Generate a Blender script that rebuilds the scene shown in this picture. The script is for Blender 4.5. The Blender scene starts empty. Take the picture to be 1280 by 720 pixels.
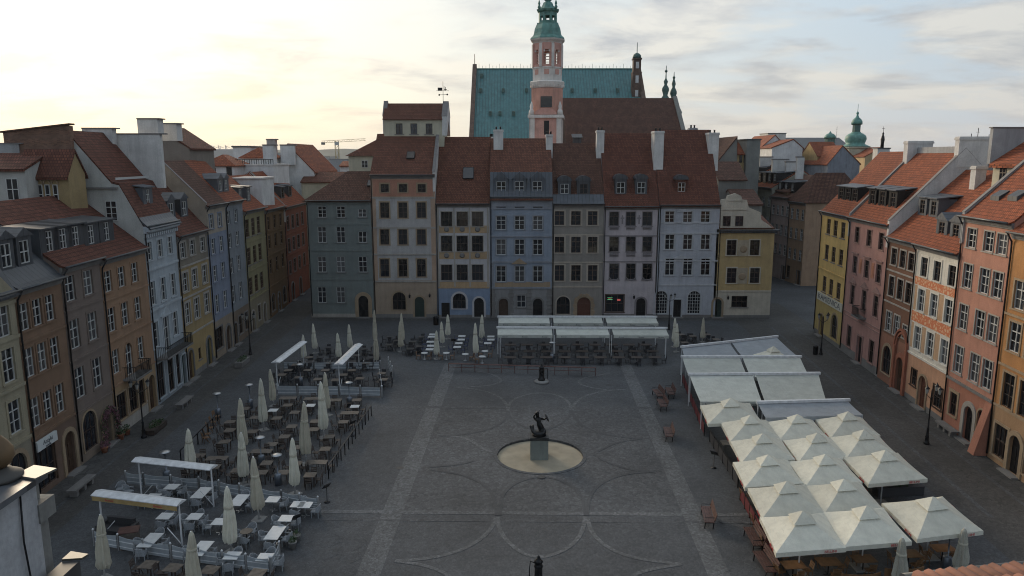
import bpy, bmesh, math, random
from math import radians as R, sin, cos, pi
from mathutils import Vector, Matrix
random.seed(11)
sc = bpy.context.scene
COL = sc.collection
# ---------------------------------------------------------------- camera
FPX = 920.0; PITCH = math.atan(164/920.0); HCAM = 22.0
cam_d = bpy.data.cameras.new('camera'); cam = bpy.data.objects.new('camera', cam_d); COL.objects.link(cam)
cam.location = (0, 0, HCAM); cam.rotation_euler = (pi/2 - PITCH, 0, 0)
cam_d.sensor_width = 36; cam_d.lens = FPX/1280*36; cam_d.clip_start = .2; cam_d.clip_end = 12000
sc.camera = cam
_ct, _st = cos(PITCH), sin(PITCH)
def ray(px, py):
    cx = (px-640)/FPX; cy = (360-py)/FPX
    return cx, _ct+cy*_st, -_st+cy*_ct
def G(px, py, z=0.0):                       # survey: a photo point at a known height -> ground plan
    d = ray(px, py); t = (z-HCAM)/d[2]; return d[0]*t, d[1]*t
def PY(px, py, y):                          # survey: a photo point at a known distance -> x, z
    d = ray(px, py); t = y/d[1]; return d[0]*t, HCAM+d[2]*t
def PX(px, py, x):
    d = ray(px, py); t = x/d[0]; return d[1]*t, HCAM+d[2]*t
# ---------------------------------------------------------------- materials
MATS = {}
def nmat(name):
    m = bpy.data.materials.new(name); m.use_nodes = True
    nt = m.node_tree; b = nt.nodes['Principled BSDF']
    return m, nt, b
def N(nt, t, **k):
    n = nt.nodes.new(t)
    for a, v in k.items():
        if a in n.inputs: n.inputs[a].default_value = v
        else: setattr(n, a, v)
    return n
def L(nt, a, ao, b, bi): nt.links.new(a.outputs[ao], b.inputs[bi])
def ramp(nt, p0, c0, p1, c1):
    r = nt.nodes.new('ShaderNodeValToRGB'); e = r.color_ramp.elements
    e[0].position = p0; e[0].color = c0; e[1].position = p1; e[1].color = c1; return r
def g4(v): return (v, v, v, 1)
def rgba(c): return (c[0], c[1], c[2], 1)
def simple(name, c, rough=.7, metal=0, var=.15, scale=3., bump=0.0, spec=.5):
    if name in MATS: return MATS[name]
    m, nt, b = nmat(name)
    tc = N(nt, 'ShaderNodeTexCoord'); no = N(nt, 'ShaderNodeTexNoise', Scale=scale, Detail=5.)
    L(nt, tc, 'Object', no, 'Vector')
    r = ramp(nt, .3, rgba([x*(1-var) for x in c]), .7, rgba([min(1, x*(1+var)) for x in c]))
    L(nt, no, 'Fac', r, 'Fac'); L(nt, r, 'Color', b, 'Base Color')
    b.inputs['Roughness'].default_value = rough; b.inputs['Metallic'].default_value = metal
    b.inputs['Specular IOR Level'].default_value = spec
    if bump:
        bp = N(nt, 'ShaderNodeBump', Strength=bump, Distance=.03); L(nt, no, 'Fac', bp, 'Height'); L(nt, bp, 'Normal', b, 'Normal')
    MATS[name] = m; return m
def plaster(name, c, dirt=.3):
    """painted lime render: patchy, with rain streaks and fine grain"""
    if name in MATS: return MATS[name]
    lu = .3*c[0]+.55*c[1]+.15*c[2]; c = [x+(lu-x)*.06 for x in c]
    m, nt, b = nmat(name)
    tc = N(nt, 'ShaderNodeTexCoord')
    n1 = N(nt, 'ShaderNodeTexNoise', Scale=.55, Detail=6., Roughness=.65); L(nt, tc, 'Object', n1, 'Vector')
    mp = N(nt, 'ShaderNodeMapping'); mp.inputs['Scale'].default_value = (1.6, 1.6, .16)
    L(nt, tc, 'Object', mp, 'Vector')
    n2 = N(nt, 'ShaderNodeTexNoise', Scale=1.3, Detail=5., Roughness=.7); L(nt, mp, 'Vector', n2, 'Vector')
    n3 = N(nt, 'ShaderNodeTexNoise', Scale=14., Detail=3.); L(nt, tc, 'Object', n3, 'Vector')
    r1 = ramp(nt, .3, rgba([x*.80 for x in c]), .72, rgba([min(.85, x*1.13) for x in c])); L(nt, n1, 'Fac', r1, 'Fac')
    d = [x*.45+.03 for x in c]
    r2 = ramp(nt, .47, g4(0), .74, g4(dirt*1.35)); L(nt, n2, 'Fac', r2, 'Fac')
    mx = N(nt, 'ShaderNodeMix', data_type='RGBA'); mx.inputs['B'].default_value = rgba(d)
    nt.links.new(r2.outputs['Color'], mx.inputs[0]); nt.links.new(r1.outputs['Color'], mx.inputs[6]); mx.inputs[7].default_value = rgba(d)
    r3 = ramp(nt, .25, g4(.86), .75, g4(1.08)); L(nt, n3, 'Fac', r3, 'Fac')
    mu = N(nt, 'ShaderNodeMix', data_type='RGBA', blend_type='MULTIPLY'); mu.inputs[0].default_value = 1
    nt.links.new(mx.outputs[2], mu.inputs[6]); nt.links.new(r3.outputs['Color'], mu.inputs[7])
    nt.links.new(mu.outputs[2], b.inputs['Base Color'])
    b.inputs['Roughness'].default_value = .9; b.inputs['Specular IOR Level'].default_value = .25
    bp = N(nt, 'ShaderNodeBump', Strength=.25, Distance=.03); L(nt, n3, 'Fac', bp, 'Height'); L(nt, bp, 'Normal', b, 'Normal')
    MATS[name] = m; return m
def tiles(name, c, c2=None, k=1.15):
    """overlapping clay tiles in courses, weathered in patches"""
    if name in MATS: return MATS[name]
    c2 = c2 or [x*.45 for x in c]
    m, nt, b = nmat(name)
    tc = N(nt, 'ShaderNodeTexCoord'); sp = N(nt, 'ShaderNodeSeparateXYZ'); L(nt, tc, 'Object', sp, 'Vector')
    ml = N(nt, 'ShaderNodeMath', operation='MULTIPLY'); ml.inputs[1].default_value = k; L(nt, sp, 'Z', ml, 0)
    y7 = N(nt, 'ShaderNodeMath', operation='MULTIPLY'); y7.inputs[1].default_value = .31; L(nt, sp, 'Y', y7, 0)
    ad = N(nt, 'ShaderNodeMath', operation='ADD'); L(nt, sp, 'X', ad, 0); L(nt, y7, 0, ad, 1)
    cb = N(nt, 'ShaderNodeCombineXYZ'); L(nt, ad, 0, cb, 'X'); L(nt, ml, 0, cb, 'Y')
    br = N(nt, 'ShaderNodeTexBrick'); L(nt, cb, 'Vector', br, 'Vector')
    br.inputs['Scale'].default_value = 1; br.inputs['Brick Width'].default_value = .22; br.inputs['Row Height'].default_value = .26
    br.inputs['Mortar Size'].default_value = .022; br.inputs['Bias'].default_value = -.1
    br.inputs['Color1'].default_value = rgba([x*1.25 for x in c]); br.inputs['Color2'].default_value = rgba([x*.7 for x in c]); br.inputs['Mortar'].default_value = rgba([x*.28 for x in c])
    n1 = N(nt, 'ShaderNodeTexNoise', Scale=.6, Detail=7., Roughness=.7); L(nt, tc, 'Object', n1, 'Vector')
    r1 = ramp(nt, .42, g4(0), .74, g4(.75)); L(nt, n1, 'Fac', r1, 'Fac')
    mx = N(nt, 'ShaderNodeMix', data_type='RGBA'); nt.links.new(r1.outputs['Color'], mx.inputs[0])
    nt.links.new(br.outputs['Color'], mx.inputs[6]); mx.inputs[7].default_value = rgba(c2)
    nt.links.new(mx.outputs[2], b.inputs['Base Color'])
    b.inputs['Roughness'].default_value = .85; b.inputs['Specular IOR Level'].default_value = .3
    bp = N(nt, 'ShaderNodeBump', Strength=.6, Distance=.05); L(nt, br, 'Fac', bp, 'Height'); bp.invert = True; L(nt, bp, 'Normal', b, 'Normal')
    MATS[name] = m; return m
def brick(name, c, mort, w=.28, h=.09, size=.012, off=.5, var=.3):
    if name in MATS: return MATS[name]
    m, nt, b = nmat(name)
    tc = N(nt, 'ShaderNodeTexCoord'); sp = N(nt, 'ShaderNodeSeparateXYZ'); L(nt, tc, 'Object', sp, 'Vector')
    ad = N(nt, 'ShaderNodeMath', operation='ADD'); L(nt, sp, 'X', ad, 0); L(nt, sp, 'Y', ad, 1)
    cb = N(nt, 'ShaderNodeCombineXYZ'); L(nt, ad, 0, cb, 'X'); L(nt, sp, 'Z', cb, 'Y')
    br = N(nt, 'ShaderNodeTexBrick'); br.offset = off; L(nt, cb, 'Vector', br, 'Vector')
    br.inputs['Scale'].default_value = 1; br.inputs['Brick Width'].default_value = w; br.inputs['Row Height'].default_value = h; br.inputs['Mortar Size'].default_value = size
    br.inputs['Color1'].default_value = rgba([x*(1+var) for x in c]); br.inputs['Color2'].default_value = rgba([x*(1-var) for x in c]); br.inputs['Mortar'].default_value = rgba(mort)
    n1 = N(nt, 'ShaderNodeTexNoise', Scale=.8, Detail=6.); L(nt, tc, 'Object', n1, 'Vector')
    r1 = ramp(nt, .3, g4(.7), .75, g4(1.15)); L(nt, n1, 'Fac', r1, 'Fac')
    mu = N(nt, 'ShaderNodeMix', data_type='RGBA', blend_type='MULTIPLY'); mu.inputs[0].default_value = 1
    nt.links.new(br.outputs['Color'], mu.inputs[6]); nt.links.new(r1.outputs['Color'], mu.inputs[7])
    nt.links.new(mu.outputs[2], b.inputs['Base Color']); b.inputs['Roughness'].default_value = .9
    bp = N(nt, 'ShaderNodeBump', Strength=.4, Distance=.02); L(nt, br, 'Fac', bp, 'Height'); bp.invert = True; L(nt, bp, 'Normal', b, 'Normal')
    MATS[name] = m; return m
def seam(name, c, w=.6, axis='X', rough=.5):
    """sheet metal with standing seams"""
    if name in MATS: return MATS[name]
    m, nt, b = nmat(name)
    tc = N(nt, 'ShaderNodeTexCoord'); sp = N(nt, 'ShaderNodeSeparateXYZ'); L(nt, tc, 'Object', sp, 'Vector')
    mo = N(nt, 'ShaderNodeMath', operation='PINGPONG'); mo.inputs[1].default_value = w/2; L(nt, sp, axis, mo, 0)
    gt = N(nt, 'ShaderNodeMath', operation='LESS_THAN'); gt.inputs[1].default_value = w*.07; L(nt, mo, 0, gt, 0)
    mp = N(nt, 'ShaderNodeMapping'); mp.inputs['Scale'].default_value = (1, 1, .15); L(nt, tc, 'Object', mp, 'Vector')
    n1 = N(nt, 'ShaderNodeTexNoise', Scale=1.1, Detail=6., Roughness=.7); L(nt, mp, 'Vector', n1, 'Vector')
    r1 = ramp(nt, .3, rgba([x*.7 for x in c]), .72, rgba([x*1.25 for x in c])); L(nt, n1, 'Fac', r1, 'Fac')
    mx = N(nt, 'ShaderNodeMix', data_type='RGBA'); L(nt, gt, 0, mx, 0); nt.links.new(r1.outputs['Color'], mx.inputs[6]); mx.inputs[7].default_value = rgba([x*.5 for x in c])
    nt.links.new(mx.outputs[2], b.inputs['Base Color']); b.inputs['Roughness'].default_value = rough
    bp = N(nt, 'ShaderNodeBump', Strength=.6, Distance=.04); L(nt, gt, 0, bp, 'Height'); L(nt, bp, 'Normal', b, 'Normal')
    MATS[name] = m; return m
def glassy(name, c, rough=.06):
    if name in MATS: return MATS[name]
    m, nt, b = nmat(name)
    tc = N(nt, 'ShaderNodeTexCoord'); gi = N(nt, 'ShaderNodeObjectInfo')
    no = N(nt, 'ShaderNodeTexNoise', Scale=1.2, Detail=2.); L(nt, tc, 'Object', no, 'Vector')
    r = ramp(nt, 0, rgba([x*.4 for x in c]), 1, rgba([x*1.9 for x in c])); L(nt, gi, 'Random', r, 'Fac'); L(nt, r, 'Color', b, 'Base Color')
    b.inputs['Roughness'].default_value = rough; b.inputs['Specular IOR Level'].default_value = .6
    bp = N(nt, 'ShaderNodeBump', Strength=.08, Distance=.05); L(nt, no, 'Fac', bp, 'Height'); L(nt, bp, 'Normal', b, 'Normal')
    MATS[name] = m; return m
def cloth(name, c, tr=.3):
    """canvas: a little light comes through, soft creases and dirt"""
    if name in MATS: return MATS[name]
    m, nt, b = nmat(name); out = nt.nodes['Material Output']
    tc = N(nt, 'ShaderNodeTexCoord'); n1 = N(nt, 'ShaderNodeTexNoise', Scale=1.3, Detail=6., Roughness=.65); L(nt, tc, 'Object', n1, 'Vector'); gi = N(nt, 'ShaderNodeObjectInfo')
    mp = N(nt, 'ShaderNodeMapping'); mp.inputs['Scale'].default_value = (2.2, .7, 1); L(nt, tc, 'Object', mp, 'Vector'); n2 = N(nt, 'ShaderNodeTexNoise', Scale=2.6, Detail=3., Distortion=1.2); L(nt, mp, 'Vector', n2, 'Vector')
    r = ramp(nt, .3, rgba([x*.80 for x in c]), .66, rgba(c)); L(nt, n1, 'Fac', r, 'Fac')
    r2 = ramp(nt, 0, g4(.86), 1, g4(1.04)); L(nt, gi, 'Random', r2, 'Fac')
    mu = N(nt, 'ShaderNodeMix', data_type='RGBA', blend_type='MULTIPLY'); mu.inputs[0].default_value = 1; nt.links.new(r.outputs['Color'], mu.inputs[6]); nt.links.new(r2.outputs['Color'], mu.inputs[7]); nt.links.new(mu.outputs[2], b.inputs['Base Color'])
    b.inputs['Roughness'].default_value = .85; b.inputs['Specular IOR Level'].default_value = .2
    bp = N(nt, 'ShaderNodeBump', Strength=.55, Distance=.12); L(nt, n2, 'Fac', bp, 'Height'); L(nt, bp, 'Normal', b, 'Normal')
    tl = N(nt, 'ShaderNodeBsdfTranslucent'); nt.links.new(mu.outputs[2], tl.inputs['Color']); ms = N(nt, 'ShaderNodeMixShader'); ms.inputs[0].default_value = tr
    nt.links.new(b.outputs[0], ms.inputs[1]); nt.links.new(tl.outputs[0], ms.inputs[2]); nt.links.new(ms.outputs[0], out.inputs['Surface'])
    MATS[name] = m; return m
def emit(name, c, s):
    if name in MATS: return MATS[name]
    m, nt, b = nmat(name); b.inputs['Base Color'].default_value = rgba(c); b.inputs['Emission Color'].default_value = rgba(c); b.inputs['Emission Strength'].default_value = s
    MATS[name] = m; return m
# ---------------------------------------------------------------- mesh builder
class MB:
    def __init__(s): s.v = []; s.f = []; s.m = []; s.sm = []
    def face(s, pts, mi=0, smooth=False):
        i = len(s.v); s.v += [tuple(p) for p in pts]; s.f.append(list(range(i, i+len(pts)))); s.m.append(mi); s.sm.append(smooth)
    def box(s, x0, x1, y0, y1, z0, z1, mi=0):
        i = len(s.v)
        s.v += [(x0,y0,z0),(x1,y0,z0),(x1,y1,z0),(x0,y1,z0),(x0,y0,z1),(x1,y0,z1),(x1,y1,z1),(x0,y1,z1)]
        for q in ((0,3,2,1),(4,5,6,7),(0,1,5,4),(1,2,6,5),(2,3,7,6),(3,0,4,7)):
            s.f.append([i+k for k in q]); s.m.append(mi); s.sm.append(False)
        return s
    def obox(s, c, ax, ay, az, mi=0):         # oriented box: centre + three half vectors
        c, ax, ay, az = map(Vector, (c, ax, ay, az)); i = len(s.v)
        for sz in (-1, 1):
            for sx, sy in ((-1,-1),(1,-1),(1,1),(-1,1)): s.v.append(tuple(c+ax*sx+ay*sy+az*sz))
        for q in ((0,3,2,1),(4,5,6,7),(0,1,5,4),(1,2,6,5),(2,3,7,6),(3,0,4,7)):
            s.f.append([i+k for k in q]); s.m.append(mi); s.sm.append(False)
        return s
    def bar(s, p, q, w, h=None, mi=0):        # square bar from p to q
        p, q = Vector(p), Vector(q); d = q-p; l = d.length; d.normalize()
        up = Vector((0,0,1)) if abs(d.z) < .95 else Vector((0,1,0))
        a = d.cross(up).normalized(); b = a.cross(d)
        return s.obox((p+q)/2, d*(l/2), a*(w/2), b*((h or w)/2), mi)
    def prism(s, poly, x0, x1, mi=0, mcap=None):   # poly in (y,z), extruded along x
        n = len(poly); i = len(s.v)
        s.v += [(x0, p[0], p[1]) for p in poly]+[(x1, p[0], p[1]) for p in poly]
        for k in range(n):
            k2 = (k+1) % n; s.f.append([i+k, i+k2, i+n+k2, i+n+k]); s.m.append(mi); s.sm.append(False)
        mc = mi if mcap is None else mcap
        s.f.append([i+k for k in range(n)][::-1]); s.f.append([i+n+k for k in range(n)]); s.m += [mc, mc]; s.sm += [False, False]
        return s
    def plate(s, poly, y0, y1, mi=0):         # poly in (x,z), thick in y
        n = len(poly); i = len(s.v)
        s.v += [(p[0], y0, p[1]) for p in poly]+[(p[0], y1, p[1]) for p in poly]
        for k in range(n):
            k2 = (k+1) % n; s.f.append([i+k, i+k2, i+n+k2, i+n+k][::-1]); s.m.append(mi); s.sm.append(False)
        s.f.append([i+k for k in range(n)]); s.f.append([i+n+k for k in range(n)][::-1]); s.m += [mi, mi]; s.sm += [False, False]
        return s
    def slab(s, poly, z0, z1, mi=0):          # poly in (x,y), thick in z
        n = len(poly); i = len(s.v)
        s.v += [(p[0], p[1], z0) for p in poly]+[(p[0], p[1], z1) for p in poly]
        for k in range(n):
            k2 = (k+1) % n; s.f.append([i+k, i+k2, i+n+k2, i+n+k]); s.m.append(mi); s.sm.append(False)
        s.f.append([i+k for k in range(n)][::-1]); s.f.append([i+n+k for k in range(n)]); s.m += [mi, mi]; s.sm += [False, False]
        return s
    def lathe(s, prof, c=(0,0,0), n=12, mi=0, smooth=True, rot=0.0, fl=0.0, cap=True):   # prof: (r,z); fl: fluting
        i = len(s.v); cx, cy, cz = c
        for (r, z) in prof:
            for k in range(n):
                a = 2*pi*k/n+rot; rr = r*(1-fl*(k % 2)); s.v.append((cx+rr*cos(a), cy+rr*sin(a), cz+z))
        for j in range(len(prof)-1):
            for k in range(n):
                k2 = (k+1) % n; s.f.append([i+j*n+k, i+j*n+k2, i+(j+1)*n+k2, i+(j+1)*n+k]); s.m.append(mi); s.sm.append(smooth)
        if cap:
            s.f.append([i+k for k in range(n)][::-1]); j = (len(prof)-1)*n; s.f.append([i+j+k for k in range(n)]); s.m += [mi, mi]; s.sm += [False, False]
        return s
    def tube(s, pts, r, n=6, mi=0, r1=None):
        pts = [Vector(p) for p in pts]; i = len(s.v); m = len(pts)
        for j, p in enumerate(pts):
            d = (pts[min(j+1, m-1)]-pts[max(j-1, 0)]).normalized()
            up = Vector((0,0,1)) if abs(d.z) < .9 else Vector((0,1,0))
            a = d.cross(up).normalized(); b = d.cross(a); rr = r if r1 is None else r+(r1-r)*j/max(1, m-1)
            for k in range(n):
                t = 2*pi*k/n; s.v.append(tuple(p+a*(rr*cos(t))+b*(rr*sin(t))))
        for j in range(m-1):
            for k in range(n):
                k2 = (k+1) % n; s.f.append([i+j*n+k, i+j*n+k2, i+(j+1)*n+k2, i+(j+1)*n+k]); s.m.append(mi); s.sm.append(True)
        s.f.append([i+k for k in range(n)]); s.f.append([i+(m-1)*n+k for k in range(n)][::-1]); s.m += [mi, mi]; s.sm += [False, False]
        return s
    def ball(s, c, r, n=8, mi=0, sz=1.0):
        return s.lathe([(r*sin(pi*k/n)+1e-4, -r*sz*cos(pi*k/n)) for k in range(n+1)], c, n+2, mi)
    def mesh(s, name, mats):
        me = bpy.data.meshes.new(name); me.from_pydata(s.v, [], s.f)
        for m in mats: me.materials.append(m)
        me.polygons.foreach_set('material_index', s.m); me.polygons.foreach_set('use_smooth', s.sm)
        me.update(); bm = bmesh.new(); bm.from_mesh(me); bmesh.ops.recalc_face_normals(bm, faces=bm.faces); bm.to_mesh(me); bm.free()
        return me
    def build(s, name, mats, parent=None, loc=None, rz=None):
        return link(name, s.mesh(name, mats if isinstance(mats, (list, tuple)) else [mats]), parent, loc, rz)
def link(name, me, parent=None, loc=None, rz=None):
    o = bpy.data.objects.new(name, me); COL.objects.link(o)
    if parent is not None: o.parent = parent
    if loc is not None: o.location = loc
    if rz is not None: o.rotation_euler = (0, 0, rz)
    return o
def tag(o, label, cat, group=None):
    o['label'] = label; o['category'] = cat
    if group: o['group'] = group
    return o
def thing(name, label, cat, loc=(0,0,0), rz=0.0, group=None):
    o = bpy.data.objects.new(name, None); COL.objects.link(o); o.location = loc; o.rotation_euler = (0, 0, rz)
    o.empty_display_size = .3
    return tag(o, label, cat, group)
def struct(name, mb, mats, kind='structure'):
    o = mb.build(name, mats); o['kind'] = kind; return o
KIDS = {}
def kids(o):
    if o.name not in KIDS: KIDS[o.name] = [c for c in o.children]
    return KIDS[o.name]
def dup(o, loc, rz=0.0, label=None, group=None, tilt=(0, 0), sz=1.0):
    def cp(a, par):
        c = a.copy(); COL.objects.link(c)
        if par is not None: c.parent = par
        for ch in kids(a): cp(ch, c)
        return c
    r = cp(o, None); r.location = loc; r.rotation_euler = (tilt[0], tilt[1], rz); r.scale = (1, 1, sz)
    if label: r['label'] = label
    if group: r['group'] = group
    return r
def place(o, loc, rz=0.0, label=None, tilt=(0, 0), sz=1.0):
    o.location = loc; o.rotation_euler = (tilt[0], tilt[1], rz); o.scale = (1, 1, sz)
    if label: o['label'] = label
    return o

# ---------------------------------------------------------------- palette
WHITE = simple('white_joinery', (.47,.47,.455), .5, var=.06)
DARKW = simple('dark_joinery', (.05,.032,.024), .5, var=.2)
BRNW = simple('brown_joinery', (.11,.07,.045), .55, var=.2)
GLASS = glassy('window_glass', (.012,.014,.018)); GLASSL = glassy('curtained_glass', (.06,.06,.062), .15)
WOOD = simple('door_wood', (.055,.03,.018), .5, var=.3, scale=6); WOODG = simple('door_green', (.012,.03,.025), .5); WOODR = simple('door_red_brown', (.10,.035,.02), .5)
STONE = plaster('pale_stone', (.36,.33,.29), .4); STONED = plaster('grey_stone', (.20,.19,.18), .4); SAND = plaster('sandstone', (.34,.25,.16), .35)
FIREW = plaster('firewall_render', (.62,.60,.57), .35); FIREG = plaster('grey_firewall', (.36,.36,.36), .5)
LEAD = seam('lead_sheet', (.055,.06,.068), .5); LEADB = seam('blue_grey_sheet', (.075,.085,.10), .5); ZINC = simple('zinc_gutter', (.07,.075,.08), .45, .3)
TILE = tiles('weathered_tiles', (.15,.060,.038)); TILEB = tiles('brown_tiles', (.115,.055,.038)); TILER = tiles('red_tiles', (.27,.076,.033), (.16,.05,.029))
TILEL = tiles('dark_red_tiles', (.138,.052,.034))
IRON = simple('black_iron', (.012,.012,.014), .45, .4, var=.3)
CAPM = simple('wall_cap', (.16,.15,.145), .7)
_wc = {}
def winmesh(w, h, cols, rows, fm, t=.058):
    k = ('f', round(w,2), round(h,2), cols, rows, fm.name)
    if k not in _wc:
        b = MB(); x = w/2
        b.box(-x, -x+t, 0, .07, 0, h); b.box(x-t, x, 0, .07, 0, h); b.box(-x+t, x-t, 0, .07, 0, t); b.box(-x+t, x-t, 0, .07, h-t, h)
        for i in range(1, cols):
            cx = -x+w*i/cols; m = .036 if (cols == 2 or i == cols/2) else .02
            b.box(cx-m, cx+m, .004, .066, t, h-t)
        for j in range(1, rows):
            cz = h*j/rows if rows != 3 else (h*.36, h*.68)[j-1]
            m = .034 if j == rows-1 else .016
            b.box(-x+t, x-t, .008, .06, cz-m, cz+m)
        _wc[k] = b.mesh('window', [fm])
    return _wc[k]
def panemesh(w, h, gm):
    k = ('p', round(w,2), round(h,2), gm.name)
    if k not in _wc:
        b = MB(); b.box(-w/2+.03, w/2-.03, -.012, .012, .03, h-.03); _wc[k] = b.mesh('pane', [gm])
    return _wc[k]
def ringmesh(w, h, arch, sm, t=.14, proud=.06):
    k = ('s', round(w,2), round(h,2), arch, sm.name, t, proud)
    if k not in _wc:
        b = MB(); x = w/2
        if arch:
            r = x; zs = h-r; n = 10
            b.box(-x-t, -x, -proud, .02, 0, zs); b.box(x, x+t, -proud, .02, 0, zs)
            for i in range(n):
                a0, a1 = pi*i/n, pi*(i+1)/n
                b.plate([(r*cos(a0), zs+r*sin(a0)), ((r+t)*cos(a0), zs+(r+t)*sin(a0)), ((r+t)*cos(a1), zs+(r+t)*sin(a1)), (r*cos(a1), zs+r*sin(a1))], -proud, .02)
        else:
            b.box(-x-t, -x, -proud, .02, 0, h); b.box(x, x+t, -proud, .02, 0, h); b.box(-x-t, x+t, -proud, .02, h, h+t)
        _wc[k] = b.mesh('surround', [sm])
    return _wc[k]
def boxmesh(key, dims, m):
    k = ('b', key)+tuple(round(d,3) for d in dims)+(m.name,)
    if k not in _wc:
        b = MB(); b.box(*dims); _wc[k] = b.mesh(key, [m])
    return _wc[k]
def doormesh(w, h, m):
    k = ('d', round(w,2), round(h,2), m.name)
    if k not in _wc:
        b = MB(); b.box(-w/2, w/2, .03, .09, 0, h)
        for sx in (-1, 1):
            for z0, z1 in ((.12, h*.3), (h*.35, h*.68)):
                b.box(*sorted((sx*w*.07, sx*w*.43)), 0, .03, z0, z1)
        _wc[k] = b.mesh('door', [m])
    return _wc[k]
def op(x, zc, w, h, kind='W', arch=False, sur=STONE, sill=True, t=.14, door=None):
    return dict(x=x, z0=zc-h/2, w=w, h=h, kind=kind, arch=arch, sur=sur, sill=sill, t=t, door=door)
def dr(x, w, h, m=WOOD, arch=True, sur=STONE, t=.2, z0=.05):
    return dict(x=x, z0=z0, w=w, h=h, kind='door', arch=arch, sur=sur, sill=False, t=t, door=m)
def win_grid(xs, rows, w, kind='W', sur=STONE, t=.14):
    return [op(x, zc, w, h, kind, False, sur, True, t) for (zc, h) in rows for x in xs]
def put_opening(o, par, y=.16):
    x, z0, w, h = o['x'], o['z0'], o['w'], o['h']; rng = random.random
    if o['kind'] == 'door':
        d = link('door', doormesh(w, h, o['door']), par, (x, y, z0))
        link('step', boxmesh('step', (-w/2-.25, w/2+.25, -.55-y, -y-.004, -z0+.004, .12-z0), STONED), d)
        if o['sur']: link('surround', ringmesh(w, h, o['arch'], o['sur'], o['t'], .09), d, (0, -y, 0))
        return d
    spec = {'W': (2,3,WHITE), 'w': (2,2,WHITE), 'D': (2,3,DARKW), 'd': (2,2,DARKW), 'N': (2,4,WHITE), 'B': (3,4,BRNW), 'S': (3,2,DARKW), 'G': (5,7,WHITE), 'L': (2,3,BRNW)}[o['kind']]
    f = link('window', winmesh(w, h, spec[0], spec[1], spec[2]), par, (x, y-.075, z0))
    gm = GLASSL if (o['kind'] in 'WwN' and rng() < .3) else GLASS
    p = link('pane', panemesh(w, h, gm), f, (0, .085, 0)); p.rotation_euler = ((rng()-.5)*.035, 0, (rng()-.5)*.05)
    if o['sur']: link('surround', ringmesh(w, h, o['arch'], o['sur'], o['t'], .05), f, (0, .075-y, 0))
    if o['sill']: link('sill', boxmesh('sill', (-w/2-.2, w/2+.2, -.1, .06, -.1, -.003), o['sur'] or STONED), f, (0, .075-y, 0))
    return f
def facade_mb(mb, W, ze, ops, bands, rev=.2, x0=0.0):
    def zone(z):
        for (a, b2, mi) in bands:
            if a <= z < b2: return mi
        return bands[-1][2]
    xs = sorted(set([x0, W]+[round(o['x']-o['w']/2, 3) for o in ops]+[round(o['x']+o['w']/2, 3) for o in ops]))
    zs = sorted(set([0, ze]+[round(o['z0'], 3) for o in ops]+[round(o['z0']+o['h'], 3) for o in ops]+[b[0] for b in bands if 0 < b[0] < ze]))
    for i in range(len(xs)-1):
        for j in range(len(zs)-1):
            xm, zm = (xs[i]+xs[i+1])/2, (zs[j]+zs[j+1])/2
            if any(abs(xm-o['x']) < o['w']/2 and o['z0'] < zm < o['z0']+o['h'] for o in ops): continue
            mb.face([(xs[i],0,zs[j]),(xs[i+1],0,zs[j]),(xs[i+1],0,zs[j+1]),(xs[i],0,zs[j+1])], zone(zm))
    for o in ops:
        a, b, z0, z1 = o['x']-o['w']/2, o['x']+o['w']/2, o['z0'], o['z0']+o['h']; mi = zone((z0+z1)/2)
        mb.face([(a,0,z0),(a,rev,z0),(a,rev,z1),(a,0,z1)], mi); mb.face([(b,0,z0),(b,rev,z0),(b,rev,z1),(b,0,z1)], mi)
        mb.face([(a,0,z0),(b,0,z0),(b,rev,z0),(a,rev,z0)], mi); mb.face([(a,0,z1),(b,0,z1),(b,rev,z1),(a,rev,z1)], mi)
        if o['arch']:
            r = o['w']/2; zc = z1-r; n = 10; p = [(o['x']+r*cos(pi*k/n), zc+r*sin(pi*k/n)) for k in range(n+1)]
            for k in range(n):
                (xa, za), (xb, zb) = p[k], p[k+1]
                mb.face([(xa,0,za),(xa,0,z1),(xb,0,z1),(xb,0,zb)], mi)
                mb.face([(xa,0,za),(xb,0,zb),(xb,rev,zb),(xa,rev,za)], mi)
def prof_z(prof, y):
    for (a, za), (b, zb) in zip(prof, prof[1:]):
        if a <= y <= b: return za+(zb-za)*(y-a)/(b-a+1e-9)
    return prof[-1][1] if y > prof[-1][0] else prof[0][1]
def prof_y(prof, z):
    for (a, za), (b, zb) in zip(prof, prof[1:]):
        if za <= z <= zb and zb > za: return a+(b-a)*(z-za)/(zb-za)
    return prof[0][0]
def roof_mb(prof, x0, x1, over=.42, th=.2):
    (ya, za), (yb, zb) = prof[0], prof[1]; k = (zb-za)/(yb-ya)
    top = [(ya-over, za-over*k*.55+th)]+[(ya, za+th)]+[(y, z+th) for y, z in prof[1:]]
    bot = [(ya-over, za-over*k*.55+th-.09), (ya-.02, za+.012)]+[(y, z+.012) for y, z in prof[1:]]
    return MB().prism(top+bot[::-1], x0, x1)
def firewall(par, x, prof, up=.55, th=.34, mat=None, y0=-.15, y1=None):
    y1 = prof[-1][0] if y1 is None else y1
    pts = [(max(y, y0), z) for y, z in prof if y <= y1]
    pts[0] = (y0, pts[0][1])
    if pts[-1][0] < y1: pts.append((y1, prof_z(prof, y1)))
    top = [(y, z+up) for y, z in pts]; bot = [(y, z-2.2) for y, z in pts]
    b = MB().prism(top+bot[::-1], x-th/2, x+th/2)
    o = b.build('firewall', mat or FIREW, par)
    cap = MB().prism([(y-.03, z+.055) for y, z in top]+[(y-.03, z+.003) for y, z in top][::-1], x-th/2-.05, x+th/2+.05)
    cap.build('coping', CAPM, o); return o
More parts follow.
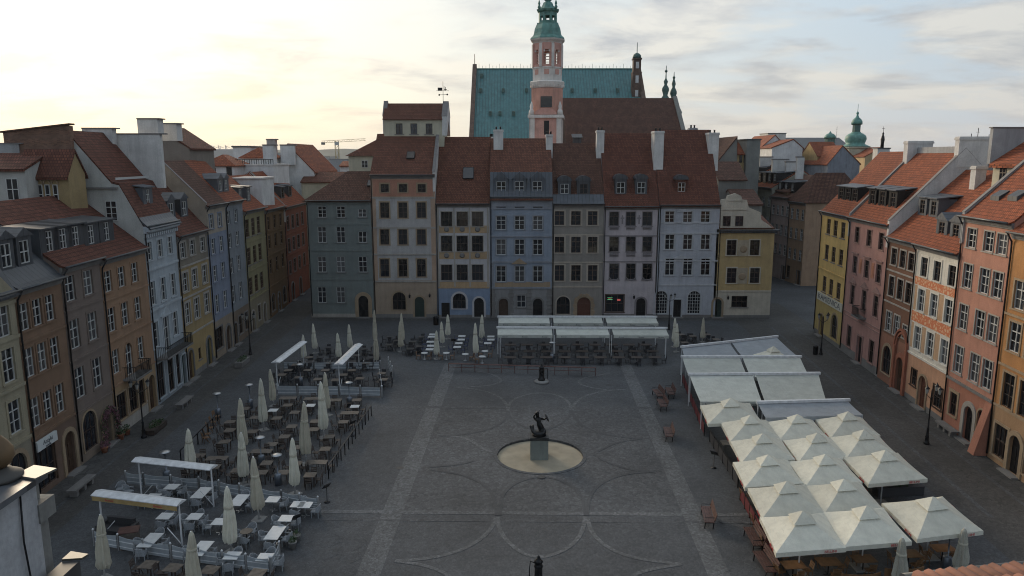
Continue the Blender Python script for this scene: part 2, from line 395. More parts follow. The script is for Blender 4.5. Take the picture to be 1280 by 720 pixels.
def chimney(par, x, y, w, d, z0, z1, mat=None, pots=2):
    b = MB(); b.box(x-w/2, x+w/2, y-d/2, y+d/2, z0, z1-.3); b.box(x-w/2-.08, x+w/2+.08, y-d/2-.08, y+d/2+.08, z1-.297, z1-.12); b.box(x-w/2-.03, x+w/2+.03, y-d/2-.03, y+d/2+.03, z1-.117, z1)
    o = b.build('chimney', mat or FIREW, par)
    if pots:
        for k in range(pots):
            q = MB().lathe([(.13,0),(.11,.3),(.15,.32),(.15,.4)], (x+(k-(pots-1)/2)*w/(pots+.3), y, z1+.003), 8); q.build('chimney_pot', IRON, o)
    return o
def dormer(par, prof, x, d, zb, w, h, kind='shed', wk='w', cheek=None, rm=None, win=(.62, .72), lift=.35):
    cheek = cheek or LEAD; rm = rm or LEAD
    zt = zb+h; yb = prof_y(prof, min(zt+.2, prof_z(prof, 99)+50)) if kind == 'x' else prof_y(prof, zt+.05)
    if yb <= d+.3: yb = d+2.0
    ww, wh = w*win[0], h*win[1]; wz = zb+(h-wh)*.45
    b = MB(); a0, a1 = x-w/2, x+w/2
    zl = prof_z(prof, d)-.3
    for q0, q1, z0, z1 in ((a0, x-ww/2, zl, zt), (x+ww/2, a1, zl, zt), (x-ww/2, x+ww/2, zl, wz), (x-ww/2, x+ww/2, wz+wh, zt)):
        b.box(q0, q1, d, d+.15, z0, z1)
    b.prism([(d+.153, zl), (yb, prof_z(prof, yb)-.1), (yb, zt-.002), (d+.153, zt-.002)], a0, a0+.1); b.prism([(d+.153, zl), (yb, prof_z(prof, yb)-.1), (yb, zt-.002), (d+.153, zt-.002)], a1-.1, a1)
    o = b.build('dormer', cheek, par)
    f = link('window', winmesh(ww, wh, 2, 2 if wk in 'wd' else 3, WHITE if wk in 'wW' else (DARKW if wk in 'dD' else BRNW)), o, (x, d+.03, wz))
    link('pane', panemesh(ww, wh, GLASS), o, (x, d+.12, wz))
    r = MB(); e = .16
    if kind == 'shed':
        r.prism([(d-.25, zt-.02), (d-.25, zt+.08), (yb+.9, zt+lift+.1), (yb+.9, zt+lift)], a0-e, a1+e)
    else:
        n = 8; pts = []
        if kind == 'gable': top = [(-w/2-e, 0), (0, w*.36), (w/2+e, 0)]
        elif kind == 'tri': top = [(-w/2-e, 0), (0, w*.55), (w/2+e, 0)]
        else: top = [(-(w/2+e)*cos(pi*k/n), .42*w*sin(pi*k/n)) for k in range(n+1)]
        pl = [(x+px, zt+.004+pz) for px, pz in top]; hi = max(p[1] for p in pl)
        yb2 = max(prof_y(prof, hi), d+1.2)
        r.plate(pl[::-1], d-.12, yb2+.4)
    r.build('dormer_roof', rm, o); return o
def skylight(par, prof, x, zc, w=.9, hh=1.2):
    y = prof_y(prof, zc); y2 = prof_y(prof, zc+.3); n = Vector((0, y2-y, .3)).normalized(); nn = Vector((0, -n.z, n.y))
    b = MB().obox((x, y+nn.y*.28, zc+nn.z*.28), (w/2, 0, 0), n*(hh/2), nn*.09); o = b.build('skylight', IRON, par)
    MB().obox((x, y+nn.y*.375, zc+nn.z*.375), (w/2-.08, 0, 0), n*(hh/2-.08), nn*.004).build('pane', GLASSL, o)
def house(name, label, a, rz, W, ze, prof, bands, ops, tile=None, gutter=True, pipe=True, side=None, cornice=STONED, cor=(.18, .35), hip=None):
    """bands: (z0, z1, material) bottom to top; prof: roof line (depth, height) from the eave backwards"""
    t = thing(name, label, 'house', (a[0], a[1], 0), rz)
    t_mats = []; bb = []
    for z0, z1, m in bands:
        if m not in t_mats: t_mats.append(m)
        bb.append((z0, z1, t_mats.index(m)))
    side = side or bands[-1][2]
    if side not in t_mats: t_mats.append(side)
    si = t_mats.index(side); mb = MB(); g = .012
    facade_mb(mb, W-g, ze, ops, bb, x0=g)
    D = prof[-1][0]
    poly = [(0, 0)]+[(y, z) for y, z in prof]+[(D, 0)]
    if not hip:
        for x in (g, W-g): mb.face([(x, y, z) for y, z in poly], si)
    else:
        for x in (g, W-g): mb.face([(x, 0, 0), (x, 0, ze), (x, D, ze), (x, D, 0)], si)
    zb = prof[-1][1] if not hip else ze
    mb.face([(g, D, 0), (W-g, D, 0), (W-g, D, zb), (g, D, zb)], si)
    mb.build('wall', t_mats, t)
    for o in ops: put_opening(o, t)
    if not hip: roof_mb(prof, .003, W-.003).build('roof', tile or TILE, t)
    if cornice:
        c = MB(); c.box(0, W, -cor[0], 0, ze-cor[1], ze-.02); c.box(0, W, -cor[0]*.5, 0, ze-cor[1]-.14, ze-cor[1]-.003); c.build('cornice', cornice, t)
    if gutter:
        gb = MB().tube([(0, -.5, ze-.02), (W, -.5, ze-.02)], .085, 6); gb.build('gutter', ZINC, t)
    if pipe:
        MB().tube([(.12, -.48, ze-.1), (.12, -.12, ze-.7), (.12, -.1, ze-1.2), (.12, -.1, .3)], .06, 6).build('downpipe', IRON, t)
    return t
def trim(par, name, boxes, mat):
    b = MB()
    for q in boxes: b.box(*q)
    return b.build(name, mat, par)
def band(par, W, z0, z1, mat, proud=.05, name='string_course', x0=0.0):
    return trim(par, name, [(x0, W, -proud, -.001, z0, z1)], mat)
def pediment(par, x, z, w, h, mat, seg=False, name='pediment'):
    b = MB()
    if seg: pts = [(x-w/2*cos(pi*k/8), z+h*sin(pi*k/8)) for k in range(9)][::-1]
    else: pts = [(x-w/2, z), (x+w/2, z), (x, z+h)]
    b.plate(pts, -.14, -.001); b.box(x-w/2-.08, x+w/2+.08, -.18, -.001, z-.1, z-.003); return b.build(name, mat, par)
def balcony(par, x, w, z, d=.9, mat=None):
    b = MB(); b.box(x-w/2, x+w/2, -d, -.002, z-.16, z); o = b.build('balcony', mat or STONED, par)
    r = MB(); n = int(w/.16)
    for k in range(n+1): q = x-w/2+.05+(w-.1)*k/n; r.bar((q, -d+.05, z), (q, -d+.05, z+.95), .03)
    for q in (x-w/2+.05, x+w/2-.05):
        for k in range(6): yy = -d+.05+(d-.1)*k/6; r.bar((q, yy, z), (q, yy, z+.95), .03)
        r.bar((q, -d+.05, z+.97), (q, -.01, z+.97), .05)
    r.bar((x-w/2+.02, -d+.05, z+.97), (x+w/2-.02, -d+.05, z+.97), .05); r.build('railing', IRON, o); return o
def wall_lamp(par, x, z):
    b = MB(); b.tube([(x, 0, z+.25), (x, -.35, z+.4), (x, -.6, z+.25)], .02); b.lathe([(.03,.3),(.16,.2),(.11,-.15),(.03,-.2)], (x, -.6, z-.05), 6); return b.build('wall_lantern', IRON, par)

# ================================================================ the square's far row
YF = 100.0
def FX(px, py=330): return PY(px, py, YF)[0]
def FZ(py): return PY(640, py, YF)[1]
def zoomer(ox, oy, s):
    return lambda x, y: (FX(ox+x/s, oy+y/s), FZ(oy+y/s))
Z1, Z2, Z3 = zoomer(370,150,2.768), zoomer(600,150,2.77), zoomer(800,140,2.665)
def fx0(px): return FX(px, 330)
def ops_from(zf, x0, xs, rows, w, kind, sur=STONE, t=.14):
    """rows: (zoom y, height in m)"""
    return [op(zf(x, y)[0]-x0, zf(x, y)[1], w, h, kind, False, sur, True, t) for (y, h) in rows for x in xs]
P = plaster
# --- 1: grey green corner house, hipped roof
x0, x1 = fx0(386.5), fx0(466); W = x1-x0
m = P('grey_green_render', (.175,.20,.19))
o = ops_from(Z1, x0, [90,155], [(318,1.5),(397,2.15),(500,2.15),(605,2.2)], 1.15, 'W', None)
o += [op(Z1(229,322)[0]-x0, FZ(150+322/2.768), 1.1, 1.1, 'w', False, None), op(Z1(230,405)[0]-x0, FZ(150+405/2.768), 1.1, 1.5, 'w', False, None), op(Z1(231,500)[0]-x0, FZ(150+500/2.768), 1.15, 2.15, 'W', False, None)]
o += [dr(Z1(232,600)[0]-x0, 1.35, 3.05, IRON, True, SAND, .5)]
h1 = house('corner_house', 'grey green rendered house with hipped roof, leftmost of the row facing the camera', (x0, YF), 0, W, 16.2, [(0,16.2),(5,16.2),(10.5,16.2)], [(0,.5,STONE),(.5,99,m)], o, gutter=True, hip=True, cornice=m)
b = MB(); e = .4; zr = 20.0; Dh = 10.5; A = [(-e,-e,16.1),(W+.05,-e,16.1),(W+.05,Dh,16.1),(-e,Dh,16.1)]
r0, r1 = (4.6, 5.2, zr), (W+.05, 5.2, zr)
for q in ([A[0],A[1],r1,r0],[A[3],A[0],r0],[A[2],A[3],r0,r1],[A[1],A[2],r1]): b.face(q)
b.face([(p[0],p[1],15.98) for p in A]); 
for i in range(4):
    p, q = A[i], A[(i+1) % 4]; b.face([p, q, (q[0],q[1],15.98), (p[0],p[1],15.98)])
b.build('roof', TILEB, h1)
skylight(h1, [(0,16.2),(5.2,20.0)], Z1(240,0)[0]-x0, 18.2, 1.0, 1.3)
for z in (FZ(280), FZ(313), FZ(349)): band(h1, W, z-.1, z+.1, m, .06)
trim(h1, 'plinth', [(0, W-2.6, -.1, -.001, .05, .55)], STONE)
# --- 2: tall house, grey panels framed in orange, pink attic zone, lantern storey above the ridge
x0, x1 = fx0(466.3), fx0(545.5); W = x1-x0
grey = P('warm_grey_render', (.41,.39,.375)); orng = P('pale_orange_render', (.44,.30,.21)); pink = P('salmon_attic_render', (.44,.21,.14)); beig = P('beige_base_render', (.36,.275,.20))
o = [op(Z1(x,236)[0]-x0, FZ(150+236/2.768), 1.1, 1.1, 'd', False, SAND, True, .2) for x in (307,370,435)]
o += ops_from(Z1, x0, [307,370,434], [(312,2.1),(405,2.1),(512,2.45)], 1.2, 'D', SAND, .18)
o += [op(Z1(340,0)[0]-x0, 2.35, 1.8, 2.5, 'S', True, SAND, True, .22), dr(Z1(413,0)[0]-x0, 1.35, 2.9, WOODG, True, SAND, .25)]
prof = [(0,19.6),(6.3,25.0),(12.6,19.6)]
h2 = house('tall_house', 'tallest house of the far row, grey panels, salmon attic zone and cream lantern storey', (x0, YF), 0, W, 19.6, prof, [(0,.5,STONED),(.5,5.0,beig),(5.0,99,orng)], o, side=FIREW)
def panel_grid(par, name, W, zs, xs, ops, mat, proud=.035, xa=0.0, xb=None):
    """a painted field laid round its openings"""
    xb = W if xb is None else xb; z0, z1 = zs
    q = [o for o in ops if o['z0'] < z1 and o['z0']+o['h'] > z0 and xa < o['x'] < xb]
    X = sorted(set([xa, xb]+[o['x']+s*(o['w']/2+.001) for o in q for s in (-1, 1)])); Zz = sorted(set([z0, z1]+[v for o in q for v in (o['z0']-.001, o['z0']+o['h']+.001) if z0 < v < z1]))
    b = MB()
    for j in range(len(Zz)-1):
        run = None
        for i in range(len(X)-1):
            xm, zm = (X[i]+X[i+1])/2, (Zz[j]+Zz[j+1])/2
            hit = any(abs(xm-o['x']) < o['w']/2 and o['z0'] < zm < o['z0']+o['h'] for o in q)
            if not hit: run = (X[i] if run is None else run[0], X[i+1])
            if hit or i == len(X)-2:
                if run: b.box(run[0], run[1], -proud, -.001, Zz[j], Zz[j+1])
                run = None
    return b.build(name, mat, par)
panel_grid(h2, 'grey_field', W, (5.25, 16.45), None, o, grey, .03, .65, W-.65)
panel_grid(h2, 'attic_field', W, (16.75, 19.0), None, o, pink, .03, .3, W-.3)
for z in (5.1, 8.85, 12.5, 16.55): band(h2, W, z-.11, z+.11, STONE, .1)
skylight(h2, prof, Z1(385,0)[0]-x0, 22.0, 1.1, 1.4)
firewall(h2, W-.12, prof, .35, .34)
# lantern storey
lx0, z0 = PY(482, 171, 107); lx1, _ = PY(556, 171, 107); zt = PY(520, 150, 107)[1]; zr = PY(520, 131, 108.5)[1]
b = MB(); yy = 7.0-1.0; lo = [op((PY(460+p/6.545, 160, 106)[0]-lx0), PY(0,161,106)[1], .95, 1.45, 'd', False, None, True) for p in (256,376,500)]
for q in lo: q['z0'] -= 23.2
fb = MB(); facade_mb(fb, lx1-lx0, zt-23.2, lo, [(0,99,0)]); Ww = lx1-lx0
fb.face([(0,0,0),(0,5,0),(0,5,zt-23.2),(0,0,zt-23.2)]); fb.face([(Ww,0,0),(Ww,5,0),(Ww,5,zt-23.2),(Ww,0,zt-23.2)]); fb.face([(0,5,0),(Ww,5,0),(Ww,5,zt-23.2),(0,5,zt-23.2)])
lan = fb.build('lantern_storey', P('cream_render', (.52,.48,.36)), h2, (lx0-x0, 5.9, 23.2))
for q in lo: put_opening(q, lan)
roof_mb([(0,zt-23.2),(2.6,zr-23.2),(5.2,zt-23.2)], -.15, Ww-.2, .3).build('lantern_roof', TILE, lan)
firewall(lan, -.05, [(0,zt-23.2),(2.6,zr-23.2),(5.2,zt-23.2)], .5, .5, None, .9, 3.4); firewall(lan, Ww+.1, [(0,zt-23.2),(2.6,zr-23.2),(5.2,zt-23.2)], .45, .7)
v = thing('weather_vane', 'black weather vane on the right chimney of the lantern storey', 'weather vane', (x0+lx0-x0+Ww-.25, YF+8.1, zr+.6))
MB().tube([(0,0,-.6),(0,0,2.6)], .035).build('mast', IRON, v)
q = MB(); q.box(-.75,-.1,-.02,.02,1.35,1.75); q.bar((-.95,0,1.32),(.85,0,1.32),.04); q.box(.12,.2,-.02,.02,1.3,1.95); q.box(.2,.55,-.02,.02,1.45,1.53); q.box(.3,.38,-.02,.02,1.3,1.85); q.bar((-.6,0,.75),(.7,0,.8),.05); q.ball((-.55,0,.75),.13); q.ball((.6,0,.8),.13); q.build('vane', IRON, v)
# rear wing left of it
rx0, rz0 = PY(436, 210, 107); rx1 = PY(482, 200, 107)[0]; rzt = PY(0, 195, 107)[1]
b = MB(); b.box(rx0, rx1, 107, 113, 14, rzt); rw = thing('rear_wing', 'pale rear wing with red hipped roof behind the grey green house', 'house', (0,0,0)); b.build('wall', P('cream_render',(0,0,0)), rw)
b = MB(); zz = PY(480,172,109)[1]; b.face([(rx0-.4,106.6,rzt),(rx1,106.6,rzt),(rx1,110,zz),(rx1-1.2,110,zz)]); b.face([(rx0-.4,106.6,rzt),(rx1-1.2,110,zz),(rx0-.4,113.4,rzt)]); b.face([(rx0-.4,113.4,rzt),(rx1-1.2,110,zz),(rx1,110,zz),(rx1,113.4,rzt)]); b.face([(rx0-.4,106.6,rzt),(rx0-.4,113.4,rzt),(rx1,113.4,rzt),(rx1,106.6,rzt)]); b.build('roof', TILE, rw)
xw, zw = PY(456, 205, 107); f = link('window', winmesh(.9,1.0,2,2,WHITE), rw, (xw, 106.95, zw-.5)); link('pane', panemesh(.9,1.0,GLASS), f, (0,.03,0))
# --- 3: lilac house with painted bands over a blue ground floor
x0, x1 = fx0(545.8), fx0(612.5); W = x1-x0
lil = P('lilac_render', (.49,.465,.47)); blu = P('blue_base_render', (.21,.27,.37)); ban = P('cream_band_render', (.44,.30,.17))
o = ops_from(Z1, x0, [521,575,628], [(343,2.0),(428,2.15),(528,2.2)], 1.5, 'S', STONE, .1)
o += [op(Z1(557,0)[0]-x0, 2.35, 1.8, 2.15, 'S', True, lil, True, .28), dr(Z1(628,0)[0]-x0, 1.35, 2.75, IRON, True, lil, .25), dr(Z1(507,0)[0]-x0, 1.15, 2.05, IRON, False, None)]
prof = [(0,15.75),(7,24.6),(13,19)]
h3 = house('banded_house', 'lilac house with painted cream bands, large dark windows and a blue ground floor', (x0, YF), 0, W, 15.75, prof, [(0,.4,STONED),(.4,4.25,blu),(4.25,99,lil)], o, tile=TILE)
for zy in (378, 468): panel_grid(h3, 'painted_band', W, (FZ(150+(zy+13)/2.768), FZ(150+(zy-13)/2.768)), None, o, ban, .03, .1, W-.1)
panel_grid(h3, 'painted_band', W, (FZ(150+583/2.768)+.02, FZ(150+560/2.768)), None, o, ban, .03, .1, W-.1)
for z in (378,468):
    for x in (521,575,628):
        X, Zc = Z1(x, z); MB().lathe([(.32,0),(.36,.05),(.22,.07)], (0,0,0), 12).build('medallion', STONED, h3, (X-x0, -.03, Zc)).rotation_euler = (pi/2, 0, 0)
for x in (.28, (521+575)/2, (575+628)/2, W-.28):
    X = x if x < 20 else Z1(x, 440)[0]-x0
    trim(h3, 'pilaster', [(X-.11, X+.11, -.07, -.035, 4.35, 15.2)], STONE)
skylight(h3, prof, Z1(590,0)[0]-x0, 19.6, 1.5, 1.9)
# --- 4: blue house with mansard dormers
x0, x1 = fx0(612.8), fx0(690); W = x1-x0
blu4 = P('slate_blue_render', (.255,.295,.355)); gry4 = P('blue_grey_render', (.25,.265,.295))
o = ops_from(Z2, x0, [73,137,200], [(356,1.85),(440,2.1),(533,2.2)], 1.3, 'W', gry4, .16)
o += [op(Z2(x,305)[0]-x0, FZ(150+305/2.77), 1.3, .4, 'S', False, gry4, False, .1) for x in (73,137,200)]
o += [dr(Z2(80,0)[0]-x0, 1.3, 2.65, WOOD, True, STONED, .22), dr(Z2(204,0)[0]-x0, 1.3, 2.65, IRON, True, STONED, .22), op(Z2(144,0)[0]-x0, 2.3, 1.2, 1.7, 'w', False, STONED)]
prof = [(0,16.7),(1.1,19.6),(7,24.4),(13,19)]
h4 = house('mansard_house', 'slate blue house with three mansard dormers and a quoined stone ground floor', (x0, YF), 0, W, 16.7, prof, [(0,4.1,P('quoin_stone',(.25,.245,.24))),(4.1,15.2,blu4),(15.2,99,gry4)], o, tile=TILE)
roof_mb([(0,16.78),(1.13,19.75)], .02, W-.02, .3, .22).build('mansard', LEADB, h4)
for x in (73,137,200): dormer(h4, [(0,16.7),(1.1,19.6),(7,24.4)], Z2(x,0)[0]-x0, .15, 17.0, 1.75, 2.1, 'tri', 'w', LEADB, LEADB, (.72,.68))
for z in (4.2, 7.8, 11.3, 15.1): band(h4, W, z-.1, z+.12, gry4, .12)
panel_grid(h4, 'painted_field', W, (4.33, 7.6), None, o, gry4, .02, .02, .5); panel_grid(h4, 'ochre_field', W, (4.33, 5.05), None, o, SAND, .022, .6, W-.2)
pediment(h4, Z2(137,0)[0]-x0, FZ(150+496/2.77), 1.9, .7, SAND)
for q in range(4):
    X = (.35, Z2(108,0)[0]-x0, Z2(172,0)[0]-x0, W-.35)[q]
    trim(h4, 'quoin', [(X-(.38 if k % 2 else .28), X+(.38 if k % 2 else .28), -.06, -.001, .1+k*.56, .1+k*.56+.5) for k in range(7)], STONED)
# --- 5: taupe house
x0, x1 = fx0(690.3), fx0(753.7); W = x1-x0
tau = P('taupe_render', (.27,.245,.215)); tau2 = P('pale_taupe', (.42,.36,.29))
o = ops_from(Z2, x0, [275,332,390], [(340,1.9),(432,2.2),(530,2.2)], 1.3, 'L', tau2, .22)
o += [op(Z2(296,0)[0]-x0, 1.75, 1.85, 2.5, 'S', True, tau2, True, .15), dr(Z2(371,0)[0]-x0, 1.85, 2.85, WOODR, True, None)]
prof = [(0,15.75),(6.8,23.7),(13,18)]
h5 = house('taupe_house', 'taupe house with pale window frames and a rusticated arched doorway', (x0, YF), 0, W, 15.75, prof, [(0,99,tau)], o, tile=TILEB)
roof_mb([(0,15.83),(.75,16.75)], .02, W-.02, .46, .22).build('lead_strip', LEADB, h5)
for x in (297,365): dormer(h5, prof, Z2(x,0)[0]-x0, .75, 16.75, 1.75, 2.0, 'seg', 'w' if x < 300 else 'd', LEAD, LEAD, (.62,.66))
X = Z2(371,0)[0]-x0
b = MB()
for k in range(9):
    a0, a1 = pi*k/9+.02, pi*(k+1)/9-.02; r0, r1 = .95, (1.5 if k % 2 else 1.38)
    b.plate([(X+r*cos(a), 1.95+r*sin(a)) for r, a in ((r0,a0),(r1,a0),(r1,a1),(r0,a1))], -.12, .0)
for s in (-1, 1):
    for k in range(4): b.box(*sorted((X+s*.95, X+s*(1.5 if k % 2 else 1.36))), -.12, -.001, .1+k*.46, .1+k*.46+.43)
b.build('rusticated_arch', SAND, h5)
for z in (4.35, 7.75, 11.55): band(h5, W, z-.1, z+.08, tau2, .07)
# --- 6: pinkish lilac house with swags
x0, x1 = fx0(754), fx0(821.7); W = x1-x0
pnk = P('dusty_pink_render', (.47,.415,.425)); pnk2 = P('relief_stone', (.24,.215,.22))
o = ops_from(Z2, x0, [464,522,579], [(343,1.9),(430,2.05),(525,2.2)], 1.25, 'D', pnk2, .1)
sh = op(Z2(482,0)[0]-x0, 2.0, 2.5, 2.4, 'S', False, WOOD, True, .12); o += [sh, dr(Z2(577,0)[0]-x0, 1.3, 2.7, IRON, True, pnk2, .25)]
prof = [(0,15.4),(7,25.1),(13,19)]
h6 = house('swag_house', 'dusty pink house with plaster swags, two dormers and a lit shop window', (x0, YF), 0, W, 15.4, prof, [(0,.5,STONED),(.5,99,pnk)], o, tile=TILEL)
for x in (497,570): dormer(h6, prof, Z2(x,0)[0]-x0, 1.0, 16.75, 1.6, 2.3, 'seg', 'w', LEAD, LEAD, (.68,.66))
b = MB()
for row, yz in ((373,.0),(466,1),(548,2)):
    for x in (464,522,579):
        X, Zc = Z2(x, yz and row or row)
        if yz < 2:
            for s in (-1, 0, 1): b.lathe([(.05,0),(.26 if s == 0 else .18,.03),(.1,.06)], (X-x0+s*.42, -.05, Zc-.03), 8)
            b.box(X-x0-.62, X-x0+.62, -.035, -.001, Zc-.32, Zc+.3)
        else:
            n = 8
            for k in range(n):
                t0, t1 = k/n, (k+1)/n
                f = lambda t: (X-x0-.7+1.4*t, -.06, Zc-.5*(1-(2*t-1)**2)+.2)
                b.tube([f(t0), f(t1)], .07, 5)
b.build('relief', pnk2, h6)
for x in (493,551):
    X, Zc = Z2(x, 345); trim(h6, 'relief', [(X-x0-.1, X-x0+.1, -.04, -.001, Zc-.6, Zc+.6), (X-x0-.25, X-x0+.25, -.05, -.001, Zc+.1, Zc+.3)], pnk2)
for z in (7.85, 11.4): band(h6, W, z-.08, z+.08, pnk2, .07)
X = sh['x']
ne = MB(); ne.box(X-1.0, X-.3, .06, .1, 2.5, 2.56); ne.box(X-1.0, X-.3, .06, .1, 2.78, 2.82); ne.build('neon_sign', emit('neon_green', (.15,.7,.3), .35), h6)
ne = MB(); ne.box(X-.9, X-.45, .06, .1, 2.62, 2.68); ne.box(X+.35, X+.8, .06, .1, 2.35, 2.6); ne.build('neon_sign', emit('neon_red', (.7,.12,.1), .25), h6)
# --- 7: lavender blue house
x0, x1 = fx0(822), fx0(896.7); W = x1-x0
lav = P('lavender_render', (.42,.43,.465)); lav2 = P('lavender_trim', (.46,.465,.48))
o = ops_from(Z3, x0, [99,159,218], [(350,1.6),(433,2.05),(516,2.3)], 1.25, 'W', lav2, .16)
o += [op(Z3(x,0)[0]-x0, 2.15, 1.75, 3.2, 'G', True, lav2, True, .15) for x in (93,208)]+[dr(Z3(150,0)[0]-x0, 1.1, 2.5, IRON, False, lav2, .15)]
prof = [(0,15.6),(7.4,25.6),(14,19)]
h7 = house('lavender_house', 'lavender blue house with one dormer and two tall barred shop windows', (x0, YF), 0, W, 15.6, prof, [(0,.4,STONED),(.4,99,lav)], o, tile=TILEL)
dormer(h7, prof, Z3(155,0)[0]-x0, 1.1, 17.0, 1.6, 1.95, 'seg', 'w', TILEL, LEAD, (.62,.62))
for z in (4.6, 7.95, 11.75, 13.2): band(h7, W, z-.08, z+.1, lav2, .08)
pediment(h7, Z3(157,0)[0]-x0, FZ(140+486/2.665), 1.9, .45, lav2); pediment(h7, Z3(159,0)[0]-x0, FZ(140+330/2.665), 1.7, .3, lav2, True)
# --- 8: yellow house with curved gable
x0, x1 = fx0(897), fx0(966); W = x1-x0
yel = P('ochre_render', (.47,.335,.155)); pal = P('pale_gable_render', (.52,.46,.37))
o = [op(Z3(x,y)[0]-x0, FZ(140+y/2.665), 1.3, 2.1, 'D', False, pal, True, .16) for y in (452,545) for x in (305,382)]
o += [dr(Z3(290,0)[0]-x0, 1.2, 2.6, WOODG, True, SAND, .25), op(Z3(366,0)[0]-x0, 2.25, 2.2, 1.6, 'S', False, None)]
prof = [(0,12.3),(6.5,18.8),(12.5,12.5)]
h8 = house('gabled_house', 'ochre yellow house with a pale curved gable at the right end of the far row', (x0, YF), 0, W, 12.3, [(.5,12.3),(6.5,13.8),(13,12.5)], [(0,.35,STONED),(.35,3.75,pal),(3.75,99,yel)], o, gutter=False, cornice=None, side=yel)
s8 = zoomer(880,210,3.787)
out = [(78,283),(82,185),(74,168),(84,150),(108,146),(112,132),(150,120),(176,132),(182,150),(204,152),(212,186),(268,210),(272,245),(308,270),(322,283)]
pts = [(s8(x, y)[0]-x0, s8(x, y)[1]) for x, y in out]
go = [op(s8(x,0)[0]-x0, FZ(210+251/3.787), 1.05, 1.35, 'D', False, None) for x in (120,180)]
gb = MB(); gb.plate(pts[::-1], .02, .5); gab = gb.build('gable', pal, h8)
for q in go:
    f = link('window', winmesh(q['w'], q['h'], 2, 2, DARKW), gab, (q['x'], -.06, q['z0'])); link('pane', panemesh(q['w'], q['h'], GLASS), f, (0, .05, 0))
trim(gab, 'moulding', [(pts[1][0]-.02, s8(214,0)[0]-x0, -.08, .018, s8(0,196)[1]-.1, s8(0,196)[1]+.08), (pts[4][0], pts[8][0], -.08, .018, pts[3][1]-.14, pts[3][1])], pal)
trim(h8, 'cornice', [(-.02, W+.55, -.5, -.02, 12.05, 12.28), (0, W+.3, -.25, -.002, 11.8, 12.047)], LEAD)
for x, y in ((186,378),(180,508)):
    X, Zc = s8(x, y); q = MB(); q.box(X-x0-.72, X-x0+.72, -.06, -.001, Zc-1.15, Zc+1.05); pn = q.build('painted_panel', P('panel_stone', (.40,.33,.24)), h8)
    MB().lathe([(.5,0),(.5,.04),(.35,.07),(.1,.08)], (0,0,0), 14).build('medallion', SAND, pn, (X-x0, -.06, Zc-.15)).rotation_euler = (pi/2, 0, 0)
band(h8, W, 3.65, 3.85, pal, .08)
wall_lamp(h8, Z3(322,0)[0]-x0, 2.9)
# chimneys of the far row (part of the house they stand on)
def fchim(par, pxa, pxb, pyt, pyb, y, mat=None, d=1.0):
    ox = par.location.x; xa, zt = PY(pxa, pyt, y); xb, zb = PY(pxb, pyb, y)
    chimney(par, (xa+xb)/2-ox, y-YF, xb-xa, d, zb-1.5, zt, mat)
fchim(h4, 617, 629, 162, 193, 105.5); fchim(h4, 682.5, 690.5, 168, 193, 105.5)
fchim(h6, 745.5, 754.5, 163, 188, 105.5); fchim(h6, 816.5, 826.5, 164, 212, 104.5, None, 2.4)
fchim(h7, 884, 895, 166, 200, 106, None, 2.2); fchim(h7, 861, 870, 160, 175, 108.5, FIREG); fchim(h4, 0+612, 616, 171, 185, 108)
for k, (px, py) in enumerate([(545,370),(494,372),(540,366),(831,372)]):
    pass
wall_lamp(h2, Z1(380,0)[0]-h2.location.x, 3.1); wall_lamp(h2, Z1(452,0)[0]-h2.location.x, 3.2); wall_lamp(h6, Z2(549,0)[0]-h6.location.x, 3.0)

# ================================================================ left row (runs away from the camera)
LA, LB = Vector((-30.7,40)), Vector((-33.3,97)); LD = (LB-LA).normalized(); LRZ = math.atan2(LD.y, LD.x)
def LP(s): p = LA+LD*s; return (p.x, p.y)
def lhouse(name, label, s0, s1, *a, **k): return house(name, label, LP(s0), LRZ, s1-s0, *a, **k)
ZL = (STONED,)
# L0 cream, mostly out of frame
c0 = P('cream_yellow_render', (.33,.29,.20)); W = 9.0
o = win_grid([1.6,4.2,7.7], [(12.2,2.0),(9.4,2.1),(6.1,2.1)], 1.2, 'W', c0, .18)+[op(7.4, 2.2, 1.8, 3.2, 'S', True, SAND, True, .3), op(3.0,2.2,1.8,3.0,'S',True,SAND)]
lh0 = lhouse('cream_house', 'cream house at the left edge of the photo, partly cut off by the frame', -4.1, 4.9, 13.9, [(0,13.9),(1.2,16.2),(5.5,18.0),(11,14)], [(0,4.3,P('cream_base',(.26,.23,.17))),(4.3,99,c0)], o, tile=LEAD)
for z in (4.4,7.9,11.0,13.2): band(lh0, W, z-.1, z+.1, c0, .1)
pediment(lh0, 7.2, 13.9, 3.2, 1.5, c0)
# L1 brown orange with lead roof and two gabled dormers
m = P('brown_orange_render', (.22,.135,.085)); W = 5.2
o = win_grid([.75,2.15,3.6], [(12.0,1.75),(9.0,1.9),(5.65,2.0)], 1.0, 'W', m, .14)
shp = op(1.3, 1.7, 2.0, 2.6, 'S', False, WOOD, False, .1); o += [shp, dr(4.1, 1.3, 3.0, WOOD, True, SAND, .3)]
prof = [(0,13.9),(3.2,17.0),(6,19),(11,14)]
lh1 = lhouse('brown_house', 'narrow brown orange house with grey metal roof and two gabled dormers on the left row', 4.9, 10.1, 13.9, prof, [(0,3.9,P('brown_base',(.17,.11,.08))),(3.9,99,m)], o, tile=LEAD)
for x in (1.2,3.1): dormer(lh1, prof, x, .9, 14.9, 1.6, 2.0, 'gable', 'w', LEAD, LEAD, (.62,.75))
for z in (4.0,10.4): band(lh1, W, z-.08, z+.1, m, .08)
# sign over the shop
sg = MB(); sg.box(.25,2.5,-.2,-.002,3.1,3.75); sgo = sg.build('sign_board', simple('sign_white', (.55,.57,.56), .5, var=.05), lh1)
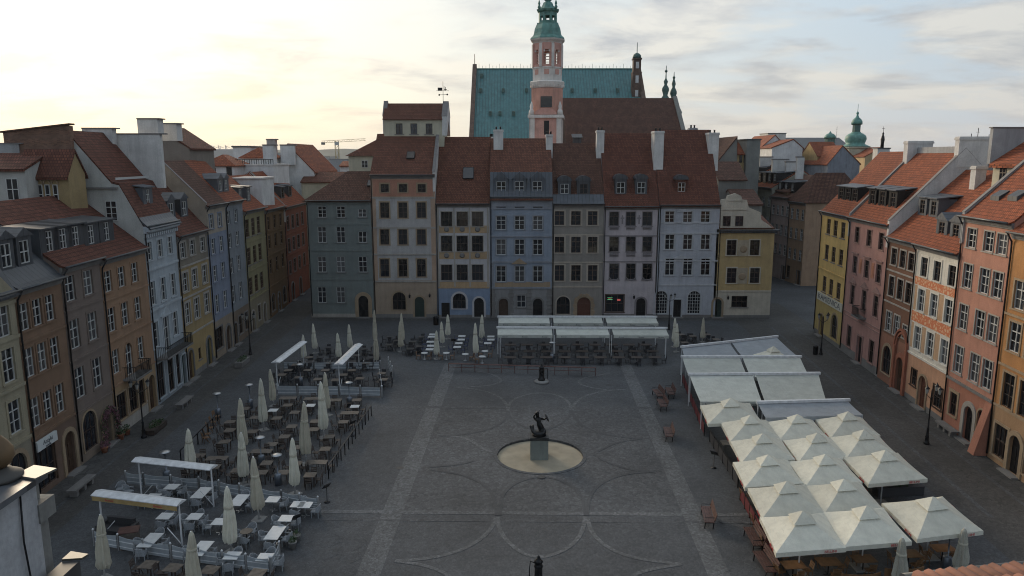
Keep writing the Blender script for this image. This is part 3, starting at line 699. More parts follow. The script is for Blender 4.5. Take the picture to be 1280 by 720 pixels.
# L2 taupe, L3 orange under one long dormer
m2 = P('dark_taupe_render', (.19,.148,.125)); W = 5.4
o = win_grid([1.05,3.5], [(12.85,1.8),(9.55,2.1),(5.95,2.25)], 1.25, 'W', m2, .16)+[op(1.7, 2.1, 1.9, 2.9, 'S', True, SAND, False, .15), dr(4.1, 1.25, 2.6, WOOD, True, SAND, .25)]
prof2 = [(0,14.5),(5.3,18.7),(11,15)]
lh2 = lhouse('taupe_tenement', 'dark taupe house with two window columns and flowers round its door, left row', 10.1, 15.5, 14.5, prof2, [(0,3.7,P('taupe_base',(.22,.17,.13))),(3.7,99,m2)], o, tile=TILEL)
for z in (3.8,7.7,11.3): band(lh2, W, z-.08, z+.08, m2, .07)
for x in (1.0,2.7,4.4): dormer(lh2, prof2, x, 1.0, 15.35, 2.3, 1.75, 'shed', 'W', LEAD, LEAD, (.34,.82), .25)
m3 = P('burnt_orange_render', (.31,.19,.115)); W = 7.8
o = win_grid([1.0,3.2,5.5], [(12.45,1.65),(9.4,1.9)], 1.15, 'W', m3, .14)+[op(1.0,6.0,1.1,1.95,'W',False,m3), op(5.4,5.95,1.1,1.95,'W',False,m3), dict(op(3.2,5.6,1.2,2.7,'W',True,m3),sill=False)]
o += [op(1.3,2.2,1.6,2.2,'S',False,SAND), op(3.3,2.2,1.5,2.2,'S',False,SAND), op(4.9,2.2,1.0,2.2,'S',False,SAND), dr(6.7, 1.3, 3.1, WOOD, True, SAND, .2)]
lh3 = lhouse('orange_house', 'burnt orange house with a small iron balcony in its middle, left row', 15.5, 23.3, 14.3, [(0,14.3),(5.5,18.7),(11,15)], [(0,1.2,STONE),(1.2,4.0,P('orange_base',(.36,.24,.13))),(4.0,99,m3)], o, tile=TILEL)
for z in (4.05,7.7,11.0): band(lh3, W, z-.06, z+.08, m3, .08)
balcony(lh3, 3.3, 2.9, 4.25, 1.1)
for x in (1.2,3.6,): dormer(lh3, prof2, x, 1.0, 15.25, 2.3, 1.75, 'shed', 'W', LEAD, LEAD, (.34,.82), .25)
# L4 light blue with cornice, steep two-stage roof, pale gable side
m4 = P('light_blue_render', (.37,.41,.44)); m4b = P('blue_white_trim', (.42,.46,.49)); W = 6.7
o = win_grid([.75,3.0,5.2], [(13.85,1.6),(10.1,2.1)], 1.05, 'W', m4b, .18)+[op(.65,6.35,1.1,2.3,'W',False,m4b,True,.18), op(5.0,6.4,1.1,2.3,'W',False,m4b,True,.18), dict(op(2.9,5.9,1.2,3.2,'W',False,m4b,False,.18))]
o += [op(.95,2.1,1.4,3.2,'S',False,m4b), op(3.1,2.0,1.3,3.2,'S',False,m4b), op(4.8,2.1,.9,3.2,'S',False,m4b), dr(6.1,.95,3.0,WOODG,False,m4b,.12)]
prof4 = [(0,16.1),(1.7,19.6),(2.3,19.75),(5.6,24.0),(9,21)]
lh4 = lhouse('light_blue_house', 'light blue house with white cornice, long iron balcony and a pale gable side, left row', 23.3, 30.0, 16.1, prof4, [(0,4.2,P('blue_base',(.27,.30,.32))),(4.2,99,m4)], o, tile=TILEL, side=P('pale_side_render', (.44,.44,.41)), cornice=m4b, cor=(.5,.5))
for k in range(16): link('dentil', boxmesh('dentil', (-.1,.1,-.3,-.003,0,.3), m4b), lh4, (.2+k*.42, 0, 15.1))
roof_mb([(0,16.2),(.25,16.6)], 0, W, .65, .25).build('lead_strip', LEADB, lh4)
trim(lh4, 'snow_rail', [(.2, W-.1, 2.0, 2.06, 20.05, 20.25)], WHITE)
dormer(lh4, prof4, 3.2, .75, 17.6, 1.9, 1.7, 'shed', 'W', LEADB, LEADB, (.36,.8), .3)
balcony(lh4, 3.3, 5.9, 4.25, 1.05); pediment(lh4, 2.95, 7.75, 2.0, .8, m4b)
for z in (8.6,12.2): band(lh4, W, z-.1, z+.1, m4b, .1)
f = link('window', winmesh(.95,1.7,2,3,WHITE), lh4, (-.06, 2.5, 16.6), -pi/2); link('pane', panemesh(.95,1.7,GLASS), f, (0,.055,0))
trim(lh4, 'ledge', [(-.2, -.02, 1.8, 5.6, 19.3, 19.45)], STONED)
# L5 yellow brown
m5 = P('yellow_brown_render', (.33,.24,.115)); m5b = P('grey_brown_top', (.22,.19,.15)); W = 8.0
o = win_grid([1.4,3.8,6.6], [(13.0,1.5),(9.85,1.9),(6.75,2.1)], 1.3, 'W', STONE, .22)+[dr(1.2,1.3,3.0,WOOD,True,STONED,.2), op(3.7,2.0,.7,1.2,'S',False,None), dr(6.3,1.3,3.0,WOODG,True,STONED,.25)]
prof5 = [(0,14.5),(5.6,21.0),(11,16)]
lh5 = lhouse('yellow_brown_house', 'yellow brown house with white framed windows between the two blue houses, left row', 30.0, 38.0, 14.5, prof5, [(0,.6,STONED),(.6,4.4,P('yellow_base',(.38,.27,.12))),(4.4,11.4,m5),(11.4,99,m5b)], o, tile=TILEL)
for z in (4.5,8.3,11.4): band(lh5, W, z-.08, z+.1, STONE, .09)
for x in (2.2,5.4): dormer(lh5, prof5, x, 1.1, 15.9, 1.8, 1.9, 'gable', 'w', LEADB, LEADB, (.6,.75))
# L6 blue with beige top
m6 = P('cobalt_grey_render', (.215,.245,.31)); m6b = P('beige_top_render', (.36,.31,.25)); W = 6.2
o = win_grid([1.6,4.2], [(15.1,1.5),(12.4,1.7),(9.4,1.8),(6.05,2.0)], 1.15, 'W', m6, .14)+[op(1.5,2.2,2.4,2.4,'S',False,STONED), dr(4.5,1.5,2.9,WOOD,True,STONED,.25)]
prof6 = [(0,16.9),(4.2,21.4),(9,18)]
lh6 = lhouse('cobalt_house', 'greyish cobalt blue house with beige top storey, left row', 38.0, 44.2, 16.9, prof6, [(0,4.2,P('beige_base2',(.30,.24,.18))),(4.2,13.8,m6),(13.8,99,m6b)], o, tile=TILEB, side=m6b)
firewall(lh6, .15, prof6, .25, .3, m6b)
# L7 grey blue
m7 = P('steel_blue_render', (.215,.235,.255)); W = 6.3
o = win_grid([.9,3.6], [(15.1,1.5),(12.4,1.7),(9.45,1.8),(6.1,2.0)], 1.15, 'W', m7, .14)+[dr(.8,1.2,2.6,WOOD,True,STONED,.2), op(2.8,2.0,1.3,2.2,'S',False,STONED), op(5.0,2.0,1.2,2.2,'S',False,STONED)]
lh7 = lhouse('steel_blue_house', 'steel blue grey house with two window columns, left row', 44.2, 50.5, 16.9, prof6, [(0,4.0,P('brown_base2',(.20,.15,.11))),(4.0,99,m7)], o, tile=TILER)
for x in (1.4,3.4): dormer(lh7, prof6, x, .8, 18.0, 1.7, 1.5, 'gable', 'W', LEADB, LEADB, (.5,.75))
# L8 olive, dark shutters
m8 = P('olive_yellow_render', (.27,.24,.13)); W = 9.0
o = win_grid([1.4,3.8,6.2], [(13.2,2.2),(9.65,2.2),(5.85,2.2)], 1.45, 'B', None)+[dr(1.5,1.3,2.6,WOOD,True,STONE,.2), op(4.2,1.9,1.1,2.0,'S',False,STONE), dr(6.6,1.2,2.6,WOOD,True,STONE,.2)]
prof8 = [(0,15.4),(4.6,19.6),(9,16)]
lh8 = lhouse('olive_house', 'olive yellow house with dark shuttered windows, left row', 50.5, 59.5, 15.4, prof8, [(0,4.0,P('olive_base',(.26,.22,.15))),(4.0,99,m8)], o, tile=TILER)
for z in (4.1,7.8,11.4): band(lh8, W, z-.07, z+.07, m8, .08)
for x in (2.0,5.4): dormer(lh8, prof8, x, .8, 16.4, 1.5, 1.8, 'shed', 'W', LEADB, LEADB, (.6,.8), .2)
# L9, L10 in the side street
m9 = P('umber_render', (.20,.12,.06)); W = 10.0
o = win_grid([1.7,4.8,8.0], [(13.0,1.8),(10.4,1.8),(7.0,2.0)], 1.3, 'L', m9, .2)+[op(2,1.9,1.6,2.4,'S',True,STONED), dr(5,1.3,2.7,WOOD,True,STONED,.2), op(8,1.9,1.6,2.4,'S',True,STONED)]
lh9 = lhouse('umber_house', 'umber brown house where the left row enters the side street', 59.5, 69.5, 14.9, [(0,14.9),(4.6,19.3),(9,16)], [(0,99,m9)], o, tile=TILER)
for z in (4.3,8.6,11.8): band(lh9, W, z-.07, z+.07, m9, .1)
for x in (2.5,6.5): dormer(lh9, [(0,14.9),(4.6,19.3)], x, .8, 15.9, 1.5, 1.9, 'shed', 'd', LEADB, LEADB, (.6,.8), .2)
m10 = P('brick_red_render', (.22,.075,.045)); W = 14.5
o = win_grid([2.1,5.0,8.0,11.3], [(12.1,2.0),(8.7,2.0),(5.3,2.0)], 1.3, 'L', STONED, .12)+[dr(3,1.4,2.8,WOOD,True,STONED,.2), dr(8,1.4,2.8,WOOD,True,STONED,.2)]
prof10 = [(0,14.6),(4.6,19.6),(10,16)]
lh10 = lhouse('brick_red_house', 'brick red house at the far end of the left row, beside the corner house', 69.5, 84.0, 14.6, prof10, [(0,99,m10)], o, tile=TILER, side=FIREW)
for z in (4.2,7.2,10.4): band(lh10, W, z-.07, z+.07, m10, .1)
firewall(lh10, .2, prof10, .3, .35); 
for x in (3.5,8.0): dormer(lh10, prof10, x, .9, 15.8, 2.0, 1.7, 'shed', 'd', LEAD, LEADB, (.5,.8), .3)
def lbox(par, name, px0, px1, pyt, pyb, y, d, mat):
    """a box part given by its near face"""
    xa, zt = PY(px0, pyt, y); xb, zb = PY(px1, pyb, y)
    mi = par.matrix_basis.inverted() if False else None
    b = MB(); b.box(xa, xb, y, y+d, zb, zt); o = b.build(name, mat, None)
    M = Matrix.Translation(par.location) @ Matrix.Rotation(par.rotation_euler.z, 4, 'Z'); o.data.transform(M.inverted()); o.parent = par
    return o
def coped(par, px0, px1, pyt, pyb, y, d, mat, name='chimney_wall'):
    o = lbox(par, name, px0, px1, pyt, pyb, y, d, mat); c = lbox(par, 'tmp_cap', px0-.8, px1+.8, pyt-1.5, pyt-.05, y-.06, d+.12, CAPM); c.name = 'coping'; c.parent = o; return o
coped(lh4, 142, 205, 168, 235, 70.05, .5, FIREW); coped(lh4, 102, 143, 161, 200, 69.2, .8, FIREW)
coped(lh5, 171, 198, 149, 168, 72.0, 1.2, FIREW); coped(lh5, 198, 222, 155, 176, 74.5, 1.2, FIREW)
coped(lh5, 153, 193, 194, 225, 70.9, .4, P('cream_render',(0,0,0)), 'rear_wall')
# ================================================================ right row
RA, RB = Vector((38.9,94)), Vector((34.6,42)); RD = (RB-RA).normalized(); RRZ = math.atan2(RD.y, RD.x)
def RP(s): p = RA+RD*s; return (p.x, p.y)
def rhouse(name, label, s0, s1, *a, **k): return house(name, label, RP(s0), RRZ, s1-s0, *a, **k)
# R1 yellow
y1 = P('bright_yellow_render', (.66,.44,.15)); W = 9.5
o = win_grid([2.5,4.9,7.4], [(13.65,1.85),(10.5,1.85),(6.55,1.95)], 1.3, 'L', None)+[op(7.0,2.2,1.9,2.9,'S',True,SAND,False,.25), dr(2.6,1.3,2.7,WOOD,True,SAND,.2)]
profr = [(0,15.4),(6.3,22.4),(12.5,16)]
rh1 = rhouse('yellow_house', 'bright yellow house with a white lettered band, farthest of the right row', 2.0, 11.5, 15.4, profr, [(0,.5,STONED),(.5,5.3,P('yellow_base2',(.48,.35,.13))),(5.3,99,y1)], o, tile=TILER, side=P('taupe_render',(0,0,0)))
for k, x in enumerate((2.4,4.6,6.8)): dormer(rh1, profr, x, 1.2, 16.75, 1.9, 1.75, 'shed', 'D', IRON, LEADB, (.6,.8), .35)
for z in (8.3,): band(rh1, W, z-.06, z+.08, y1, .1)
sb = MB(); sb.box(.5, 9.2, -.12, -.002, 4.35, 5.35); sbo = sb.build('sign_board', simple('sign_cream', (.52,.50,.42), .6, var=.05), rh1)
# R2 pink
p2 = P('rose_render', (.42,.225,.19)); p2b = P('rose_trim', (.33,.20,.17)); W = 10.5
o = win_grid([2.3,5.6,8.7], [(13.6,1.7),(10.3,1.9),(6.9,2.2)], 1.15, 'D', p2b, .12)+[op(2.3,2.2,1.2,2.4,'S',False,p2b), dr(5.5,1.3,2.9,IRON,False,p2b,.2), op(8.6,2.1,1.2,2.4,'S',False,p2b)]
rh2 = rhouse('rose_house', 'rose pink house with pedimented windows and a high white gable wall, right row', 11.5, 22.0, 15.4, profr, [(0,.9,STONED),(.9,99,p2)], o, tile=TILER, side=FIREG)
for x in (2.4,5.0,7.6): dormer(rh2, profr, x, 1.2, 16.75, 1.95, 1.9, 'shed', 'D', IRON, LEADB, (.55,.8), .35)
for x in (2.3,5.6,8.7): pediment(rh2, x, 8.35, 1.7, .55, p2b)
for x in (2.3,5.6,8.7): trim(rh2, 'lintel', [(x-.9, x+.9, -.16, -.001, 11.5, 11.65)], p2b)
for x in (3.9,7.2): trim(rh2, 'relief', [(x-.35, x+.35, -.04, -.001, 9.6, 11.2), (x-.2, x+.2, -.08, -.041, 9.9, 10.9)], P('relief_orange',(.45,.2,.12)))
balcony(rh2, 5.5, 2.0, 5.2, .8)
for z in (4.4,4.8): band(rh2, W, z-.05, z+.07, p2b, .07)
firewall(rh2, W-.15, profr, .42, .4, FIREW)
firewall(rh2, .0, profr, .3, .3, FIREG)
chimney(rh2, .3, 6.4, 1.0, 2.6, 21, 23.7, FIREW, 0); chimney(rh2, W-.3, 7.0, .8, 2.8, 21, 23.9, FIREW, 0); trim(rh2, 'ridge_parapet', [(.8, W-.6, 6.1, 6.5, 22.3, 23.0)], FIREG)
# R3 brown
b3 = P('chocolate_render', (.19,.095,.06)); W = 6.0
o = win_grid([1.5,3.4,5.2], [(12.5,1.6),(9.6,1.9)], 1.15, 'W', STONE, .14)+[op(1.6,6.1,1.15,1.9,'W',False,STONE), op(3.4,6.1,1.15,1.9,'W',False,STONE), op(5.3,5.9,1.0,1.2,'W',False,STONE)]
o += [op(1.9,2.3,1.9,2.8,'S',True,SAND,True,.3), dr(4.9,1.5,3.3,WOOD,True,P('terracotta_trim',(.33,.12,.07)),.45)]
for q in o:
    if q['kind'] == 'W' and q['z0'] > 6.5: q['kind'] = 'D'
profr3 = [(0,14.3),(6.5,20.6),(12,16)]
rh3 = rhouse('chocolate_house', 'chocolate brown house with a red brick portal, right row', 22.0, 28.0, 14.3, profr3, [(0,4.8,P('brick_base',(.30,.14,.09))),(4.8,99,b3)], o, tile=TILER)
for z in (8.0,11.1): band(rh3, W, z-.06, z+.08, STONE, .08)
pt = MB(); tm = P('terracotta_trim',(0,0,0))
for r in (1.0,1.25):
    for k in range(12):
        a0, a1 = pi*k/12, pi*(k+1)/12
        pt.plate([(4.9+q*cos(a), 4.3+q*1.3*sin(a)) for q, a in ((r,a0),(r+.16,a0),(r+.16,a1),(r,a1))], -.14-.1*(r > 1.1), -.001)
for s in (-1,1): pt.box(*sorted((4.9+s*1.0,4.9+s*1.41)), -.24, -.001, .05, 4.3)
pt.build('portal', tm, rh3)
# R4 white over peach, frieze
w4 = P('white_render', (.66,.62,.54)); pe = P('peach_render', (.55,.30,.18)); fr = P('frieze_render', (.50,.32,.19)); W = 7.5
o = win_grid([1.75,4.1,6.6], [(12.4,1.7),(9.4,2.0),(5.95,2.1)], 1.2, 'D', w4, .2)+[op(1.8,2.3,1.0,1.5,'S',False,WOOD,True,.1), dr(3.6,1.4,2.9,WOODR,True,SAND,.2), op(6.3,1.9,1.5,1.8,'S',False,WOOD)]
for q in o:
    if 4.5 < q['z0'] < 10: q['kind'] = 'W'; q['sur'] = w4
rh4 = rhouse('white_house', 'white house with orange painted friezes over a peach ground floor, right row', 28.0, 35.5, 14.3, profr3, [(0,.5,STONED),(.5,4.3,pe),(4.3,99,w4)], o, tile=TILER)
frm, nt, bs = nmat('painted_frieze'); tc = N(nt,'ShaderNodeTexCoord'); vo = N(nt,'ShaderNodeTexVoronoi', Scale=2.6, feature='DISTANCE_TO_EDGE'); no = N(nt,'ShaderNodeTexNoise', Scale=4., Detail=3., Distortion=2.); L(nt,tc,'Object',vo,'Vector'); L(nt,tc,'Object',no,'Vector')
ad = N(nt,'ShaderNodeMath', operation='MULTIPLY'); L(nt,vo,'Distance',ad,0); L(nt,no,'Fac',ad,1); rr = ramp(nt,.04,(.52,.16,.07,1),.12,(.60,.38,.23,1)); L(nt,ad,0,rr,'Fac'); L(nt,rr,'Color',bs,'Base Color'); bs.inputs['Roughness'].default_value = .9
for z0, z1 in ((10.7,11.4),(7.35,8.25)): panel_grid(rh4, 'painted_frieze', W, (z0,z1), None, o, frm, .03, .25, W-.15)
panel_grid(rh4, 'frieze_field', W, (8.35,10.6), None, o, fr, .02, .4, W-.3); panel_grid(rh4, 'frieze_field', W, (4.9,7.2), None, o, fr, .02, .4, W-.3)
for z in (4.35,): band(rh4, W, z-.08, z+.1, w4, .1)
for x in (2.2,4.6,6.4): dormer(rh4, profr3, x, .9, 15.1, 1.9, 1.5, 'gable', 'D', LEADB, LEADB, (.5,.8))
for x in (1.6,3.8): dormer(rh3, profr3, x, 2.1, 16.5, 1.7, 1.7, 'shed', 'D', LEADB, LEADB, (.55,.75))
chimney(rh3, 4.8, 5.2, .9, .9, 19, 21.2, FIREW, 0)
# R5 salmon, taller
s5 = P('salmon_render', (.45,.215,.15)); W = 6.8
o = win_grid([1.45,3.85,5.6], [(15.75,1.5),(12.75,1.9),(9.45,2.0),(5.95,2.2)], 1.25, 'W', STONE, .1)+[op(1.4,2.2,1.1,1.9,'S',False,SAND,True,.25), dr(3.85,1.3,2.8,IRON,True,STONE,.4), op(5.5,2.2,1.0,1.9,'S',True,SAND)]
profr5 = [(0,17.4),(5.2,22.6),(11,17)]
rh5 = rhouse('salmon_house', 'salmon house with four storeys of white framed windows and a sloping corner buttress, right row', 35.5, 42.3, 17.4, profr5, [(0,4.2,P('salmon_base',(.40,.17,.11))),(4.2,99,s5)], o, tile=TILER, side=P('salmon_render',(0,0,0)))
band(rh5, W, 4.1, 4.3, STONED, .14)
for x, y in ((1.9,1.1),(4.0,1.2),(2.6,3.0),(5.6,3.4)): 
    b = MB(); zz = prof_z(profr5, y); b.prism([(y, zz+.1),(y, zz+.55),(y+.7, zz+1.0),(y+.7,zz+.5)], x-.6, x+.6); b.build('roof_vent', LEAD, rh5)
firewall(rh5, .12, profr5, .28, .3, FIREG)
bt = MB(); bt.v = [(W-.9,-.95,0),(W-.05,-.95,0),(W-.05,-.02,0),(W-.9,-.02,0),(W-.85,-.05,4.05),(W-.05,-.05,4.05),(W-.05,-.02,4.05),(W-.85,-.02,4.05)]
for q in ((0,3,2,1),(4,5,6,7),(0,1,5,4),(1,2,6,5),(2,3,7,6),(3,0,4,7)): bt.f.append(list(q)); bt.m.append(0); bt.sm.append(False)
bt.build('buttress', P('salmon_base',(0,0,0)), rh5)
# R6 orange ochre at the frame edge
o6 = P('ochre_orange_render', (.42,.20,.07)); W = 11
o = win_grid([1.6,3.6,6.4,8.6], [(12.5,2.0),(9.5,2.1),(5.6,2.5)], 1.35, 'W', SAND, .16)+[op(1.4,1.7,1.6,2.4,'S',False,SAND,True,.2), dr(3.2,1.3,2.8,IRON,True,SAND,.35), op(5.2,1.8,1.8,2.4,'S',False,SAND)]
for q in o:
    if q['z0'] < 8 and q['kind'] == 'W': q['kind'] = 'D'
rh6 = rhouse('ochre_house', 'ochre orange house at the right edge of the photo, partly cut off by the frame', 42.3, 53.3, 16.8, [(0,16.8),(5.5,21.4),(11,17)], [(0,4.2,P('ochre_base',(.36,.22,.12))),(4.2,99,o6)], o, tile=TILER)
for z in (4.2,7.3,11.0): band(rh6, W, z-.07, z+.09, SAND, .1)

# ================================================================ beyond the square
FARN = [0]
def ZY(py, y): return PY(640, py, y)[1]
def XY(px, y, py=190): return PY(px, py, y)[0]
def hiproof(par, W, D, ze, zr, mat, inset=None, e=.35):
    i = D/2 if inset is None else inset
    A = [(-e,-e,ze),(W+e,-e,ze),(W+e,D+e,ze),(-e,D+e,ze)]
    if W >= D: r0, r1 = (i, D/2, zr), (W-i, D/2, zr)
    b = MB()
    if W >= D:
        for q in ([A[0],A[1],r1,r0],[A[1],A[2],r1],[A[2],A[3],r0,r1],[A[3],A[0],r0]): b.face(q)
    else:
        r0, r1 = (W/2, W/2, zr), (W/2, D-W/2, zr)
        for q in ([A[0],A[1],r0],[A[1],A[2],r1,r0],[A[2],A[3],r1],[A[3],A[0],r0,r1]): b.face(q)
    b.face([(p[0],p[1],ze-.15) for p in A][::-1])
    for k in range(4):
        p, q = A[k], A[(k+1) % 4]; b.face([p, q, (q[0],q[1],ze-.15), (p[0],p[1],ze-.15)])
    return b.build('roof', mat, par)
def farhouse(name, label, x0, x1, y, d, ze, zr, wall, roof, ridge='y', cat='house', group=None, wins=(), rx=.5, wk=('d', .9, 1.3)):
    """a house beyond the square: near face at depth y; ridge along y shows its gable, along x its slope"""
    t = thing(name, label, cat, (x0, y, 0), 0, group); W = x1-x0; g = .004
    b = MB()
    b.face([(0,0,0),(W,0,0),(W,0,ze),(0,0,ze)]); b.face([(0,d,0),(W,d,0),(W,d,ze),(0,d,ze)]); b.face([(0,0,0),(0,d,0),(0,d,ze),(0,0,ze)]); b.face([(W,0,0),(W,d,0),(W,d,ze),(W,0,ze)])
    r = MB()
    if ridge == 'y':
        m = W*rx
        b.face([(0,0,ze),(W,0,ze),(m,0,zr)]); b.face([(0,d,ze),(W,d,ze),(m,d,zr)])
        k = .25; s0 = (zr-ze)/m if m else 0; s1 = (zr-ze)/(W-m) if W > m else 0
        pl = [(-k, ze-k*s0+.02), (m, zr+.02), (W+k, ze-k*s1+.02), (W+k, ze-k*s1+.24), (m, zr+.25), (-k, ze-k*s0+.24)]
        r.plate(pl, -.12, d+.1)
    elif ridge == 'x':
        b.face([(0,0,ze),(0,d,ze),(0,d/2,zr)]); b.face([(W,0,ze),(W,d,ze),(W,d/2,zr)])
        s0 = (zr-ze)/(d/2); k = .3
        r.prism([(-k, ze-k*s0+.02), (d/2, zr+.02), (d+k, ze-k*s0+.02), (d+k, ze-k*s0+.22), (d/2, zr+.24), (-k, ze-k*s0+.22)], -.1, W+.1)
    elif ridge == 'flat':
        r.box(-.15, W+.15, -.15, d+.15, ze+.002, ze+.22)
    b.build('wall', wall, t)
    if ridge == 'hip': hiproof(t, W, d, ze+.01, zr, roof)
    else: r.build('roof', roof, t)
    for (wx, wz) in wins:
        f = link('window', winmesh(wk[1], wk[2], 2, 2, {'d': DARKW, 'w': WHITE}[wk[0]]), t, (wx, -.06, wz-wk[2]/2)); link('pane', panemesh(wk[1], wk[2], GLASS), f, (0, .045, 0))
    return t
# ---- the street leaving the square on the right: its far side faces left
def SX(y): return 63.4-.108*y
SRZ = math.atan2(-1, .108)
def shouse(label, ya, yb, ze, mat, cols, rows, tile=TILE, zr=5.5, hip=False, dorm=0, name='street_house', ground=True):
    """ya nearer, yb farther"""
    W = math.hypot(yb-ya, SX(yb)-SX(ya)); n = cols
    xs = [W*(k+.5)/n for k in range(n)]
    o = win_grid(xs, rows, 1.0, 'W', None)
    if ground: o += [op(xs[0], 1.8, 1.2, 2.2, 'S', False, None), dr(xs[-1], 1.2, 2.5, WOOD, False, STONED, .1)]
    D = 11; prof = [(0,ze),(D/2,ze+zr),(D,ze)]
    h = house(name, label, (SX(yb), yb), SRZ, W, ze, prof, [(0,4.0,mat),(4.0,99,mat)], o, tile=tile, hip=hip)
    if hip: hiproof(h, W, D, ze+.1, ze+zr, tile)
    for k in range(dorm): dormer(h, prof, W*(k+.5)/dorm, .9, ze+1.1, 1.35, 1.6, 'shed', 'w', IRON, LEADB, (.6,.8), .3)
    for z in (4.1,): band(h, W, z-.1, z+.1, mat, .08)
    return h
sm = P('street_umber', (.36,.235,.15)); 
s1 = shouse('umber brown corner house with hipped roof in the street right of the ochre gabled house', 125.3, 131, 14.3, sm, 3, [(12.2,1.8),(8.8,1.9),(5.2,1.9)], TILEB, 5.0, True)
s2 = shouse('rose grey street house next to the umber corner house', 131, 138.2, 14.8, P('street_rose', (.38,.29,.26)), 4, [(12.4,1.8),(8.9,1.9),(5.4,1.9)], TILEB, 3.8, False, 3)
s3 = shouse('olive grey street house, third from the umber corner house', 138.2, 147, 16.3, P('street_olive', (.31,.30,.24)), 4, [(13.6,1.8),(10,1.9),(6.2,1.9)], TILER, 3.2, False, 4)
s4 = shouse('ochre street house, fourth from the umber corner house', 147, 155, 17.2, P('street_ochre', (.38,.28,.18)), 3, [(14,1.8),(10,1.9),(6.2,1.9)], TILER, 3.4, False, 3)
s5 = shouse('pale grey street house, farthest of the street row', 155, 172, 17.9, P('street_grey', (.36,.33,.30)), 5, [(15,1.8),(11,1.9),(7,1.9)], TILE, 3.6, False, 5)
for hs, px0, px1, pyt, pyb, y in ((s3,966,986,200,222,143),(s3,983,996,203,218,140.5),(s4,950,966,197,214,150),(s5,928,943,199,216,158),(s2,997,1004,197,224,134)):
    coped(hs, px0, px1, pyt, pyb, y, .6, FIREW, 'firewall')
# white gables and the church behind the street
farhouse('white_gabled_house', 'white gabled house with red roof, left one of the pair above the street', XY(952,185), XY(981,185), 185, 16, ZY(184,185), ZY(169.5,185), P('bright_white_render',(.66,.66,.65)), TILER, 'y', rx=.55, wins=((1.2, ZY(192,185)),), wk=('w',1.2,1.8))
farhouse('white_gabled_house', 'white gabled house with red roof, right one of the pair above the street', XY(965,176), XY(1003,176), 176, 9, ZY(185,176), ZY(175,176), P('bright_white_render',(0,0,0)), TILER, 'y', rx=.68)
farhouse('grey_tenement', 'dark grey green blind tenement just right of the white chimney of the far row', XY(896,128), XY(922,128), 128, 14, ZY(205,128), ZY(172,128), P('tenement_grey',(.21,.205,.185)), TILEB, 'y', rx=.95)
gt2 = farhouse('grey_block', 'plain grey block behind the ochre gabled house', XY(933,140), XY(950,140), 140, 8, ZY(175,140), ZY(175,140), P('block_grey',(.23,.23,.21)), LEAD, 'flat')
farhouse('small_gable_house', 'small house with red roof squeezed beside the plain grey block', XY(921,141), XY(933,141), 141, 8, ZY(193,141), ZY(179,141), P('ochre_render',(0,0,0)), TILER, 'x', wins=((.8, ZY(198,141)),(1.6, ZY(198,141))), wk=('d',.5,1.6))
farhouse('low_street_house', 'low house with weathered red roof in front of the grey tenement', XY(900,118), XY(935,118), 118, 10, ZY(225,118), ZY(204,118), P('tenement_grey',(0,0,0)), TILEB, 'x')
farhouse('low_corner_house', 'low house with dark roof behind the curved gable', XY(925,112), XY(957,112), 112, 10, ZY(256,112), ZY(240,112), P('tenement_grey',(0,0,0)), TILEB, 'x')
farhouse('church_nave', 'long dark grey church roof on the horizon left of the green onion spire', XY(978,240), XY(1064,240), 240, 20, ZY(186,240), ZY(172,240), P('nave_grey',(.2,.2,.19)), seam('slate_grey_sheet',(.06,.063,.068)), 'x', 'church')
farhouse('white_attic_block', 'small white attic block with an antenna on the horizon above the white gables', XY(959,235), XY(981,235), 235, 8, ZY(167,235), ZY(167,235), FIREW, LEAD, 'flat', 'building')
farhouse('grey_gable_church', 'weathered blue grey church gable in front of the green onion spire', XY(1036,165), XY(1076,165), 165, 14, ZY(205,165), ZY(183,165), P('stained_blue_render',(.22,.24,.28), .8), TILER, 'y', 'church', rx=.42)
farhouse('red_roof_house', 'house with orange red roof at the left of the weathered church gable', XY(1022,172), XY(1052,172), 172, 10, ZY(195,172), ZY(178,172), P('ochre_render',(0,0,0)), TILER, 'x')
farhouse('dark_roof_house', 'house with dark brown hipped roof below the weathered church gable', XY(990,132), XY(1060,132), 133, 12, ZY(240,132), ZY(222,132), P('street_umber',(0,0,0)), TILEB, 'hip')
yg = farhouse('baroque_church', 'yellow and pink church facade right of the green onion spire', XY(1082,190), XY(1122,190), 190, 16, ZY(196,190), ZY(185,190), P('church_yellow',(.5,.36,.2)), TILER, 'y', 'church')
farhouse('white_pier', 'white chimney pier carrying a dark statue beside the yellow church', XY(1097,150), XY(1112,150), 150, 2, ZY(186,150), ZY(186,150), FIREW, LEAD, 'flat', 'chimney pier')
stt = MB(); stt.lathe([(.35,0),(.32,.8),(.4,1.6),(.3,2.2),(.16,2.5),(.22,2.8),(.05,3.1)], (0,0,0), 8); stt.tube([(0,0,3),(0,0,4.2)], .04); stt.bar((-.3,0,3.8),(.3,0,3.8),.06)
tag(stt.build('roof_statue', IRON, None, (XY(1102,151), 151, ZY(186,150)+.23)), 'dark statue with a cross standing on the white pier right of the onion spire', 'statue')
COPPER = simple('verdigris_copper', (.10,.235,.20), .6, var=.35, scale=1.2); COPD = simple('dark_copper', (.06,.12,.105), .6, var=.3)
t = thing('onion_spire', 'green copper onion spire with lantern above the right row', 'spire', (XY(1069,200,180), 200, 0)); k = 200/920*.985
zf = lambda py: ZY(py, 200)
b = MB(); b.lathe([(3.6,zf(232)),(3.6,zf(186)),(4.0,zf(185)),(4.0,zf(183.5))], n=8, smooth=False); b.build('drum', P('cream_render',(0,0,0)), t)
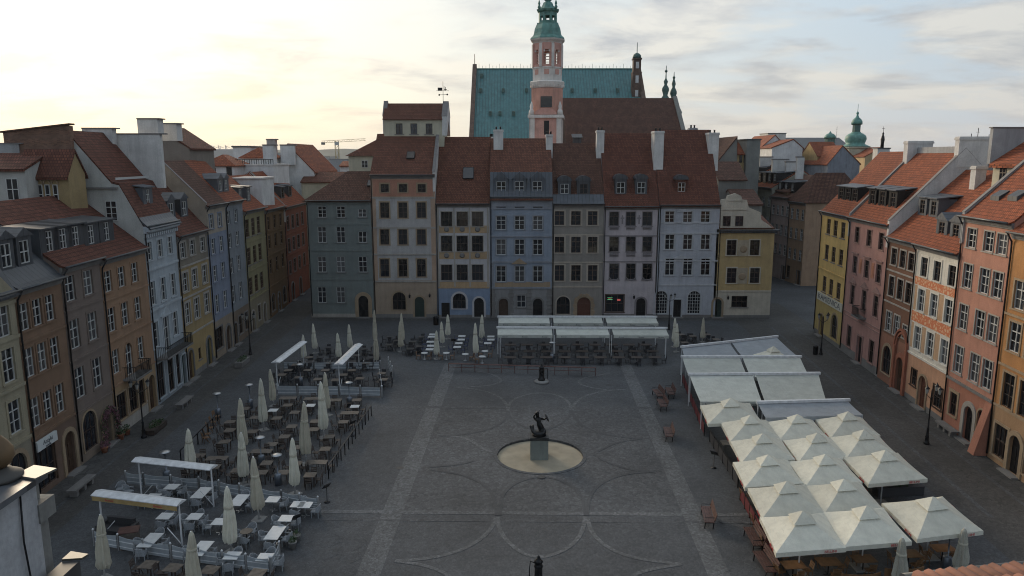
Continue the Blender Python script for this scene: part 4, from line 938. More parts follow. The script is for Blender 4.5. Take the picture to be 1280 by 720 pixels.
b = MB(); b.lathe([(3.9,zf(183.4)),(3.2,zf(182)),(2.35,zf(180)),(2.5,zf(177.5)),(2.75,zf(174)),(2.55,zf(170)),(1.9,zf(167.5)),(1.25,zf(166)),(1.2,zf(165))], n=20, fl=.04); b.build('onion', COPPER, t)
b = MB(); b.lathe([(1.05,zf(165)),(1.05,zf(156.2)),(1.4,zf(155.6))], n=8, smooth=False); b.build('lantern', COPD, t)
b = MB(); b.lathe([(1.4,zf(155.5)),(1.35,zf(152)),(1.0,zf(149)),(.5,zf(147)),(.22,zf(144)),(.3,zf(142)),(.07,zf(139)),(.05,zf(130.5))], n=14); b.ball((0,0,zf(141.5)), .35); b.build('cap', COPPER, t)
t = thing('small_dome', 'small green copper dome on a lantern left of the onion spire', 'dome', (XY(1037.5,215,172), 215, 0)); zf = lambda py: ZY(py, 215)
MB().lathe([(1.5,zf(190)),(1.5,zf(173.4)),(1.75,zf(173))], n=8, smooth=False).build('drum', COPD, t); MB().lathe([(1.65,zf(172.9)),(1.5,zf(170)),(1.0,zf(167.6)),(.35,zf(166.5)),(.25,zf(165)),(.05,zf(164))], n=14).build('dome', COPPER, t)
# ---- houses behind the right row
xb_ = XY(1241, 64, 215); ze_ = ZY(205, 64)
bh = thing('rear_house', 'tall rear house with red roof and cream attic wall above the salmon house', 'house', (xb_, 64, 0))
MB().box(0, 11, -5.4, 0, 0, ze_).build('wall', P('cream_render',(0,0,0)), bh)
MB().plate([(-.35, ze_-.3), (5.5, ze_+3.6), (11.3, ze_-.3), (11.3, ze_-.05), (5.5, ze_+3.9), (-.35, ze_)], -5.6, .1).build('roof', TILER, bh)
MB().plate([(0.05, ze_+.002), (10.9, ze_+.002), (5.5, ze_+3.5)], -5.3, -5.1).build('gable', P('cream_render',(0,0,0)), bh)
yw_, zw_ = PX(1254, 216, xb_); f = link('window', winmesh(.8,1.3,2,2,DARKW), bh, (-.06, yw_-64, zw_-.65), -pi/2); link('pane', panemesh(.8,1.3,GLASS), f, (0,.045,0))
coped(bh, 1242, 1282, 160, 205, 64.15, .4, FIREG, 'firewall')
coped(bh, 1202, 1245, 180, 215, 73, .5, FIREG, 'firewall')
for px, y, pt in ((1212,74,167),(1220,74.5,160),(1234,74,168),(1044,210,158)):
    x = XY(px, y); zt = ZY(pt, y); a = MB(); a.tube([(0,0,0),(0,0,4.5)], .035)
    for kk in range(3): a.bar((-.35+.08*kk,0,3.2+.45*kk),(.35-.08*kk,0,3.2+.45*kk),.03)
    tag(a.build('antenna', IRON, None, (x, y, zt-4.5)), {1212:'leftmost of the thin roof antennas above the right row', 1220:'tallest and middle thin roof antenna above the right row', 1234:'rightmost of the thin roof antennas above the right row',1044:'lone thin antenna left of the antennas above the right row'}[px], 'antenna')
# ---- houses behind the left row
gy = farhouse('gothic_attic_house', 'small yellow attic house with four pointed windows behind the left row roofs', XY(25,60,230), XY(86,60,230), 60, 2.4, ZY(218,60), ZY(190,60), P('yellow_brown_render',(0,0,0)), TILEL, 'x')
for kk, px in enumerate((41,51,60,70)):
    xx = XY(px, 60, 240)-gy.location.x; zz = ZY(240,60)
    f = link('window', winmesh(.40,1.6,1,2,WHITE), gy, (xx,-.07,zz-1.0)); link('pane', panemesh(.40,1.6,GLASS), f, (0,.05,0))
    pb = MB(); n = 5
    for s in (-1,1):
        for j in range(n):
            f1 = lambda tt: (xx+s*.27*(1-tt**1.6), zz+.6+.55*tt); a0, a1 = f1(j/n), f1((j+1)/n); pb.bar((a0[0],-.06,a0[1]),(a1[0],-.06,a1[1]),.09)
    pb.build('pointed_arch', SAND, gy)
BRK = brick('old_brick', (.20,.10,.065), (.17,.13,.10))
bw = thing('brick_firewall', 'big old brick firewall against the bright sky behind the left row', 'wall', (0,0,0))
xa, xb = XY(18,64,170), XY(98.5,64,160); b = MB(); b.plate([(xa,10),(xb,10),(xb,ZY(158,64)),(xb-1.0,ZY(157,64)),(xa,ZY(167,64))], 62.6, 63.15); b.build('wall', BRK, bw); b = MB(); b.bar((xa-.3,62.87,ZY(167,64)+.08),(xb+.1,62.87,ZY(157.3,64)+.1),.8,.12); b.build('coping', TILEB, bw)
fw = farhouse('plain_rear_house', 'plain pale rear house with one white window left of the yellow attic house', XY(-40,58,220), XY(26.5,58,220), 58.5, 6, ZY(213,58), ZY(195,58), P('pale_side_render',(0,0,0)), TILEL, 'x', wins=((XY(11,58,238)-XY(-40,58,220), ZY(237,58)),), wk=('w',.95,1.7))
coped(fw, -25, 27, 180, 215, 62.5, .5, FIREG, 'firewall')
coped(lh3, 98, 132, 160, 205, 71, .4, FIREG, 'chimney_wall') if False else None
farhouse('tall_rear_house', 'tall grey brown rear house with red hipped roof among the left chimneys', XY(199,86,190), XY(237,86,190), 86, 7, ZY(186,86), ZY(160,86), P('rear_brown',(.22,.19,.16)), TILEL, 'y', rx=.0)
WR = P('bright_white_render',(0,0,0))
farhouse('white_penthouse', 'white penthouse with red hipped roof among the left roofs', XY(250,112,215), XY(293,112,215), 112, 7, ZY(207,112), ZY(193,112), WR, TILER, 'hip', wins=((.8, ZY(216,112)),(2.0, ZY(216,112)),(4.4, ZY(215,112))), wk=('d',.8,1.5))
tb = farhouse('white_terrace_house', 'white stepped terrace house with dark railings between red roofs, left row', XY(292,116,215), XY(342,116,215), 116, 8, ZY(207,116), ZY(207,116), WR, FIREW, 'flat')
b = MB(); Wt = XY(342,116,215)-XY(292,116,215)
for j in range(18): b.bar((j*Wt/17,0,ZY(207,116)+.2),(j*Wt/17,0,ZY(207,116)+.95),.07)
b.bar((0,0,ZY(207,116)+.95),(Wt,0,ZY(207,116)+.95),.08); b.build('railing', IRON, tb)
coped(tb, 328, 343, 182, 210, 116.5, 1.5, WR, 'chimney_wall'); 
tb2 = farhouse('white_lower_terrace', 'lower white terrace block in front of the white stepped house', XY(287,100,235), XY(326,100,235), 100.5, 5, ZY(224,100), ZY(224,100), WR, FIREW, 'flat')
farhouse('white_stair_tower', 'white stair tower left of the stepped terrace house', XY(291,125,190), XY(313,125,190), 125, 6, ZY(184,125), ZY(184,125), WR, LEAD, 'flat')
farhouse('red_hip_house', 'house with a low red hipped roof behind the white stepped terrace house', XY(301,122,190), XY(334,122,190), 122, 7, ZY(197,122), ZY(184,122), WR, TILER, 'hip')
bg = farhouse('big_red_roof', 'big red roof with two white chimney walls right of the white terraces', XY(338,128,200), XY(392,128,200), 128, 16, ZY(215,128), ZY(181,128), WR, TILER, 'y', rx=.42)
coped(bg, 350, 369, 182, 206, 127.2, .6, WR, 'chimney_wall'); coped(bg, 333, 345, 175, 192, 135, 1.0, FIREG, 'chimney'); 
# low roofs between the corner house and the horizon
farhouse('low_red_house', 'low house with a red roof seen just left of the grey green corner house', XY(375,125,240), XY(432,125,240), 126, 8, ZY(228,126), ZY(217,126), P('cream_render',(0,0,0)), TILE, 'x')
farhouse('low_white_house', 'low white house peeping over the roof of the corner house', XY(425,140,210), XY(441,140,210), 140, 6, ZY(208,140), ZY(203,140), WR, TILER, 'x')
# ---- cathedral with green roof
GRN = seam('copper_roof', (.06,.178,.185), .62, 'X', .55)
BRD = brick('dark_brick', (.13,.075,.055), (.16,.13,.11))
ca = thing('cathedral', 'cathedral with a huge green copper roof and brick end gables', 'church', (0,0,0))
yr = 168.; zr = ZY(86.5, yr); xa, xb = XY(596,yr,86), XY(795,yr,88); ye = 150.; ze = ZY(182, ye)
b = MB(); b.box(xa+.1, xb-.1, ye+.3, 186, 0, ze-.01); b.build('wall', BRD, ca)
b = MB(); b.prism([(ye,ze),(yr,zr),(2*yr-ye,ze)], xa, xb); b.build('roof', GRN, ca)
for sx, x in ((0, xa), (1, xb)):
    b = MB(); b.prism([(ye-.4,ze-8),(ye-.4,ze+.4),(yr,zr+1.1),(2*yr-ye+.4,ze+.4),(2*yr-ye+.4,ze-8)], x-(.9 if sx == 0 else -.003), x-.003 if sx == 0 else x+.9); b.build('gable', BRD, ca)
b = MB(); b.tube([(xa-.45,yr,zr+1),(xa-.45,yr,zr+3.2)], .07)
b.build('lightning_rod', IRON, ca)
b = MB(); b.box(xa, xb, yr-.12, yr+.12, zr+.001, zr+.2)
for k in range(46): b.bar((xa+.5+k*(xb-xa-1)/45, yr, zr+.2), (xa+.5+k*(xb-xa-1)/45, yr, zr+(.75 if k % 3 else 1.15)), .06)
b.build('ridge_crest', COPPER, ca)
for row, (py, n0) in enumerate(((93,1),(114,6),(145,3))):
    for k in range(n0):
        px = {0:[602],1:[601,629,658,715,744,772],2:[613,642,625]}[row][k]
        f = (ZY(py,160)-ze)/(zr-ze); y = ye+(yr-ye)*f; x = XY(px, y, py); z = ze+(zr-ze)*f
        MB().prism([(y-.5,z-.1),(y-.5,z+.75),(y+.6,z+.9)], x-.3, x+.3).build('roof_hatch', COPD, ca)
pc = thing('brick_pinnacle', 'slender brick pinnacle with a capped top at the right end of the green roof', 'pinnacle', (XY(795.5,162,95), 162, 0)); z_ = lambda py: ZY(py,162)
b = MB()
for w, p0, p1 in ((.95,150,92),(1.0,91.9,90.5),(.8,90.4,75),(.95,74.9,73)): b.box(-w,w,-w,w,z_(p0),z_(p1))
b.build('shaft', BRD, pc); b = MB()
for p0, p1 in ((121,113),(104,95),(86,78)): b.box(-.32,.32,-1.02,-.7,z_(p0),z_(p1))
b.build('niche', P('bright_white_render',(0,0,0)), pc); MB().lathe([(.95,z_(72.9)),(.85,z_(69)),(.5,z_(67)),(.1,z_(66)),(.06,z_(53))], n=10).build('cap', COPD, pc)
# ---- brown nave roof in front
cb = thing('brown_roofed_church', 'church with a steep dark brown tiled roof in front of the green one', 'church', (0,0,0)); yr2 = 152.; zr2 = ZY(122.5,yr2)
xa2, xb2 = XY(703,yr2,122), XY(841,yr2,124); ye2 = 138.; ze2 = ZY(190,ye2)
TBR = tiles('umber_tiles', (.105,.05,.035)); b = MB(); b.prism([(ye2,ze2),(yr2,zr2),(2*yr2-ye2,ze2)], xa2, xb2); b.build('roof', TBR, cb); b = MB(); b.box(xa2, xb2, ye2+.3, 160, 0, ze2-.01); b.build('wall', BRD, cb)
b = MB(); b.box(0,1.5,-1.2,0,0,1.2); b.prism([(-1.5,1.2),(-1.5,1.32),(.6,2.0),(.6,1.8)], -.2, 1.7); b.build('dormer', LEAD, cb, (XY(716,140,176), 140.2, ZY(181,140)))
b = MB(); b.prism([(ye2,ze2),(yr2,zr2+.4),(2*yr2-ye2,ze2)], xb2+.003, xb2+.8); b.build('gable', P('tenement_grey',(0,0,0)), cb)
for i, (px, pt, lab) in enumerate(((832,82,'taller left dark copper spirelet beside the brown church roof'), (842,90,'shorter right dark copper spirelet beside the brown church roof'))):
    y = 160+i*3; t = thing('spirelet', lab, 'spire', (XY(px,y,110), y, 0), 0, 'spirelets by the brown church roof'); z_ = lambda py: ZY(py, y)
    MB().lathe([(.9,z_(150)),(.9,z_(128+i*6)),(1.2,z_(127+i*6)),(.9,z_(123+i*4)),(.45,z_(119+i*3)),(.75,z_(113+i*4)),(.7,z_(110+i*4)),(.28,z_(106+i*3)),(.45,z_(102+i*3)),(.14,z_(98)),(.06,z_(pt))], n=10).build('spire', COPD, t)
    MB().ball((0,0,z_(pt+7)), .3).build('finial', COPD, t)
t = thing('church_turret', 'dark octagonal turret with white window bands below the spirelets', 'turret', (XY(842,158,140), 156, 0)); z_ = lambda py: ZY(py, 156)
MB().lathe([(1.9,z_(190)),(1.8,z_(160)),(1.9,z_(158)),(1.5,z_(150)),(1.25,z_(143)),(1.3,z_(140)),(.8,z_(134))], n=8, smooth=False).build('body', COPD, t)
b = MB(); 
for py in (159,150,143):
    b.box(-.6,-.1,-1.95+(.35 if py < 155 else 0),-1.2,z_(py+2.5),z_(py)); b.box(.2,.7,-1.95+(.35 if py < 155 else 0),-1.2,z_(py+2.5),z_(py))
b.build('window', WHITE, t)
# ---- pink church tower
yt = 130.; t = thing('church_tower', 'tall pink church tower with white belfry and green copper helmet', 'tower', (XY(684,yt,120), yt, 0), -.10); z_ = lambda zy: ZY(zy/3.79, yt)
PK = P('tower_pink', (.66,.36,.29)); PKD = P('tower_orange_pink', (.62,.32,.24)); TW = P('tower_white', (.74,.69,.63))
u = yt/920*.985/3.79      # metres per zoom pixel
b = MB(); b.box(-2.75,2.55,-2.6,2.6,0,z_(562)); b.build('lower_stage', PK, t)
b = MB()
for x0_, x1_ in ((-2.85,-1.95),(1.75,2.65)): b.box(x0_, x1_, -2.75, -2.603, z_(760), z_(562)); 
for y0_, y1_ in ((-2.75,-1.9),(1.9,2.75)): b.box(-2.9,-2.753,y0_,y1_,z_(760),z_(562)); b.box(2.553,2.7,y0_,y1_,z_(760),z_(562))
b.box(-3.1,2.9,-2.95,2.95,z_(562)+.003,z_(548)); b.build('pilasters', TW, t)
b = MB(); b.box(-.35,.5,-2.66,-2.603,z_(640),z_(575)); b.build('window', IRON, t)
b = MB()
for k in range(8):
    a0, a1 = pi*k/8, pi*(k+1)/8; b.plate([(-.1+1.9*cos(a0), z_(546)+1.1*sin(a0)), (-.1+1.9*cos(a1), z_(546)+1.1*sin(a1)), (-.1, z_(546))], -2.7, -1.0)
b.build('pediment', PK, t)
for x in (-2.5, 2.3):
    MB().lathe([(.5,z_(547)),(.45,z_(530)),(.25,z_(520)),(.3,z_(508)),(.06,z_(485))], (x,-2.3,0), 8).build('finial', TW, t)
r8 = lambda w: w*u/2/cos(pi/8)
b = MB(); b.lathe([(r8(143),z_(548)),(r8(143),z_(421))], n=8, smooth=False, rot=pi/8); b.build('shaft', PKD, t)
b = MB(); b.box(-.95,.95,-2.69,-2.4,z_(513),z_(462)); b.build('window', GLASS, t)
b = MB(); b.lathe([(r8(146),z_(420)),(r8(154),z_(404)),(r8(158),z_(392)),(r8(150),z_(388)),(r8(132),z_(386)),(r8(132),z_(330)),(r8(138),z_(328)),(r8(136),z_(322))], n=8, smooth=False, rot=pi/8)
for k in range(40): a = 2*pi*k/40; R_ = r8(150)*.96; b.obox((R_*cos(a),R_*sin(a),z_(409)), (.07*cos(a),.07*sin(a),0), (-.09*sin(a),.09*cos(a),0), (0,0,.2))
b.build('cornice', TW, t)
b = MB()
for k in range(8): a = pi/4*k-pi/2; R_ = r8(132)*cos(pi/8); b.obox((R_*cos(a),R_*sin(a),z_(346)), (.04*cos(a),.04*sin(a),0), (-.42*sin(a),.42*cos(a),0), (0,0,.42))
b.build('parapet_panel', PK, t)
# belfry: eight piers round an open lantern, arched openings with louvres
b = MB(); Rb = r8(126); zb0, zb1 = z_(321), z_(214)
for k in range(8):
    a = pi/4*k-pi/8-pi/2; b.obox((Rb*.93*cos(a),Rb*.93*sin(a),(zb0+zb1)/2), (.35*cos(a),.35*sin(a),0), (-.40*sin(a),.40*cos(a),0), (0,0,(zb1-zb0)/2))
for k in range(8):
    a = pi/4*k-pi/2; Rr = Rb*cos(pi/8)*.95; b.obox((Rr*cos(a),Rr*sin(a),z_(226)), (.25*cos(a),.25*sin(a),0), (-.7*sin(a),.7*cos(a),0), (0,0,.55)); b.obox((Rr*cos(a),Rr*sin(a),z_(316)), (.25*cos(a),.25*sin(a),0), (-.7*sin(a),.7*cos(a),0), (0,0,.2))
b.build('belfry', PK, t)
b = MB()
for k in range(8):
    a = pi/4*k-pi/8-pi/2
    b.obox((Rb*1.05*cos(a),Rb*1.05*sin(a),(zb0+zb1)/2), (.12*cos(a),.12*sin(a),0), (-.24*sin(a),.24*cos(a),0), (0,0,(zb1-zb0)/2))
    a = pi/4*k-pi/2; Rr = Rb*cos(pi/8)*.99
    for j in range(6):
        a0, a1 = pi*j/6, pi*(j+1)/6; c = Vector((Rr*cos(a),Rr*sin(a),z_(252))); tv = Vector((-sin(a),cos(a),0)); p0 = c+tv*(.5*cos(a0))+Vector((0,0,.55*sin(a0))); p1 = c+tv*(.5*cos(a1))+Vector((0,0,.55*sin(a1))); b.bar(p0, p1, .3, .14)
b.build('pilasters', TW, t)
b = MB()
for k in range(8):
    a = pi/4*k-pi/2; Rr = Rb*cos(pi/8)*.85
    for j in range(5): b.obox((Rr*cos(a),Rr*sin(a),z_(312)+.4+j*.45), (.05*cos(a),.05*sin(a),0), (-.5*sin(a),.5*cos(a),0), (0,0,.04))
b.build('louvres', TW, t)
b = MB(); b.lathe([(r8(128),z_(213)),(r8(134),z_(206)),(r8(152),z_(196)),(r8(156),z_(190))], n=8, smooth=False, rot=pi/8); b.build('entablature', TW, t)
b = MB(); b.lathe([(r8(156),z_(189.5)),(r8(152),z_(184)),(r8(130),z_(173)),(r8(122),z_(160)),(r8(117),z_(142)),(r8(104),z_(125)),(r8(97),z_(117)),(r8(97),z_(112))], n=8, smooth=False, rot=pi/8)
for k in range(8):
    a = pi/4*k-pi/8-pi/2; b.obox((r8(76)*.93*cos(a),r8(76)*.93*sin(a),(z_(111)+z_(62))/2), (.16*cos(a),.16*sin(a),0), (-.2*sin(a),.2*cos(a),0), (0,0,(z_(62)-z_(111))/2))
    a += pi/8; Rr = r8(76)*cos(pi/8)*.95; b.obox((Rr*cos(a),Rr*sin(a),z_(70)), (.12*cos(a),.12*sin(a),0), (-.55*sin(a),.55*cos(a),0), (0,0,.3)); b.obox((Rr*cos(a),Rr*sin(a),z_(107)), (.12*cos(a),.12*sin(a),0), (-.55*sin(a),.55*cos(a),0), (0,0,.2))
b.lathe([(r8(76),z_(63)),(r8(94),z_(56)),(r8(101),z_(48)),(r8(70),z_(42)),(r8(52),z_(30)),(r8(40),z_(14)),(r8(20),z_(8)),(r8(34),z_(0)),(r8(44),z_(-12)),(r8(20),z_(-26)),(r8(5),z_(-50)),(.03,z_(-80))], n=8, smooth=False, rot=pi/8)
b.build('helmet', COPPER, t)
b = MB(); b.lathe([(r8(121)*1.02,z_(160)),(r8(118)*1.03,z_(152))], n=16, smooth=False, cap=False)
for x in (-38, 38):
    MB().lathe([(.14,z_(48)),(.3,z_(40)),(.12,z_(30)),(.22,z_(24)),(.03,z_(4))], (x*u, -r8(100)*.6, 0), 8).build('finial', COPPER, t)
# ---- far plain: stadium, hills, crane, small blocks
HILL = simple('wooded_hill', (.06,.075,.06), .95, var=.4, scale=.02)
def hill(name, y, x0, x1, zpy0, seed, amp, mat):
    rnd = random.Random(seed); b = MB(); n = 40; zs = []
    for k in range(n+1):
        s = k/n; zs.append(max(1, ZY(zpy0, y)*(.75+.25*sin(pi*s))+amp*(rnd.random()-.5)))
    for k in range(n):
        xa, xb = x0+(x1-x0)*k/n, x0+(x1-x0)*(k+1)/n
        P_ = [(xa,y-250,-2),(xb,y-250,-2),(xb,y-60,zs[k+1]*.75),(xa,y-60,zs[k]*.75)]; b.face(P_, 0, True)
        b.face([(xa,y-60,zs[k]*.75),(xb,y-60,zs[k+1]*.75),(xb,y,zs[k+1]),(xa,y,zs[k])], 0, True); b.face([(xa,y,zs[k]),(xb,y,zs[k+1]),(xb,y+400,-2),(xa,y+400,-2)], 0, True)
    return struct(name, b, [mat])
hill('hills', 2400, -1600, 900, 187, 3, 9, HILL); hill('hills', 3600, -3200, 3200, 190, 5, 10, HILL)
st = thing('stadium', 'pale round stadium with a spiky rim far away on the left horizon', 'stadium', (XY(292,1300,190), 1300, 0))
z_ = lambda py: ZY(py, 1300); SW = simple('stadium_panels', (.5,.48,.47), .6)
MB().lathe([(58,0),(64,z_(187)),(60,z_(186.5)),(58,z_(190))], n=40, smooth=False, cap=False).build('bowl', SW, st)
b = MB()
for k in range(36): a = 2*pi*k/36; b.bar((63*cos(a),63*sin(a),z_(187)), (67*cos(a),67*sin(a),z_(182.5)), .9)
for k in range(36): a, a2 = 2*pi*k/36, 2*pi*(k+.5)/36; b.bar((67*cos(a),67*sin(a),z_(182.7)), (55*cos(a2),55*sin(a2),z_(185.5)), .5)
b.build('rim_masts', SW, st)
cr = thing('tower_crane', 'yellowish tower crane far away left of the tall house', 'crane', (XY(421,420,180), 420, 0)); z_ = lambda py: ZY(py, 420); CRM = simple('crane_paint', (.35,.27,.12), .6)
def lattice(b, p, q, w):
    p, q = Vector(p), Vector(q); d = q-p; n = max(4, int(d.length/(w*1.2))); up = Vector((0,0,1)) if abs(d.normalized().z) < .9 else Vector((1,0,0)); a = d.normalized().cross(up).normalized()*w/2; c = up*w/2 if abs(d.normalized().z) < .9 else Vector((1,0,0))*w/2
    for s in ((1,1),(1,-1),(-1,1),(-1,-1)): b.bar(p+a*s[0]+c*s[1], q+a*s[0]+c*s[1], w*.13)
    for k in range(n):
        s = 1 if k % 2 else -1; b.bar(p+d*(k/n)+a+c*s, p+d*((k+1)/n)+a-c*s, w*.1)
b = MB(); lattice(b, (0,0,0), (0,0,z_(176)), 1.8); b.build('mast', CRM, cr)
b = MB(); lattice(b, (XY(402,420)-XY(421,420),0,z_(177.5)), (XY(457,420)-XY(421,420),0,z_(174.5)), 1.1); b.build('jib', CRM, cr)
b = MB(); b.box(XY(402,420)-XY(421,420), XY(406,420)-XY(421,420), -.8,.8, z_(181), z_(177.8)); b.build('counterweight', STONED, cr); b = MB(); b.box(-1,1,-1.2,1.2,z_(181.5),z_(177.5)); b.build('cab', WHITE, cr)
rnd = random.Random(4)
lab = ['long low city block near the left horizon', 'grey slab block near the left horizon', 'pale city block beyond the left roofs', 'small brownish block under the crane', 'low flat block between crane and corner house roof','pale block right of the far stadium', 'grey block left of the far stadium']
for k, (pa, pb, pt, y) in enumerate([(236,252,192,700),(330,352,191,800),(296,330,196,500),(394,412,196,500),(412,440,199,380),(372,398,200,420),(238,262,200,480)]):
    farhouse('city_block', lab[k], XY(pa,y), XY(pb,y), y, 25, ZY(pt,y), ZY(pt,y), simple('block_%d' % (k % 3) if False else ('pale_block','grey_block','brown_block')[k % 3], ((.4,.38,.36),(.28,.28,.29),(.3,.24,.2))[k % 3], .8), LEAD, 'flat', 'building', 'city blocks near the left horizon')

# ================================================================ ground
def cobble(name, c, scale=7.0, var=.25):
    m, nt, b = nmat(name)
    tc = N(nt, 'ShaderNodeTexCoord'); vo = N(nt, 'ShaderNodeTexVoronoi', Scale=scale, feature='DISTANCE_TO_EDGE'); vc = N(nt, 'ShaderNodeTexVoronoi', Scale=scale)
    L(nt, tc, 'Object', vo, 'Vector'); L(nt, tc, 'Object', vc, 'Vector')
    n1 = N(nt, 'ShaderNodeTexNoise', Scale=.13, Detail=8., Roughness=.65); L(nt, tc, 'Object', n1, 'Vector')
    n2 = N(nt, 'ShaderNodeTexNoise', Scale=1.7, Detail=4.); L(nt, tc, 'Object', n2, 'Vector')
    bw = N(nt, 'ShaderNodeRGBToBW'); L(nt, vc, 'Color', bw, 'Color')
    r0 = ramp(nt, .1, rgba([x*(1-var) for x in c]), .9, rgba([x*(1+var) for x in c])); L(nt, bw, 'Val', r0, 'Fac')
    def mul(a, ao, fac, lo, hi, p0=.3, p1=.7):
        r = ramp(nt, p0, g4(lo), p1, g4(hi)); L(nt, fac, 'Fac' if 'Fac' in fac.outputs else 'Distance', r, 'Fac')
        mu = N(nt, 'ShaderNodeMix', data_type='RGBA', blend_type='MULTIPLY'); mu.inputs[0].default_value = 1
        nt.links.new(a.outputs[ao], mu.inputs[6]); nt.links.new(r.outputs['Color'], mu.inputs[7]); return mu
    a = mul(r0, 'Color', n1, .70, 1.25); a = mul(a, 2, n2, .90, 1.08); a = mul(a, 2, vo, .66, 1.0, .0, .10)
    nt.links.new(a.outputs[2], b.inputs['Base Color'])
    b.inputs['Roughness'].default_value = .75; b.inputs['Specular IOR Level'].default_value = .3
    bp = N(nt, 'ShaderNodeBump', Strength=.35, Distance=.02); rb = ramp(nt, 0, g4(0), .12, g4(1)); L(nt, vo, 'Distance', rb, 'Fac'); L(nt, rb, 'Color', bp, 'Height'); L(nt, bp, 'Normal', b, 'Normal')
    MATS[name] = m; return m
PAVE = cobble('dark_setts', (.076,.080,.086), 7.0, .18); PAVES = cobble('street_setts', (.073,.070,.067), 6.0, .2)
PAVEL = cobble('pale_setts', (.116,.119,.123), 6.5, .28); PAVEM = cobble('mid_setts', (.083,.086,.091), 5.0, .25); PAVED = cobble('darkest_setts', (.070,.073,.078), 9.0, .12); SLAB = cobble('side_slabs', (.075,.073,.071), 2.2, .2)
TERR = simple('far_plain', (.075,.08,.07), .95, var=.5, scale=.01)
PC = Vector((2.1, 52.1)); PR = 3.35
gb = MB(); n = 64
def rim(k, hw, hd, cx, cy):            # point on a rectangle in direction k
    a = 2*pi*k/n; c, s = cos(a), sin(a); t = min(hw/abs(c) if abs(c) > 1e-6 else 1e9, hd/abs(s) if abs(s) > 1e-6 else 1e9); return (cx+c*t, cy+s*t)
rings = [[(PC.x+PR*cos(2*pi*k/n), PC.y+PR*sin(2*pi*k/n)) for k in range(n)], [rim(k, 90, 110, PC.x, PC.y) for k in range(n)], [rim(k, 6000, 6000, PC.x, PC.y) for k in range(n)]]
rings[1] = [rim(k, 90, 110, PC.x, PC.y) for k in range(n)]
for i in range(2):
    for k in range(n):
        k2 = (k+1) % n; gb.face([(*rings[i][k],0),(*rings[i][k2],0),(*rings[i+1][k2],0),(*rings[i+1][k],0)], i)
# corners of the two rectangles
for hw, hd, mi in ((90,110,0),):
    for sx in (-1,1):
        for sy in (-1,1):
            c = (PC.x+sx*hw, PC.y+sy*hd)
            ks = sorted(range(n), key=lambda k: (rings[1][k][0]-c[0])**2+(rings[1][k][1]-c[1])**2)
            A_ = next(k for k in ks if abs(abs(rings[1][k][0]-PC.x)-hw) < 1e-3); B_ = next(k for k in ks if abs(abs(rings[1][k][1]-PC.y)-hd) < 1e-3)
            if A_ != B_: gb.face([(*rings[1][A_],0), (*c,0), (*rings[1][B_],0)], 0)
struct('ground', gb, [PAVE, TERR])
def strip(name, pts, w, z, mat, closed=False):
    pts = [Vector(p) for p in pts]; m = len(pts); b = MB(); L_, R_ = [], []
    for i, p in enumerate(pts):
        a = pts[max(i-1,0)]; c = pts[min(i+1,m-1)]
        d = (c-a).normalized(); nn = Vector((-d.y, d.x)); L_.append(p+nn*w/2); R_.append(p-nn*w/2)
    for i in range(m-1): b.face([(*L_[i],z),(*R_[i],z),(*R_[i+1],z),(*L_[i+1],z)])
    return struct(name, b, [mat])
def smooth(pts, it=3):
    pts = [Vector(p) for p in pts]
    for _ in range(it):
        q = [pts[0]]
        for a, b in zip(pts, pts[1:]): q += [a*.75+b*.25, a*.25+b*.75]
        pts = q+[pts[-1]]
    return pts
# side streets in a warmer sett, with slab margins
def quadstruct(name, q, z, mat): b = MB(); b.face([(x, y, z) for x, y in q]); return struct(name, b, [mat])
quadstruct('street', [(26.8,20),(36.4,20),(40.6,110),(31.0,110)], .004, PAVES)
quadstruct('street', [(-31.2,20),(-26.6,20),(-29.0,112),(-33.6,112)], .004, PAVES)
def along(a, b, off): d = (b-a).normalized(); nn = Vector((-d.y, d.x)); return [tuple(a+nn*off), tuple(b+nn*off)]
for off, w in ((-1.9,.28),(-4.9,.34)): strip('pavement', along(Vector((34.6,42)), Vector((38.9,94)), -off), w, .008, PAVEM)
strip('pavement', along(Vector((34.6,42)), Vector((38.9,94)), .95), 1.6, .0085, SLAB)
for off, w in ((-1.9,.25),): strip('pavement', along(LA, LB, off), w, .008, PAVEM)
strip('pavement', along(LA, LB, -.95), 1.6, .0085, SLAB)
strip('pavement', [(-27.8,99.0),(36,99.0)], 1.9, .008, SLAB)
# pale bands of the square
strip('paving_band', [(-6.6,77),(-7.85,30)], 1.3, .008, PAVEL); strip('paving_band', [(12.2,77),(10.9,30)], 1.2, .008, PAVEL)
yb1 = G(600,511)[1]; yb2 = G(600,642)[1]
strip('paving_band', [(-13.5,yb1+.5),(18,yb1+.1)], .6, .012, PAVEM); strip('paving_band', [(-14,yb2+.3),(16,yb2-.2)], .45, .012, PAVEL); strip('paving_band', [(-14,yb2-.75),(16,yb2-1.2)], .22, .012, PAVEM)
